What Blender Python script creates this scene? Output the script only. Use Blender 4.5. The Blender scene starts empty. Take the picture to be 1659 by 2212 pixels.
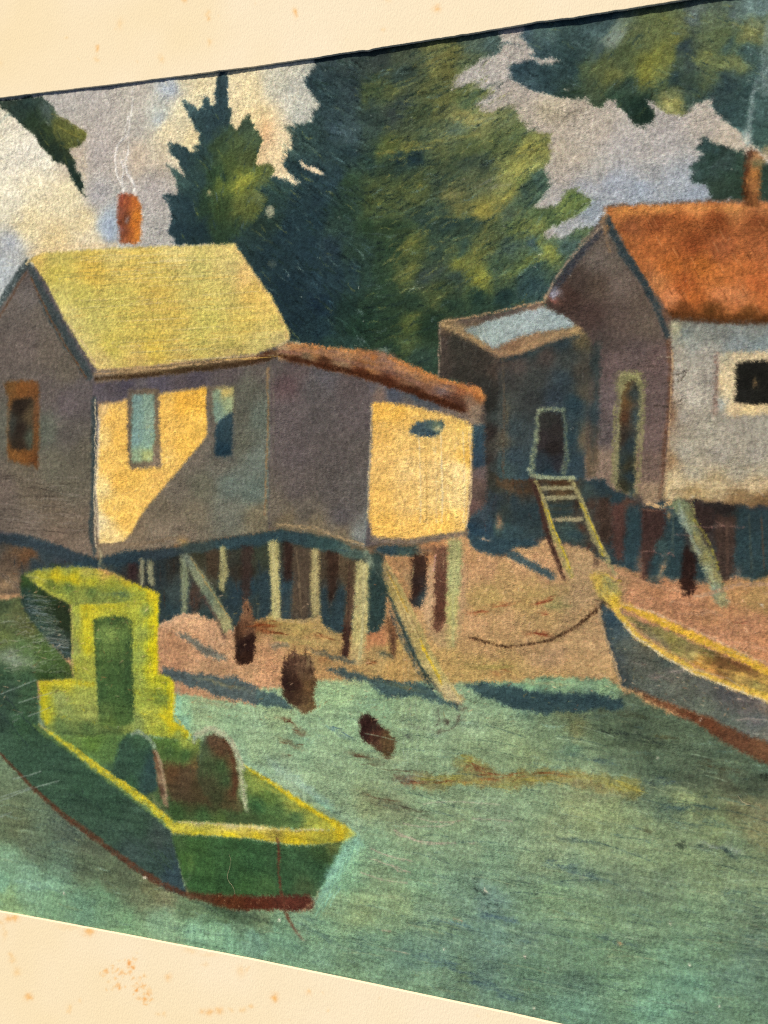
import bpy, math
import numpy as np
from mathutils import Matrix, Vector

rng = np.random.RandomState(11)

# ------------------------------------------------------------------ camera, light, exposure
# The picture lies flat on a table: X = along the picture to the right, Y = up the picture, Z = away from the table.
FPX, CX, CY = 2200.0, 829.5, 1106.0          # focal length and centre of the 1659x2212 sketch grid used for tracing
PICH = 0.30                                   # height of the window in the mat, metres
DH = np.array([5932.0, 157.0, -FPX]); DH /= np.linalg.norm(DH)
DV = np.array([-157.0, 5932.0, 0.0]); DV /= np.linalg.norm(DV)
NZ = -np.cross(DH, DV)                         # towards the viewer
P0 = np.array([0, 0, FPX * PICH / 2000.0])
RC = np.array([DH, -DV, NZ])                   # camera-space axes expressed in world axes (rows)
camd = bpy.data.cameras.new("camera"); cam = bpy.data.objects.new("camera", camd)
bpy.context.scene.collection.objects.link(cam); bpy.context.scene.camera = cam
camd.sensor_fit = 'VERTICAL'; camd.sensor_height = 36.0; camd.lens = 36.0 * FPX / 2212.0
camd.clip_start = 0.01; camd.clip_end = 20.0
cw = RC @ (-P0)
ax, ay, azz = RC @ np.array([1, 0, 0.]), RC @ np.array([0, -1., 0]), RC @ np.array([0, 0, -1.])
M = Matrix(((ax[0], ay[0], azz[0], cw[0]), (ax[1], ay[1], azz[1], cw[1]), (ax[2], ay[2], azz[2], cw[2]), (0, 0, 0, 1)))
cam.matrix_world = M
camd.dof.use_dof = True; camd.dof.focus_distance = P0[2] + 0.002; camd.dof.aperture_fstop = 15.0

SUN_EL, SUN_AZ = math.radians(32.0), math.radians(38.0)     # azimuth: from straight up the picture, towards its left
sdir = Vector((-math.sin(SUN_AZ) * math.cos(SUN_EL), math.cos(SUN_AZ) * math.cos(SUN_EL), math.sin(SUN_EL)))
world = bpy.data.worlds.new("World"); bpy.context.scene.world = world; world.use_nodes = True
wn = world.node_tree.nodes; sky = wn.new('ShaderNodeTexSky'); sky.sky_type = 'NISHITA'; sky.sun_disc = False
sky.dust_density = 4.0; sky.ozone_density = 0.3; sky.sun_elevation = SUN_EL; sky.sun_rotation = math.atan2(sdir.x, sdir.y)
wn['Background'].inputs[1].default_value = 0.05
world.node_tree.links.new(sky.outputs[0], wn['Background'].inputs[0])
sund = bpy.data.lights.new("sun", 'SUN'); sun = bpy.data.objects.new("sun", sund); bpy.context.scene.collection.objects.link(sun)
sund.energy = 5.0; sund.angle = math.radians(0.5); sund.color = (1.0, 0.85, 0.64)
sun.rotation_euler = sdir.to_track_quat('Z', 'Y').to_euler(); sun.location = sdir * 2
bpy.context.scene.cycles.use_denoising = False; bpy.context.scene.cycles.filter_width = 1.15
bpy.context.scene.cycles.max_bounces = 3
vs = bpy.context.scene.view_settings
vs.view_transform = 'Standard'; vs.look = 'None'; vs.gamma = 1.0; vs.use_curve_mapping = False; vs.exposure = 0.17
MATC = (.82, .76, .61)      # albedo of the aged cream facing paper
LIGHT = np.array([1.14, 1.03, 0.87])      # what a white card in this light reads in the render (linear)

# ------------------------------------------------------------------ tracing grid <-> sheet
K = np.array([[FPX, 0, CX], [0, FPX, CY], [0, 0, 1]])
H = K @ np.array([DH, DV, P0]).T
HI = np.linalg.inv(H)
def uv(p):
    """tracing grid -> metres on the sheet (u right, v down)"""
    p = np.atleast_2d(np.asarray(p, float)); q = np.c_[p, np.ones(len(p))] @ HI.T
    return q[:, :2] / q[:, 2:3]
TOP = [(-200, 238), (0, 213.5), (120, 199), (300, 178), (553, 146), (700, 124), (820, 106.5), (980, 82), (1106, 61.5), (1300, 32), (1506, 0), (1800, -48)]
BOT = [(-200, 1930), (0, 1967), (120, 1989), (300, 2022.5), (553, 2071), (800, 2122), (1106, 2186), (1222, 2212), (1500, 2275), (1800, 2345)]
U0 = uv([(-105, 1000)])[0, 0]; U1 = uv([(1765, 1000)])[0, 0]
V0 = uv([(0, 213)])[0, 1] - 0.006; V1 = uv([(0, 1967)])[0, 1] + 0.006
V0 = min(V0, uv([(1506, 0)])[0, 1] - 0.005); V1 = max(V1, uv([(1222, 2212)])[0, 1] + 0.005)
S = 4150.0                                     # canvas cells per metre
NX, NY = int((U1 - U0) * S), int((V1 - V0) * S)
def c(p):
    q = uv(p); return np.c_[(q[:, 0] - U0) * S, (q[:, 1] - V0) * S]
def lsc(p):
    """canvas cells per tracing unit (down the picture) near p"""
    a = c([(p[0], p[1] - 5), (p[0], p[1] + 5)]); return np.linalg.norm(a[1] - a[0]) / 10.0
def z(tc, tr, pts):
    return [(553.0 * tc + x / 3.0, 553.0 * tr + y / 3.0) for x, y in pts]

# ------------------------------------------------------------------ noise
def up(a, ny, nx):
    h, w = a.shape
    yy = np.linspace(0, h - 1.001, ny); xx = np.linspace(0, w - 1.001, nx)
    y0 = yy.astype(int); x0 = xx.astype(int); fy = (yy - y0)[:, None]; fx = (xx - x0)[None]
    fy = fy * fy * (3 - 2 * fy); fx = fx * fx * (3 - 2 * fx)
    A = a[y0][:, x0]; B = a[y0][:, x0 + 1]; C_ = a[y0 + 1][:, x0]; D = a[y0 + 1][:, x0 + 1]
    return ((A * (1 - fx) + B * fx) * (1 - fy) + (C_ * (1 - fx) + D * fx) * fy).astype(np.float32)
def noise(sx, sy=None, oct_=1, seed=0):
    sy = sy or sx; out = 0; amp = 1.0; tot = 0
    for o in range(oct_):
        r = np.random.RandomState(seed + 31 * o)
        out = out + amp * up(r.rand(int(NY / sy) + 3, int(NX / sx) + 3).astype(np.float32), NY, NX)
        tot += amp; amp *= .6; sx /= 2; sy /= 2
    return out / tot
def blur(m, s):
    if s < .3: return m
    r = int(max(1, round(s * 2.5))); k = np.exp(-np.arange(-r, r + 1) ** 2 / (2 * s * s)); k /= k.sum()
    p = np.pad(m, ((r, r), (0, 0)), mode='edge'); m = sum(k[i] * p[i:i + m.shape[0]] for i in range(2 * r + 1))
    p = np.pad(m, ((0, 0), (r, r)), mode='edge'); return sum(k[i] * p[:, i:i + m.shape[1]] for i in range(2 * r + 1))
TOOTH = .55 * np.random.RandomState(5).rand(NY, NX).astype(np.float32) + .45 * noise(2.6, 2.6, 1, 7)
TOOTH = (TOOTH - TOOTH.mean()) / TOOTH.std()                         # paper grain, unit variance
W1 = noise(7, 7, 2, 21) - .5; W2 = noise(7, 7, 2, 22) - .5           # wobble of drawn edges
L1 = noise(24, 24, 3, 61) - .5; L2 = noise(24, 24, 3, 62) - .5
MOT = noise(26, 12, 3, 40); MOT = (MOT - MOT.mean()) / MOT.std()

CAN = np.zeros((NY, NX, 3), np.float32) + np.array([.42, .34, .25], np.float32)
LAB = np.zeros((NY, NX), np.int16)
PARTS = []
AUTO = ('window', 'window_frame', 'piling', 'brace', 'painted_stump', 'barge_board', 'beam', 'gunwale')
CNT = {}
def inst(name):
    if name and name.split('/')[-1] in AUTO: CNT[name] = CNT.get(name, 0) + 1; return '%s#%d' % (name, CNT[name])
    return name
def pid(name):
    if name not in PARTS: PARTS.append(name)
    return PARTS.index(name)
def hx(h):
    if not isinstance(h, str): return np.array(h, np.float32)
    h = h.lstrip('#'); return np.array([int(h[i:i + 2], 16) / 255. for i in (0, 2, 4)], np.float32)

def box(P, pad):
    x0 = max(0, int(P[:, 0].min() - pad)); x1 = min(NX, int(P[:, 0].max() + pad) + 2)
    y0 = max(0, int(P[:, 1].min() - pad)); y1 = min(NY, int(P[:, 1].max() + pad) + 2)
    return (x0, x1, y0, y1) if x1 - x0 > 1 and y1 - y0 > 1 else None
def pip(P, X, Y):
    ins = np.zeros(X.shape, bool); n = len(P)
    for i in range(n):
        xa, ya = P[i]; xb, yb = P[(i + 1) % n]
        if ya == yb: continue
        cnd = (Y > ya) != (Y > yb)
        ins ^= cnd & (X < (xb - xa) * (Y - ya) / (yb - ya) + xa)
    return ins
def mask(poly, edge=1.2, wob=2.0, grain=.22):
    if wob <= 3: wob *= .55; edge *= 1.35
    P = c(poly); b = box(P, 6 + 3 * edge)
    if b is None: return None
    x0, x1, y0, y1 = b
    Y, X = np.mgrid[y0:y1, x0:x1].astype(np.float32)
    m = pip(P, X + 2 * wob * W1[y0:y1, x0:x1], Y + 2 * wob * W2[y0:y1, x0:x1]).astype(np.float32)
    m = blur(m, edge)
    if grain: m = np.clip((m - .5) * 1.25 + .5 - grain * TOOTH[y0:y1, x0:x1] * (4 * m * (1 - m)), 0, 1)
    return m, (slice(y0, y1), slice(x0, x1))
def field(ctrl, sl):
    """colour field through hand-picked samples"""
    if isinstance(ctrl, str): return hx(ctrl)[None, None]
    pts = c([(a, b) for a, b, _ in ctrl]); cols = np.array([hx(q) for _, _, q in ctrl])
    ys, xs = sl; st = 4
    Y, X = np.mgrid[ys.start:ys.stop + st:st, xs.start:xs.stop + st:st].astype(np.float32)
    num = 0; den = 0
    for (px, py), co in zip(pts, cols):
        w = 1.0 / (((X - px) ** 2 + (Y - py) ** 2) + 14.) ** 1.7
        num = num + w[..., None] * co; den = den + w
    f = num / den[..., None]
    return np.stack([up(f[..., k], ys.stop - ys.start, xs.stop - xs.start) for k in range(3)], -1)
def area(part, poly, ctrl, edge=1.2, wob=2.0, grain=.22, a=1.0, mot=.0, gain=None, even=None):
    r = mask(poly, edge, wob, grain)
    if r is None: return
    m, sl = r; col = field(ctrl, sl)
    if gain: col = np.clip(col * np.array(gain, np.float32), 0, 1)
    if even is not None: col = col * (1 - even[1]) + hx(even[0]) * even[1]
    if wob > 3 and col.shape[0] > 40:          # ragged colour patches instead of smooth ones
        hh, ww = col.shape[:2]; iy = np.clip((np.arange(hh)[:, None] + 26 * L2[sl]).astype(int), 0, hh - 1); ix = np.clip((np.arange(ww)[None] + 34 * L1[sl]).astype(int), 0, ww - 1)
        col = col[iy, ix]
    if mot: col = col * (1 + .3 * mot * MOT[sl][..., None])
    k = (m * a)[..., None]
    CAN[sl] = CAN[sl] * (1 - k) + col * k
    if part: L = LAB[sl]; L[m > .5] = pid(inst(part))
def smudge(x, y, rx, ry, ang, col, a=.6, g=.25):
    (px, py), = c([(x, y)]); s = lsc((x, y)); rx *= s; ry *= s; R = max(rx, ry) * 2.2
    b = box(np.array([[px, py]]), R)
    if b is None: return
    x0, x1, y0, y1 = b; Y, X = np.mgrid[y0:y1, x0:x1].astype(np.float32)
    X = X - px + 6 * W1[y0:y1, x0:x1]; Y = Y - py + 6 * W2[y0:y1, x0:x1]; t = math.radians(ang)
    d = ((X * math.cos(t) + Y * math.sin(t)) / rx) ** 2 + ((-X * math.sin(t) + Y * math.cos(t)) / ry) ** 2
    m = np.exp(-d * .9) * a; m = np.clip(m * (1 - g * TOOTH[y0:y1, x0:x1]), 0, 1)[..., None]
    CAN[y0:y1, x0:x1] = CAN[y0:y1, x0:x1] * (1 - m) + hx(col) * m
def cstroke(P, w, col, a, g=.5, soft=.8, part=None, taper=0.0, clip=None):
    """a drawn line through canvas points P; w = half width per point"""
    w = np.broadcast_to(np.asarray(w, float), (len(P),)); b = box(P, w.max() + 3)
    if b is None: return
    x0, x1, y0, y1 = b; Y, X = np.mgrid[y0:y1, x0:x1].astype(np.float32)
    best = np.full(X.shape, -9., np.float32)
    for i in range(len(P) - 1):
        ax_, ay_ = P[i]; dx, dy = P[i + 1] - P[i]; L2 = dx * dx + dy * dy + 1e-9
        t = np.clip(((X - ax_) * dx + (Y - ay_) * dy) / L2, 0, 1)
        d = np.hypot(X - ax_ - t * dx, Y - ay_ - t * dy); ww = w[i] + (w[i + 1] - w[i]) * t
        best = np.maximum(best, ww - d)
    m = np.clip(best / (soft * 1.2) + .5, 0, 1) * np.minimum(1, .72 + .28 * np.clip(best / (w.max() * .6 + .01), 0, 1))
    m = np.clip(a * m * (1 - g * TOOTH[y0:y1, x0:x1] * .55), 0, 1)
    if clip is not None:
        cm, (sy, sx) = clip
        full = np.zeros(X.shape, np.float32)
        ya, yb, xa, xb = max(y0, sy.start), min(y1, sy.stop), max(x0, sx.start), min(x1, sx.stop)
        if ya >= yb or xa >= xb: return
        full[ya - y0:yb - y0, xa - x0:xb - x0] = cm[ya - sy.start:yb - sy.start, xa - sx.start:xb - sx.start]
        m = m * full
    k = m[..., None]; CAN[y0:y1, x0:x1] = CAN[y0:y1, x0:x1] * (1 - k) + hx(col) * k
    if part: L = LAB[y0:y1, x0:x1]; L[m > .45] = pid(inst(part))
def line(pts, col, w, a=.9, g=.5, part=None, soft=1.0, wob=.5):
    """w = full width in tracing units (number or one per point)"""
    P0_ = np.asarray(pts, float); ws = np.broadcast_to(np.asarray(w, float), (len(P0_),))
    t = np.r_[0, np.cumsum(np.hypot(*np.diff(P0_, axis=0).T))]; n = max(2, int(t[-1] / 9) + 1); tt = np.linspace(0, t[-1], n)
    Q = np.c_[np.interp(tt, t, P0_[:, 0]), np.interp(tt, t, P0_[:, 1])] + rng.randn(n, 2) * wob
    ww = 1.22 * np.interp(tt, t, ws) * lsc(P0_[len(P0_) // 2]) / 2 * (1 + .12 * rng.randn(n))
    cstroke(c(Q), np.maximum(ww, .35), col, a, g, soft, part)
def hatch(poly, n, ang, L=(18, 45), W=1.6, a=.45, dv=.10, jit=8, acc=(), g=.6, clip=True, bend=0.0, edge=1.2):
    """pastel strokes whose colour is picked up from what is already there, shifted lighter or darker"""
    r = mask(poly, edge, 1.5, .2)
    if r is None: return
    m, (sy, sx) = r; P = np.asarray(poly, float); lo, hi = P.min(0), P.max(0); k = 0; tries = 0
    while k < n and tries < n * 6:
        tries += 1
        p = lo + rng.rand(2) * (hi - lo); q = c([p])[0]; yi, xi = int(q[1]), int(q[0])
        if not (sy.start <= yi < sy.stop and sx.start <= xi < sx.stop) or m[yi - sy.start, xi - sx.start] < .5: continue
        th = math.radians((ang(p[0], p[1]) if callable(ang) else ang) + jit * rng.randn()); l = rng.uniform(*L) / 2
        d = np.array([math.cos(th), math.sin(th)]); nn = np.array([-d[1], d[0]]) * bend * l * rng.randn()
        Q = c([p - d * l, p - d * l * .3 + nn, p + d * l * .3 + nn, p + d * l])
        w = W * lsc(p) / 2 * rng.uniform(.6, 1.5)
        col = CAN[yi, xi] * (1 + dv * rng.randn()) ; al = a * rng.uniform(.5, 1.2)
        if acc:
            u = rng.rand(); s = 0
            for h_, pr in acc:
                s += pr
                if u < s: col = hx(h_) * (1 + .06 * rng.randn()); break
        cstroke(Q, [w * .5, w, w, w * .4], np.clip(col, 0, 1), al, g, .8, None, 0, (m, (sy, sx)) if clip else None)
        k += 1
def brush(x, y, rx, ry, ang, col, a=.6, W=2.4, jit=7, dv=.09):
    """a patch laid in with parallel strokes"""
    th = math.radians(ang); d = np.array([math.cos(th), math.sin(th)]); nn = np.array([-d[1], d[0]]); n = int(max(4, rx * ry / 16))
    for _ in range(n):
        t, q = rng.uniform(-.75, .75), rng.randn() * .5
        p = np.array([x, y]) + d * rx * t + nn * ry * q; l = rng.uniform(.25, .55) * min(rx, 34); dd = d + nn * math.radians(jit) * rng.randn()
        w = W * lsc(p) / 2 * rng.uniform(.7, 1.5); cstroke(c([p - dd * l, p, p + dd * l]), [w * .6, w, w * .4], np.clip(hx(col) * (1 + dv * rng.randn()), 0, 1), a * rng.uniform(.6, 1.25), .7, .8)
def fringe(poly, n, out=12, L=(12, 26), W=2.6, a=.85, ang=None, g=.5):
    """needle strokes that leave a crown's outline"""
    P = np.asarray(poly, float); cen = P.mean(0); E = np.roll(P, -1, 0) - P; ln = np.hypot(*E.T); cs = np.cumsum(ln) / ln.sum()
    area2 = np.sum(P[:, 0] * np.roll(P[:, 1], -1) - np.roll(P[:, 0], -1) * P[:, 1]); sg = 1 if area2 > 0 else -1
    for _ in range(n):
        i = int(np.searchsorted(cs, rng.rand())); p = P[i] + E[i] * rng.rand(); nn = np.array([E[i][1], -E[i][0]]) / (ln[i] + 1e-6) * sg
        t = E[i] / (ln[i] + 1e-6) * rng.choice([-1, 1]) * rng.uniform(.2, 1.0)
        d = nn + t; d /= np.hypot(*d)
        if ang is not None:
            th = math.radians(ang(p[0], p[1]) + 12 * rng.randn()); d = np.array([math.cos(th), math.sin(th)]); q_ = float(d @ nn)
            if abs(q_) < .25: continue
            d = d * np.sign(q_)
        l = rng.uniform(*L); a0 = p - d * l * .8; b0 = p + d * out * rng.uniform(.1, 1)
        q = c([p - nn * 7])[0]; yi, xi = int(q[1]), int(q[0])
        if not (0 <= yi < NY and 0 <= xi < NX): continue
        w = W * lsc(p) / 2 * rng.uniform(.7, 1.4); cstroke(c([a0, (a0 + b0) / 2, b0]), [w, w, w * .3], CAN[yi, xi] * (1 + .1 * rng.randn()), a * rng.uniform(.4, 1), g, .8)
def spots(poly, n, col, r=(1, 2.2), a=.7):
    P = np.asarray(poly, float); lo, hi = P.min(0), P.max(0); C = c(poly)
    for _ in range(n):
        p = lo + rng.rand(2) * (hi - lo); q = c([p])[0]
        if not pip(C, np.array([q[0]]), np.array([q[1]]))[0]: continue
        rr = rng.uniform(*r); th = rng.rand() * 3.1; d = np.array([math.cos(th), math.sin(th)]) * rr * rng.uniform(.3, 2)
        cstroke(np.array([q - d, q + d]), rr * .5, col, a * rng.uniform(.4, 1), .3, .8)
# ================================================================== the pastel, back to front
X0, X1 = -140, 1800
# ---- sky
SKY = [(X0, -80), (X1, -80), (X1, 900), (X0, 900)]
area('painted_sky', SKY, [
    (-60, 300, '#D0C6AE'), (20, 340, '#DDD3BC'), (60, 400, '#E0D2AC'), (100, 330, '#E2DAC4'), (150, 430, '#E3D2A6'), (180, 480, '#DEC795'), (30, 430, '#D9CFB4'),
    (60, 480, '#E2CC98'), (120, 520, '#E3C588'), (20, 540, '#A7A8A8'), (5, 580, '#A3ABB2'), (-60, 560, '#A9A9A6'), (200, 530, '#CDBB98'),
    (140, 220, '#A9A29D'), (200, 200, '#ABA39E'), (230, 260, '#ABA19B'), (160, 340, '#B2A08F'), (215, 330, '#A99E9A'), (210, 420, '#A29D9F'),
    (300, 200, '#B8AEA2'), (300, 270, '#ADA59C'), (290, 340, '#B8A48F'), (330, 420, '#A39A98'), (330, 500, '#A5A09C'), (235, 490, '#92A3B8'),
    (370, 190, '#AEB3B7'), (345, 250, '#B5B8B0'), (400, 240, '#D8C9A0'), (360, 280, '#DDCAA0'), (400, 180, '#CCBD98'), (440, 190, '#DFCA9A'), (430, 300, '#E0C893'),
    (540, 200, '#E2CB98'), (600, 180, '#C5BFAA'), (560, 260, '#E0C28A'), (580, 300, '#E0B888'), (640, 200, '#B0AFA4'), (650, 250, '#B5B4A8'), (600, 340, '#E3C493'),
    (620, 300, '#DFC79B'), (560, 340, '#DFBC88'), (640, 400, '#E6CBA0'),
    (1080, 90, '#A89E94'), (1110, 150, '#A39A94'), (1050, 170, '#A39C97'), (1130, 190, '#A89B90'), (1120, 250, '#A39687'), (1200, 240, '#B2A28B'), (1250, 260, '#AC9E8F'),
    (1180, 300, '#A5978A'), (1300, 280, '#AD9F91'), (1250, 340, '#AC9E8E'), (1350, 300, '#A9A09A'), (1400, 320, '#ABA197'), (1450, 280, '#A69C97'), (1530, 260, '#AA9E92'), (1580, 310, '#B0A08E'),
    (1300, 380, '#A29A90'), (1400, 380, '#9F9B96'), (1220, 380, '#A19488'), (1190, 420, '#A39A94'), (1270, 420, '#9D9A98'), (1330, 400, '#949AA6'), (1390, 410, '#8E9AAB'),
    (1480, 400, '#949BA5'), (1500, 430, '#8A97AB'), (1280, 450, '#8693A3'), (1230, 490, '#9A9CA0'), (1180, 520, '#9C958E')], 2, 0, 0, mot=.02, gain=(1.04, 1.05, 1.02))
hatch(SKY, 2600, lambda x, y: 60 if x < 700 else -55, (10, 34), 3.0, .28, .05, 28, g=.7)
hatch([(-100, 250), (180, 250), (210, 560), (-100, 600)], 380, 30, (10, 30), 3, .3, .06, 30, (('#F0E6C8', .25), ('#E8C98C', .2)))
hatch([(330, 170), (650, 150), (660, 420), (440, 420), (340, 300)], 330, 70, (10, 30), 2.6, .3, .05, 25, (('#EBD7A8', .3), ('#E6B888', .06)))
smudge(572, 282, 14, 24, 10, '#E0A468', .55); smudge(368, 193, 26, 12, 10, '#9FB0C4', .6); smudge(238, 500, 10, 26, 0, '#8FA8CC', .55)
smudge(342, 262, 12, 20, 10, '#A9B4B8', .6); smudge(1235, 245, 34, 16, -20, '#8E7F66', .45); smudge(1180, 240, 30, 14, 30, '#7F7A5C', .4); smudge(1212, 325, 16, 36, 0, '#B7A684', .4)
smudge(20, 525, 22, 20, 0, '#98A0AC', .6); smudge(45, 470, 10, 10, 0, '#B4AFA0', .5); smudge(350, 345, 20, 40, 10, '#C2AC8C', .4)
line([(0, 265), (20, 245), (30, 250)], '#9FB8A8', 6, .4)
line(z(0, 0, [(120, 1020), (150, 1080), (170, 1150), (190, 1190)]), '#A79B80', 1.2, .5)
line(z(0, 0, [(60, 1240), (140, 1210), (240, 1210), (300, 1180)]), '#B09A70', 1.2, .4)
# cloud edge beside the left roof
line([(60, 548), (130, 535), (250, 530)], '#E0BF88', 12, .5, soft=6)
smudge(40, 370, 70, 70, 0, '#EEE4CC', .35); smudge(120, 440, 60, 60, 0, '#EBD8A8', .35); smudge(480, 190, 50, 30, 0, '#EBD8AC', .3)
# chimney smoke over the left cottage
SM = '#F4F2EA'
for pts, w in (([(268, 415), (260, 395), (255, 380), (250, 368), (249, 345), (251, 325), (256, 308), (268, 298), (277, 290)], 3), ([(292, 425), (290, 400), (283, 385), (274, 372), (270, 352), (275, 330), (279, 306)], 3),
               ([(266, 412), (262, 390), (268, 372), (262, 350)], 5), ([(291, 420), (288, 395), (275, 378), (270, 360)], 4), ([(279, 290), (281, 260), (285, 235), (286, 190)], 2), ([(270, 285), (276, 260), (279, 248)], 2)):
    line(pts, SM, w * .8, .8, .6, 'painted_smoke' if w > 4 else None, wob=.9)
smudge(275, 392, 10, 26, 0, '#B9B4B0', .4); smudge(262, 340, 12, 34, 5, '#CFC9C2', .45); smudge(275, 330, 12, 30, 5, '#C4BCB2', .35)

smudge(1340, 395, 110, 30, 0, '#8F9AAE', .4); smudge(1400, 320, 90, 40, 0, '#A2A2A8', .35); smudge(1240, 430, 50, 20, -30, '#929CB0', .4); smudge(60, 330, 40, 50, 30, '#F2EAD6', .4)
# ---- branch at the top left
BR = z(0, 0, [(-300, 640), (20, 650), (270, 620), (330, 670), (365, 720), (380, 750), (440, 780), (500, 825), (550, 850), (572, 880), (545, 905), (520, 950), (440, 965), (462, 1010), (480, 1050), (500, 1100), (525, 1130), (545, 1200), (540, 1240), (520, 1242), (492, 1200), (460, 1150), (430, 1070), (350, 1040), (330, 1010), (290, 980), (230, 890), (190, 850), (130, 800), (100, 770), (60, 730), (0, 690), (-300, 690)])
area('painted_branch', BR, [(10, 225, '#35463A'), (40, 235, '#2C4038'), (60, 222, '#2A413C'), (110, 230, '#4A5D55'), (80, 260, '#2B3F2C'), (100, 290, '#37482A'), (140, 270, '#5D6330'), (165, 285, '#6E7030'), (160, 305, '#5A602E'), (110, 320, '#26382B'), (130, 345, '#23352C'), (160, 375, '#25392F'), (175, 405, '#24382F'), (85, 300, '#27392C')], 1.4, 3.2, .35)
fringe(BR, 160, 8, ang=lambda x, y: 35)
hatch(BR, 150, 55, (12, 34), 2, .5, .2, 12, (('#6E7030', .08), ('#22352F', .2), ('#7E9080', .04)))
for k in range(14): line([(120 + k * 3 + rng.randn() * 3, 270 + k * 1.5), (142 + k * 3.2, 282 + k * 1.6)], '#7C7832' if k % 3 else '#4A5628', 2, .55)
line(z(0, 0, [(340, 740), (420, 770), (540, 850)]), '#8A8438', 3, .45); line(z(0, 0, [(440, 1080), (480, 1150), (515, 1230)]), '#1F3530', 6, .5)

# ---- left spruce
LS = [(474, 152), (492, 150), (493, 213), (500, 247), (498, 265), (510, 283), (533, 247), (542, 247), (540, 262), (553, 268), (550, 278), (569, 303), (560, 322), (552, 340), (553, 355), (585, 350), (594, 366), (583, 386), (600, 393), (575, 408), (600, 440), (640, 600), (520, 620), (505, 528), (376, 530), (375, 515), (363, 500), (370, 473), (363, 443), (349, 422), (386, 420), (380, 393), (371, 373), (358, 352), (375, 361), (405, 386), (397, 370), (387, 353), (367, 330), (363, 306), (393, 316), (423, 333), (417, 313), (430, 310), (430, 293), (413, 260), (400, 233), (393, 213), (412, 223), (429, 240), (433, 230), (443, 208), (463, 230), (465, 190)]
area('painted_spruce', LS, [(483, 180, '#2F4B52'), (483, 220, '#2A4850'), (440, 240, '#2E4F55'), (410, 225, '#3C5E60'), (450, 280, '#2B4A50'), (475, 250, '#28464E'), (440, 320, '#2A4848'), (385, 325, '#2C4C50'), (400, 345, '#27444A'), (380, 370, '#3C5E55'), (470, 320, '#3A4F34'), (510, 310, '#4A5C36'), (535, 265, '#3E523E'), (500, 350, '#47592E'), (540, 340, '#4C5A32'), (545, 290, '#44583C'), (470, 380, '#2E4830'), (520, 395, '#7A822E'), (490, 400, '#56682C'), (545, 370, '#5F6E30'), (410, 400, '#2A4846'), (400, 440, '#213E46'), (370, 440, '#284850'), (440, 440, '#2B4430'), (480, 460, '#354A2A'), (540, 440, '#5A642E'), (430, 500, '#203C42'), (385, 500, '#213F4A'), (480, 510, '#2E4630'), (560, 420, '#5E6A3C'), (580, 380, '#5A6636'), (540, 520, '#2C4436'), (580, 520, '#2A4640'), (600, 580, '#1F3A40')], 1.3, 3.2, .35)
fringe(LS, 300, 9, (12, 22), 1.6, .9, ang=lambda x, y: 42 if x < 462 else -48)
hatch(LS, 520, lambda x, y: (58 if x < 455 else -62 if x > 490 else 85), (12, 34), 2.6, .55, .2, 12, (('#213D46', .12), ('#6E7A34', .04), ('#4D6B6B', .05)))
for k in range(16): line([(500 + rng.randn() * 6, 400 + k * 1.2), (545 + rng.randn() * 10, 375 + k * .5 + rng.randn() * 6)], ('#9AA038', '#8A9034', '#A8A23E')[k % 3], 2.2, .5)
smudge(453, 418, 5, 4, 0, '#C8B878', .9); smudge(600, 405, 18, 6, -20, '#6A7440', .5)
line([(476, 160), (476, 225)], '#213A40', 5, .4); line([(490, 175), (492, 215)], '#4A6468', 3, .5)

# ---- big spruce in the middle
BS = z(1, 0, [(380, 330), (420, 300), (1290, 180), (1560, 190), (1580, 260), (1590, 300), (1560, 345), (1500, 370), (1440, 400), (1380, 430), (1350, 470), (1300, 500), (1280, 560), (1250, 595), (1340, 560), (1400, 545), (1455, 545), (1440, 575), (1480, 585), (1520, 615), (1450, 655), (1400, 690), (1450, 700), (1490, 730), (1540, 735), (1580, 700), (1640, 680)]) + \
     z(2, 0, [(10, 690), (40, 760), (70, 800), (110, 850), (170, 870), (245, 875), (240, 920), (232, 960), (240, 1040), (205, 1085), (225, 1150), (250, 1195), (210, 1250), (180, 1290), (120, 1345), (200, 1350), (290, 1335), (340, 1270), (380, 1225), (430, 1250), (470, 1275), (520, 1305), (480, 1350), (430, 1395), (330, 1440), (260, 1470), (215, 1495), (200, 1530), (260, 1540), (330, 1560), (430, 1480), (560, 1490)]) + \
     [(1285, 510), (1260, 600), (1200, 700), (1100, 800), (1000, 860), (830, 830), (600, 780), (540, 640), (500, 520), (553, 480), (575, 440), (583, 420), (560, 415), (585, 390)] + \
     z(1, 0, [(60, 1210), (110, 1140), (180, 1165), (240, 1190), (290, 1205), (280, 1180), (220, 1110), (190, 1080), (178, 1055), (195, 1030), (205, 990), (250, 940), (225, 885), (195, 830), (250, 820), (320, 808), (375, 780), (372, 740), (385, 712), (430, 690), (390, 645), (360, 585), (335, 565), (315, 535), (345, 480), (380, 425)])
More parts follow.
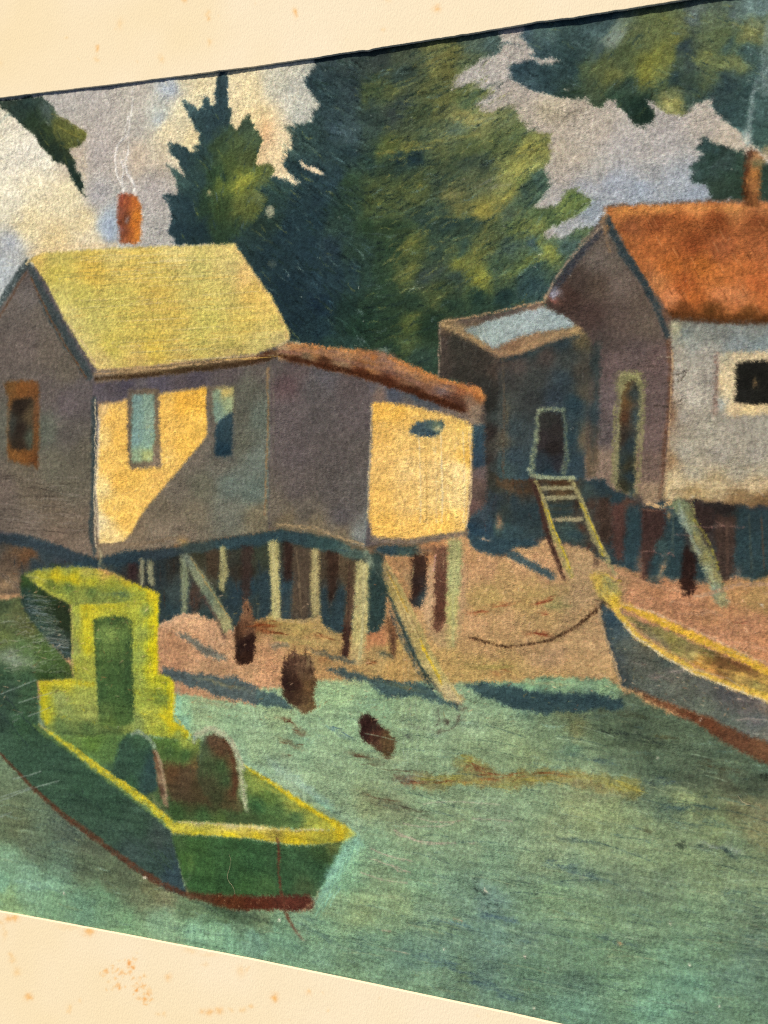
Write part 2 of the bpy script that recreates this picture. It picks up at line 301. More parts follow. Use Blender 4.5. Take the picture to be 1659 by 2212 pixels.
area('painted_fir', BS, [
    (700, 140, '#33474A'), (680, 175, '#2C464C'), (700, 210, '#2F4A4E'), (760, 130, '#3C4B46'), (820, 125, '#3A4540'), (870, 120, '#4A5440'), (930, 100, '#6E7040'), (970, 115, '#6B6A36'), (1030, 90, '#4F6050'), (1060, 100, '#48605A'),
    (960, 150, '#6C6A36'), (930, 190, '#5C6238'), (1000, 190, '#66703C'), (1050, 200, '#6F7A44'), (1030, 220, '#4A6042'), (870, 160, '#36483F'), (840, 195, '#586036'), (800, 195, '#4A5836'), (760, 190, '#33474A'), (740, 240, '#32494C'), (720, 270, '#36525A'),
    (760, 290, '#3C5558'), (800, 250, '#334640'), (860, 240, '#3A4642'), (900, 240, '#4C5838'), (950, 230, '#6A6C38'), (1000, 250, '#8E8848'), (1040, 245, '#A09650'), (930, 280, '#505E40'), (990, 280, '#5A6A50'), (1050, 280, '#767A46'), (1100, 260, '#6C7448'), (1120, 300, '#5D6C40'),
    (840, 320, '#56602F'), (880, 320, '#6A6C34'), (950, 310, '#60683C'), (1020, 320, '#566238'), (1080, 320, '#525E36'), (1150, 320, '#8C8840'), (1160, 340, '#8E8C46'), (1120, 365, '#9A9644'), (1090, 380, '#8C8C46'),
    (660, 290, '#33504C'), (640, 320, '#3A564E'), (700, 320, '#2E4848'), (760, 330, '#2A4446'), (800, 350, '#2A4238'), (860, 345, '#26403E'), (900, 340, '#1F3A40'), (930, 360, '#4A5638'), (980, 370, '#465338'), (1010, 360, '#42503E'), (1050, 360, '#3F4E3C'),
    (640, 370, '#25434A'), (620, 380, '#2F5050'), (680, 370, '#25424C'), (720, 380, '#2A4850'), (760, 400, '#334A34'), (820, 400, '#4C5832'), (860, 420, '#4E5A32'), (900, 410, '#566034'), (950, 400, '#45533C'), (980, 415, '#6E6C3C'), (1030, 400, '#5B6240'), (1080, 410, '#8A8A4C'),
    (600, 410, '#2E4C46'), (640, 430, '#25434A'), (700, 430, '#23404A'), (740, 450, '#2C4638'), (800, 440, '#465430'), (850, 450, '#4E5A32'), (900, 450, '#33483A'), (960, 445, '#3E5240'), (1010, 455, '#6E6C38'), (1050, 450, '#8A7E34'), (1090, 420, '#807C38'), (1140, 420, '#3F5648'),
    (1120, 400, '#7A8440'), (1170, 390, '#3F5A4E'), (1150, 440, '#4A5E44'), (1110, 460, '#4E5E48'),
    (580, 480, '#2C4238'), (620, 500, '#22404A'), (680, 480, '#21404A'), (730, 500, '#2E463C'), (790, 490, '#2E452E'), (850, 490, '#33482E'), (920, 480, '#2C443A'), (980, 480, '#28403A'), (1020, 480, '#30483E'), (1070, 490, '#4A5838'), (1120, 490, '#5D6C3C'), (1170, 490, '#6E7A3E'), (1220, 450, '#6E7C3E'), (1250, 435, '#62743C'), (1190, 470, '#4A603A'),
    (600, 560, '#213C44'), (660, 540, '#203E4A'), (720, 540, '#263F4A'), (780, 540, '#2E4638'), (840, 540, '#2F4630'), (890, 530, '#586230'), (940, 530, '#3A5040'), (1000, 530, '#395244'), (1050, 530, '#5E6638'), (1040, 560, '#6E7034'), (1100, 540, '#4A6050'), (1140, 500, '#70783A'), (1150, 530, '#3E5A58'), (1190, 545, '#7C8238'), (1130, 570, '#5A6A38'), (1090, 580, '#455A40'),
    (620, 620, '#1B3642'), (680, 600, '#22404C'), (740, 600, '#23404A'), (790, 600, '#2B4438'), (840, 600, '#2E4630'), (880, 590, '#5C6432'), (930, 590, '#3C4A42'), (990, 560, '#767830'), (985, 600, '#3C5044'), (1040, 605, '#868632'), (1020, 590, '#727630'), (1100, 590, '#4E6040'), (1150, 590, '#33504C'), (1100, 640, '#23403C'), (1040, 640, '#243F34'), (980, 650, '#2A4030'), (950, 640, '#4A5630'),
    (640, 700, '#1C3640'), (700, 660, '#1A3542'), (700, 710, '#203E46'), (760, 660, '#223C34'), (820, 640, '#2C4430'), (880, 650, '#2C4230'), (780, 710, '#24402F'), (840, 710, '#283F2C'), (880, 700, '#4E5A2C'), (930, 700, '#263C2A'), (880, 750, '#4A5830'), (920, 780, '#31483A'), (860, 750, '#2C4430'), (730, 740, '#27423A'), (660, 735, '#223E42'), (1165, 620, '#2C4A4C'), (1230, 540, '#456058')],
    1.4, 3.4, .35, mot=.05, gain=(.97, 1.0, 1.0))
def fang(x, y):
    if x < 790: return 28 + (y - 200) * .03
    if x < 900: return -8 - (x - 790) * .2
    return -24 - (x - 900) * .06
# broad olive and blue sweeps
for a_ in ((946, 125, 34, 12, -35, '#807A40', .5), (1003, 190, 40, 12, -28, '#7C7E42', .5), (1045, 203, 26, 6, -28, '#8A9048', .6), (1040, 218, 30, 4, -25, '#30464A', .6), (1010, 190, 26, 3, -20, '#2A4030', .7), (1005, 250, 36, 7, -28, '#AEA458', .7), (1045, 258, 30, 4, -12, '#6A8078', .5),
    (900, 322, 60, 3, -6, '#8E8A3E', .6), (836, 330, 20, 2.5, -6, '#A99C44', .8), (1000, 278, 40, 4, -10, '#4A6664', .6), (960, 305, 60, 5, -12, '#777A40', .45), (1140, 322, 34, 12, -24, '#A09A40', .65), (1122, 370, 26, 16, -60, '#A8A24A', .6),
    (865, 352, 20, 10, 5, '#1D3840', .7), (898, 345, 14, 5, -60, '#1C3642', .7), (1050, 395, 40, 4, -25, '#86887C', .55), (1080, 402, 26, 4, -10, '#9A9A84', .5), (986, 420, 26, 8, -10, '#7C7C48', .6), (1046, 462, 36, 5, -8, '#8E8438', .6), (1082, 440, 22, 6, -55, '#94883A', .6),
    (905, 405, 10, 3, -60, '#A08F34', .8), (820, 440, 6, 3, -30, '#A89A20', .8), (885, 445, 30, 4, -50, '#777638', .5), (845, 412, 14, 3, -40, '#6C6C3C', .5),
    (873, 545, 34, 5, -48, '#86843A', .65), (900, 520, 36, 4, -30, '#7C7C36', .6), (925, 495, 20, 3, -50, '#82803A', .5), (968, 520, 26, 3, -6, '#7C8240', .6), (885, 545, 14, 7, 0, '#6D8A7E', .6), (880, 590, 30, 7, -48, '#6E7034', .6), (1000, 575, 20, 5, -40, '#828234', .5),
    (1040, 600, 36, 10, -8, '#8C8A30', .7), (1110, 590, 34, 8, -20, '#6E7A38', .6), (1172, 552, 40, 11, -24, '#7E8438', .75), (1055, 540, 12, 22, 10, '#7E8040', .55), (1160, 495, 34, 10, -30, '#808440', .55), (1200, 468, 44, 5, -18, '#7A8440', .5), (1045, 480, 6, 26, 0, '#7A7838', .5), (1240, 438, 18, 8, -10, '#76883C', .7),
    (955, 640, 20, 6, -30, '#5E6434', .6), (903, 622, 12, 4, -5, '#9CA48C', .7), (972, 613, 8, 3, 0, '#7C8E80', .6), (885, 700, 20, 8, -20, '#5E6430', .65), (877, 748, 26, 12, 20, '#52623A', .6), (690, 660, 40, 22, 20, '#15304A', .4), (700, 720, 40, 16, 0, '#1A3A48', .4), (820, 640, 26, 4, 0, '#6A8A74', .35),
    (744, 290, 14, 10, 0, '#5C828A', .5), (760, 300, 30, 10, 10, '#3F6068', .4), (1120, 505, 60, 3, -24, '#3A5854', .5), (1165, 425, 30, 10, -30, '#4A6A60', .5), (960, 238, 30, 12, -30, '#33423C', .45), (880, 225, 26, 22, 0, '#2A3C40', .6), (640, 335, 40, 5, 35, '#5D8478', .45), (665, 315, 30, 4, 40, '#5E8070', .4), (1080, 100, 24, 6, -20, '#557470', .5), (750, 330, 60, 5, 15, '#24444E', .5),
    (1095, 330, 30, 5, -20, '#33463A', .5), (1060, 350, 40, 5, -18, '#3A4842', .5), (700, 395, 30, 5, 15, '#1B3C58', .45), (1140, 285, 40, 5, -20, '#2F4A44', .45), (615, 400, 26, 6, 35, '#2E5254', .4)):
    brush(*a_[:6], a_[6] * .72)
fringe(BS, 1700, 17, (16, 34), 2.0, .9, ang=lambda x, y: 38 if x < 800 else -30)
hatch(BS, 3600, fang, (12, 42), 2.8, .55, .22, 10, (('#1F3838', .07), ('#76783A', .03), ('#15282C', .10), ('#22382A', .12), ('#5F8078', .02)), bend=.2)
hatch([(900, 100), (1100, 90), (1180, 330), (1180, 420), (1060, 640), (850, 640), (800, 430)], 420, fang, (8, 30), 1.7, .5, .16, 18, (('#9C9644', .14), ('#2A4038', .2), ('#6F8A80', .05)), bend=.3)
for pts in (([(1102, 430), (1085, 450), (1060, 462), (1000, 466), (945, 472), (920, 485), (905, 505), (880, 520), (860, 540), (845, 560)]), ([(1075, 470), (1050, 490), (1045, 520), (1030, 545), (1000, 560)]), ([(835, 330), (880, 318), (960, 300), (1040, 290)])):
    line(pts, '#8A8438', 5, .35, .8, soft=3, wob=1.5)
for k in range(150):
    y_ = rng.uniform(110, 640); x_ = rng.uniform(700 if y_ > 260 else 740, 1120 if y_ < 560 else 1040); th = math.radians(fang(x_, y_) + 6 * rng.randn()); l = rng.uniform(14, 40)
    line([(x_, y_), (x_ + l * .5 * math.cos(th), y_ + l * .5 * math.sin(th) - 2), (x_ + l * math.cos(th), y_ + l * math.sin(th))], ('#7E8240', '#6A7640', '#8C8E4C', '#56705A', '#1D3030', '#22382A')[k % 6] if x_ > 820 else ('#3C5E60', '#4A6A62', '#16282E', '#3A5240')[k % 4], [3, 2.4, 1], .55, .8, wob=.5)
# bright wedges of sky between the boughs
area('painted_sky', z(1, 0, [(275, 1042), (330, 1070), (400, 1092), (455, 1137), (420, 1135), (350, 1112), (300, 1085)]), '#E6CBA0', .9, 2)
area('painted_sky', z(1, 0, [(55, 1375), (95, 1320), (115, 1350), (120, 1400), (95, 1410)]), '#B8B088', 1.2, 2, .5, .7)
area('painted_sky', z(1, 1, [(75, 40), (120, 30), (140, 55), (105, 75), (80, 60)]), '#66705C', 1.6, 3, .5, .5)
spots(BS, 240, '#9FB09A', (.5, 1.0), .6); spots(BS, 70, '#D8DCC8', (.4, .8), .8)
smudge(1050, 192, 30, 3, -20, '#2C4236', .6); smudge(1092, 225, 22, 5, -30, '#A8A094', .25)
smudge(690, 140, 26, 5, -8, '#4A5A5C', .5)

# ---- foliage at the top right
TR = z(2, 0, [(100, 150), (60, 225), (110, 290), (150, 345), (130, 370), (220, 378), (300, 388), (322, 402), (250, 410), (200, 408), (120, 393), (0, 428), (-10, 480), (0, 512), (60, 540), (100, 570), (150, 590), (250, 612), (300, 630), (400, 640), (490, 640), (510, 670), (545, 692), (585, 690), (610, 640), (660, 650), (700, 700), (740, 745), (790, 800), (850, 818), (905, 795), (922, 740), (890, 700), (855, 640), (900, 655), (950, 700), (1010, 735), (1100, 742), (1160, 710), (1190, 670), (1240, 650), (1290, 640), (1320, 655), (1300, 690), (1340, 730), (1380, 775), (1440, 820), (1480, 860), (1530, 900), (1590, 960), (1640, 1000), (2100, 1040), (2100, -300), (100, -200)])
area('painted_bough', TR, [
    (1140, 75, '#3F5C64'), (1130, 100, '#3A5860'), (1180, 70, '#4A6862'), (1200, 95, '#33504E'), (1120, 150, '#2C4A54'), (1170, 160, '#2C4A4E'), (1140, 175, '#3A5A60'), (1220, 130, '#2A4444'), (1230, 160, '#2C4848'), (1260, 80, '#385452'), (1290, 60, '#3E5A58'), (1300, 110, '#445C58'), (1330, 80, '#7C8A78'), (1230, 200, '#2C4236'),
    (1270, 150, '#4A5A3C'), (1310, 130, '#545E36'), (1320, 160, '#656A36'), (1380, 80, '#5E683E'), (1420, 60, '#66703E'), (1400, 130, '#70732F'), (1450, 100, '#6F7234'), (1440, 140, '#6D7134'), (1400, 165, '#757630'), (1360, 110, '#4E5C38'), (1300, 190, '#46543A'), (1350, 190, '#2F4438'), (1375, 230, '#223A30'), (1380, 255, '#20362C'), (1340, 215, '#36503C'),
    (1460, 60, '#636C40'), (1500, 40, '#60706A'), (1540, 50, '#5E6C4A'), (1580, 30, '#5A7068'), (1640, 20, '#62807A'), (1480, 110, '#33484A'), (1500, 140, '#3E5048'), (1460, 165, '#2A4240'), (1430, 190, '#50603C'), (1450, 210, '#687044'), (1460, 230, '#8A8848'), (1440, 225, '#A49C58'), (1500, 180, '#384C40'), (1530, 120, '#6C7440'), (1560, 130, '#626E42'), (1540, 165, '#5A6640'), (1590, 140, '#6E7646'),
    (1600, 90, '#697444'), (1630, 75, '#7C7C46'), (1560, 80, '#5C6A42'), (1590, 95, '#36524E'), (1620, 120, '#385652'), (1570, 180, '#2C4448'), (1540, 210, '#2C4648'), (1580, 240, '#2F4C4C'), (1560, 250, '#34504E'), (1600, 270, '#34524E'), (1640, 160, '#41605C'), (1640, 250, '#3F605A'), (1650, 310, '#3A5A50'), (1750, 60, '#54726C'), (1750, 250, '#3E5E56'), (1510, 210, '#3E5446'), (1620, 200, '#34524E')], 1.4, 3.4, .35, mot=.05, gain=(.97, .99, 1.0))
for a_ in ((1400, 150, 34, 20, -50, '#80802F', .5), (1430, 105, 36, 10, -30, '#7C7E36', .45), (1545, 140, 46, 14, 15, '#727E46', .5), (1580, 138, 26, 10, 5, '#74804A', .5), (1600, 60, 50, 9, 25, '#78804A', .5), (1615, 85, 22, 5, 30, '#90904E', .5), (1455, 222, 26, 9, 8, '#9A9650', .7), (1445, 170, 30, 5, -25, '#22404A', .6), (1385, 60, 30, 8, 0, '#6E764C', .5), (1290, 75, 40, 8, 0, '#527270', .4), (1378, 238, 14, 26, -20, '#172E26', .6), (1410, 195, 18, 8, 0, '#2B5050', .6), (1245, 200, 24, 4, 0, '#2C4628', .6), (1225, 193, 8, 3, 0, '#A6A088', .7), (1110, 95, 20, 4, 15, '#2C4C58', .6), (1560, 190, 40, 6, 15, '#2A4446', .5)):
    brush(*a_[:6], a_[6] * .72)
fringe(TR, 900, 14, (14, 30), 2.0, .9, ang=lambda x, y: 18 if x < 1290 else 60 if x < 1400 else 15)
hatch(TR, 1700, lambda x, y: (22 if x < 1270 else -50 if x < 1420 else 15), (12, 38), 2.8, .55, .2, 14, (('#223C40', .07), ('#7E823C', .03), ('#5C7E7A', .03)), bend=.2)
spots(TR, 70, '#C4D0C0', (.4, .9), .7)
for k in range(7): line([(1358 + k * 5, 210), (1370 + k * 5, 240), (1378 + k * 3.5, 268)], '#1B3226', 3, .45)
TR2 = z(2, 0, [(1240, 900), (1205, 945), (1190, 985), (1212, 1010), (1200, 1050), (1150, 1085), (1145, 1110), (1180, 1130), (1160, 1160), (1230, 1190), (1285, 1210), (1300, 1250), (1290, 1300), (1700, 1310), (2100, 1310), (2100, 1000), (1640, 1050), (1520, 1010), (1430, 962), (1375, 965), (1320, 920)])
area('painted_shrub', TR2, [(1510, 320, '#2E4A48'), (1530, 350, '#2B463C'), (1500, 370, '#35504A'), (1560, 360, '#38504A'), (1590, 380, '#2F4838'), (1560, 410, '#33483A'), (1600, 410, '#2C4032'), (1650, 400, '#2F4638'), (1550, 325, '#2C4038'), (1700, 400, '#2F4638')], 1.8, 5, .3)
fringe(TR2, 90, ang=lambda x, y: 5)
hatch(TR2, 240, -6, (12, 34), 2.2, .5, .17, 12, (('#5A7A74', .05), ('#1F362A', .15)))
smudge(1660, 330, 16, 12, 0, '#D0A468', .55)
# smoke of the right-hand chimney
for pts, w, a_ in (([(1617, 315), (1612, 300), (1608, 285), (1618, 275), (1620, 255), (1622, 225), (1624, 205), (1640, 190), (1659, 184), (1720, 170)], 5, .5), ([(1621, 310), (1619, 280), (1622, 240), (1625, 200), (1636, 175)], 8, .35), ([(1614, 300), (1607, 285)], 10, .5), ([(1650, 200), (1655, 120), (1659, 60), (1690, 20)], 16, .35), ([(1646, 160), (1659, 150)], 8, .4)):
    line(pts, '#8FA8A2', w, a_, .8, 'painted_smoke#2' if w < 9 else None, 3, 1.6)
smudge(1614, 292, 8, 14, 0, '#B8C0B4', .6)

# dark ground tone under the buildings
area(None, [(958, 705), (1180, 664), (1240, 580), (1300, 490), (1325, 462), (1800, 455), (1800, 1262), (1020, 1190), (1020, 870)], '#544A42', 1.5, 1, .2)
area(None, [(62, 585), (90, 560), (490, 545), (600, 756), (800, 775), (1015, 855), (1005, 1140), (790, 1180), (600, 1140), (200, 1190), (-140, 1140), (-140, 870)], '#5C5454', 1.5, 1, .2)
# ---- right-hand cabin
GAB = [(1305, 462), (1320, 470), (1385, 590), (1456, 690), (1456, 860), (1446, 1000), (1425, 1098), (1395, 1098), (1385, 1070), (1300, 1050), (1262, 1040), (1265, 720), (1235, 695), (1175, 655), (1190, 620), (1250, 545)]
area('painted_cabin', GAB, [(1305, 490, '#5F5348'), (1320, 520, '#6A5D50'), (1290, 560, '#655A50'), (1330, 560, '#655A4E'), (1250, 610, '#4E4038'), (1230, 640, '#4C3830'), (1290, 620, '#57483C'), (1340, 620, '#6A5B50'), (1390, 650, '#5E5044'), (1280, 680, '#4E3C36'), (1340, 690, '#5A4B42'), (1400, 710, '#635548'), (1310, 740, '#524640'), (1290, 780, '#5E4E4A'), (1320, 790, '#665450'), (1380, 760, '#5F504C'), (1420, 780, '#6A5550'), (1310, 860, '#645654'), (1310, 940, '#5E5452'), (1310, 1000, '#806A58'), (1410, 860, '#65534E'), (1415, 940, '#6A5650'), (1410, 1020, '#735D50'), (1410, 1070, '#957A5C')], 1.3, 2, .22, mot=.04)
hatch(GAB, 520, -50, (8, 26), 1.8, .4, .12, 30, (('#7E6A62', .12), ('#40322A', .12)))
area('painted_cabin', [(1265, 745), (1300, 740), (1292, 985), (1285, 1030), (1262, 1030)], [(1275, 760, '#383C38'), (1290, 780, '#33403E'), (1272, 850, '#4E4840'), (1286, 900, '#34444A'), (1270, 930, '#54483C'), (1270, 1000, '#66543E')], 2, 3, .3, .9)
smudge(1285, 880, 6, 90, 2, '#2F4648', .5)
# roof
ROOF = [(1306, 448), (1330, 444), (1450, 438), (1560, 434), (1800, 430), (1800, 700), (1659, 694), (1540, 690), (1448, 684), (1440, 668), (1390, 600), (1352, 535), (1330, 492), (1314, 468)]
area('painted_cabin/roof', ROOF, [(1325, 465, '#A85F2C'), (1350, 455, '#B86A2E'), (1420, 448, '#C07234'), (1500, 450, '#BA6C34'), (1590, 450, '#C2743A'), (1650, 450, '#A05C30'), (1360, 490, '#8C4A28'), (1420, 480, '#7E3C1C'), (1480, 480, '#92481F'), (1550, 480, '#853F1C'), (1640, 480, '#80401F'), (1350, 520, '#9A5226'), (1420, 530, '#A35324'), (1500, 530, '#8A401C'), (1560, 540, '#954C28'), (1640, 540, '#9A5028'),
    (1400, 580, '#A45626'), (1450, 580, '#A9541F'), (1520, 580, '#B0591F'), (1600, 580, '#AC5826'), (1420, 610, '#B86A34'), (1480, 620, '#A24C1E'), (1560, 610, '#B86028'), (1640, 620, '#AA5224'), (1450, 650, '#B9683A'), (1500, 650, '#A8521F'), (1560, 640, '#C06A38'), (1600, 650, '#B86434'), (1650, 655, '#AC5828'), (1480, 672, '#6C3818'), (1540, 680, '#5E3414'), (1620, 685, '#653816'), (1700, 685, '#653816')], 1.3, 2, .25, mot=.06, gain=(1.08, 1.1, 1.08))
hatch(ROOF, 900, 58, (8, 30), 2.0, .42, .14, 22, (('#C9783A', .12), ('#6E3214', .12)))
line([(1330, 458), (1400, 452), (1480, 450), (1600, 452)], '#D98A3C', 12, .35, 1.2, soft=5, wob=1.2)
line([(1310, 446), (1400, 440), (1500, 434), (1659, 436), (1800, 436)], '#6A5648', 6, .65, .6, soft=3, wob=1)
line([(1440, 678), (1520, 687), (1600, 692), (1800, 694)], '#5A3214', 17, .75, .5, soft=3)
smudge(1590, 640, 30, 12, 30, '#D08048', .35); smudge(1540, 590, 20, 26, 20, '#C06828', .35); smudge(1410, 600, 10, 30, -28, '#8E5A3A', .4)
area('painted_cabin/roof', [(1352, 553), (1370, 570), (1400, 615), (1448, 680), (1445, 715), (1425, 680), (1395, 620)], '#6E5040', 2, 2, .3, .7)
# rake boards
line([(1314, 470), (1316, 486), (1345, 545), (1392, 612), (1420, 668), (1444, 730)], '#2C4046', [9, 13, 14, 13, 12, 8], .92, .5, 'painted_cabin/barge_board', 2)
line([(1306, 468), (1304, 500), (1318, 545)], '#8A6A48', 5, .5, .8, soft=2)
line([(1309, 456), (1306, 480), (1310, 505)], '#B8824A', 9, .4, 1.2, soft=3, wob=2)
line([(1296, 492), (1262, 520), (1230, 560), (1195, 610), (1176, 648)], '#8C7660', 5, .6, .8, soft=2, wob=1.2)
line([(1300, 500), (1270, 528), (1240, 565), (1208, 608), (1190, 640)], '#3B4049', [10, 14, 16, 16, 12], .8, .5, 'painted_cabin/barge_board', 3)
smudge(1200, 634, 9, 9, 0, '#A9A6B6', .8); smudge(1195, 648, 14, 5, 20, '#A85A48', .7); smudge(1178, 645, 5, 6, 0, '#C8945C', .7)
# chimney
CHR = [(1614, 318), (1625, 322), (1648, 336), (1651, 352), (1643, 366), (1642, 447), (1606, 447), (1604, 384), (1610, 350)]
area('painted_cabin/chimney', CHR, [(1618, 335, '#5A3828'), (1640, 340, '#B07A4A'), (1640, 352, '#6E6A44'), (1612, 370, '#5A301C'), (1632, 375, '#A4662C'), (1610, 420, '#4A2814'), (1632, 410, '#9A6030'), (1615, 440, '#6A3E20'), (1635, 440, '#8A5228')], 1.5, 3, .3)
hatch(CHR, 50, 80, (8, 20), 2, .5, .2, 15, (('#C98440', .15), ('#3E2414', .15)))
# lit front wall
FW = [(1449, 694), (1540, 700), (1800, 706), (1800, 1098), (1600, 1094), (1500, 1080), (1437, 1082), (1432, 1060), (1444, 960), (1450, 850)]
area('painted_cabin/front_wall', FW, [(1460, 712, '#9A9672'), (1480, 720, '#6E7670'), (1560, 712, '#757970'), (1640, 715, '#777C74'), (1500, 745, '#8A8E82'), (1600, 742, '#7B8684'), (1650, 745, '#7A8A88'), (1465, 760, '#9C9480'), (1520, 770, '#9A9484'), (1480, 810, '#A8A08C'), (1530, 820, '#9A9282'), (1500, 860, '#ADA490'), (1475, 900, '#9A9280'), (1530, 930, '#A09882'), (1480, 980, '#A79F88'), (1600, 920, '#948C7A'), (1650, 930, '#96907E'), (1560, 980, '#98907E'), (1640, 990, '#9E9684'), (1500, 1020, '#A69C80'), (1600, 1020, '#A49A80'), (1650, 1010, '#ABA184'), (1460, 1040, '#C0AA7A'), (1450, 900, '#8C6A4C'), (1447, 1000, '#9A7850'), (1550, 1050, '#B49C6C'), (1640, 1050, '#B79E70'), (1500, 1068, '#A88C58'), (1600, 1080, '#8A6C44'), (1650, 1085, '#7A5C38')], 1.5, 2, .25, mot=.03)
hatch(FW, 800, lambda x, y: 5 if y > 950 else -40, (8, 30), 2.2, .38, .08, 28, (('#C4BCA4', .10), ('#78705E', .10)))
for y_, a_ in ((1010, .3), (1043, .7), (1052, .5), (1064, .4)): line([(1450, y_ - 4), (1520, y_), (1600, y_ + 1), (1800, y_)], '#CDB484' if y_ != 1064 else '#A08050', 4, a_, 1, soft=2, wob=1)
line([(1470, 1082), (1540, 1085), (1620, 1092), (1800, 1096)], '#6E5030', 10, .6, .8, soft=4)
line([(1455, 698), (1462, 712), (1470, 724)], '#B4B088', 5, .7, .8); line([(1458, 730), (1454, 800), (1452, 850)], '#8A8874', 6, .3, soft=3)
# corner post
line([(1444, 735), (1450, 800), (1446, 880), (1436, 960), (1430, 1040), (1425, 1075)], '#6E4A34', [9, 10, 9, 8, 7, 6], .75, .6, 'painted_cabin/corner_board', 2.5)
line([(1448, 1040), (1432, 1080), (1440, 1098)], '#C8A468', 8, .6, 1, soft=3)
for pts in ([(1393, 780), (1410, 779), (1425, 776)], [(1398, 792), (1430, 790)], [(1432, 829), (1450, 826), (1470, 822)], [(1412, 876), (1430, 878), (1452, 878)], [(1455, 872), (1475, 864)], [(1462, 812), (1485, 798)], [(1470, 822), (1486, 802)]): line(pts, '#3A2F28', 2.2, .7)
for pts in ([(1420, 773), (1432, 769)], [(1437, 772), (1452, 772)]): line(pts, '#C8B898', 1.6, .7)
# window of the lit wall
area('painted_cabin/window_frame', [(1551, 766), (1600, 760), (1800, 752), (1800, 894), (1660, 896), (1568, 900), (1556, 880), (1549, 830)], [(1565, 775, '#B0A684'), (1600, 768, '#CDB686'), (1650, 765, '#D4B988'), (1572, 800, '#CDB888'), (1560, 830, '#D9BC86'), (1572, 850, '#DCC48E'), (1560, 880, '#8E9A94'), (1580, 885, '#D8B680'), (1620, 888, '#E0C080'), (1655, 885, '#DDBE84')], 2, 2.5, .35)
line([(1548, 765), (1549, 800), (1546, 850), (1544, 892)], '#86685A', 9, .6, .7, soft=3)
line([(1570, 806), (1566, 850), (1566, 880)], '#E8D2A0', 7, .4, 1.2, soft=2)
area('painted_cabin/window', [(1592, 784), (1620, 780), (1800, 776), (1800, 874), (1640, 873), (1592, 872), (1588, 868), (1589, 800)], '#22221E', 1.6, 1.5, .3)
smudge(1632, 826, 5, 9, -10, '#8A6A40', .8); smudge(1610, 850, 20, 14, 0, '#2C2C28', .5)
# gable door
area('painted_cabin/door_frame', [(1336, 806), (1350, 802), (1386, 803), (1392, 830), (1391, 900), (1380, 980), (1378, 1050), (1372, 1075), (1330, 1058), (1322, 1030), (1328, 930), (1334, 870), (1330, 825)], [(1340, 812, '#7E7A4E'), (1380, 812, '#86824E'), (1390, 850, '#7C7A50'), (1332, 930, '#7E7A50'), (1328, 1010, '#78744E'), (1384, 920, '#7C7850'), (1376, 1020, '#8A7A4C')], 2, 3, .5)
line([(1350, 812), (1375, 806), (1384, 820)], '#A09A60', 5, .6, 1.2, soft=2)
area('painted_cabin/door', [(1350, 828), (1358, 822), (1376, 820), (1382, 850), (1380, 900), (1372, 970), (1370, 1040), (1368, 1068), (1340, 1060), (1334, 1040), (1337, 940), (1340, 870)], [(1352, 840, '#5C4628'), (1348, 870, '#6A4C2A'), (1352, 900, '#5C3C26'), (1370, 850, '#3A4442'), (1374, 900, '#3C4C4C'), (1346, 950, '#3E342A'), (1362, 960, '#2B3C40'), (1342, 1000, '#2F3C3A'), (1356, 1010, '#3E3A28'), (1366, 1030, '#2A3F46'), (1350, 1050, '#3C3A28')], 1.6, 2.5, .3)
hatch([(1340, 822), (1380, 820), (1368, 1068), (1338, 1060)], 70, 88, (12, 34), 2, .5, .16, 6)
line([(1338, 880), (1334, 960), (1332, 1040)], '#8E8A5C', 5, .55, 1, soft=2)
smudge(1362, 1078, 8, 24, 0, '#2E4A52', .7)

# ---- shed beside the cabin
SHL = [(948, 694), (975, 708), (1030, 742), (1075, 768), (1082, 860), (1084, 1042), (1050, 1048), (1046, 860), (1030, 836), (948, 815)]
area('painted_shed', SHL, [(960, 705, '#5C4A38'), (955, 740, '#4C4038'), (955, 790, '#4A4038'), (985, 740, '#3A3830'), (1000, 770, '#3E3A32'), (1000, 810, '#38352E'), (1050, 780, '#403A32'), (1050, 830, '#34332E'), (1060, 880, '#2F2F2A'), (1070, 800, '#4E4238'), (1060, 940, '#38302C'), (1056, 1000, '#38302C'), (1076, 900, '#3C4440'), (1076, 960, '#4C4A40'), (1070, 1010, '#3E4642')], 1.6, 3, .25, mot=.04)
SHF = [(1076, 768), (1115, 762), (1200, 728), (1262, 716), (1276, 735), (1272, 850), (1262, 1000), (1262, 1042), (1140, 1040), (1076, 1042)]
area('painted_shed/front_wall', SHF, [(1090, 770, '#4C4038'), (1150, 756, '#33403F'), (1220, 735, '#2E4046'), (1260, 730, '#5C5238'), (1120, 790, '#4E4640'), (1180, 770, '#4A423C'), (1230, 780, '#3E4440'), (1100, 820, '#40403C'), (1160, 820, '#3E423E'), (1220, 820, '#34444A'), (1260, 800, '#4A463C'), (1095, 870, '#434842'), (1150, 865, '#3A3E3C'), (1200, 860, '#34424A'), (1245, 870, '#26404A'), (1110, 930, '#3B4A4C'), (1085, 950, '#5A5444'), (1240, 950, '#2A444C'), (1110, 990, '#344850'), (1092, 1010, '#3E5452'), (1245, 1000, '#2F4650'), (1265, 850, '#504A3C'), (1262, 950, '#6A5C44'), (1150, 1030, '#2F4A54')], 1.8, 2, .22, mot=.05)
for q in (SHL, SHF): hatch(q, 330, -60, (8, 26), 1.8, .42, .13, 25, (('#6A6A62', .07), ('#262B2A', .14)))
smudge(1095, 900, 5, 30, 0, '#7E6A48', .4); smudge(1240, 930, 14, 60, 0, '#25424C', .5)
SHR = [(1000, 712), (1053, 694), (1106, 680), (1173, 664), (1215, 680), (1244, 704), (1200, 712), (1156, 718), (1106, 734), (1066, 752), (1033, 730)]
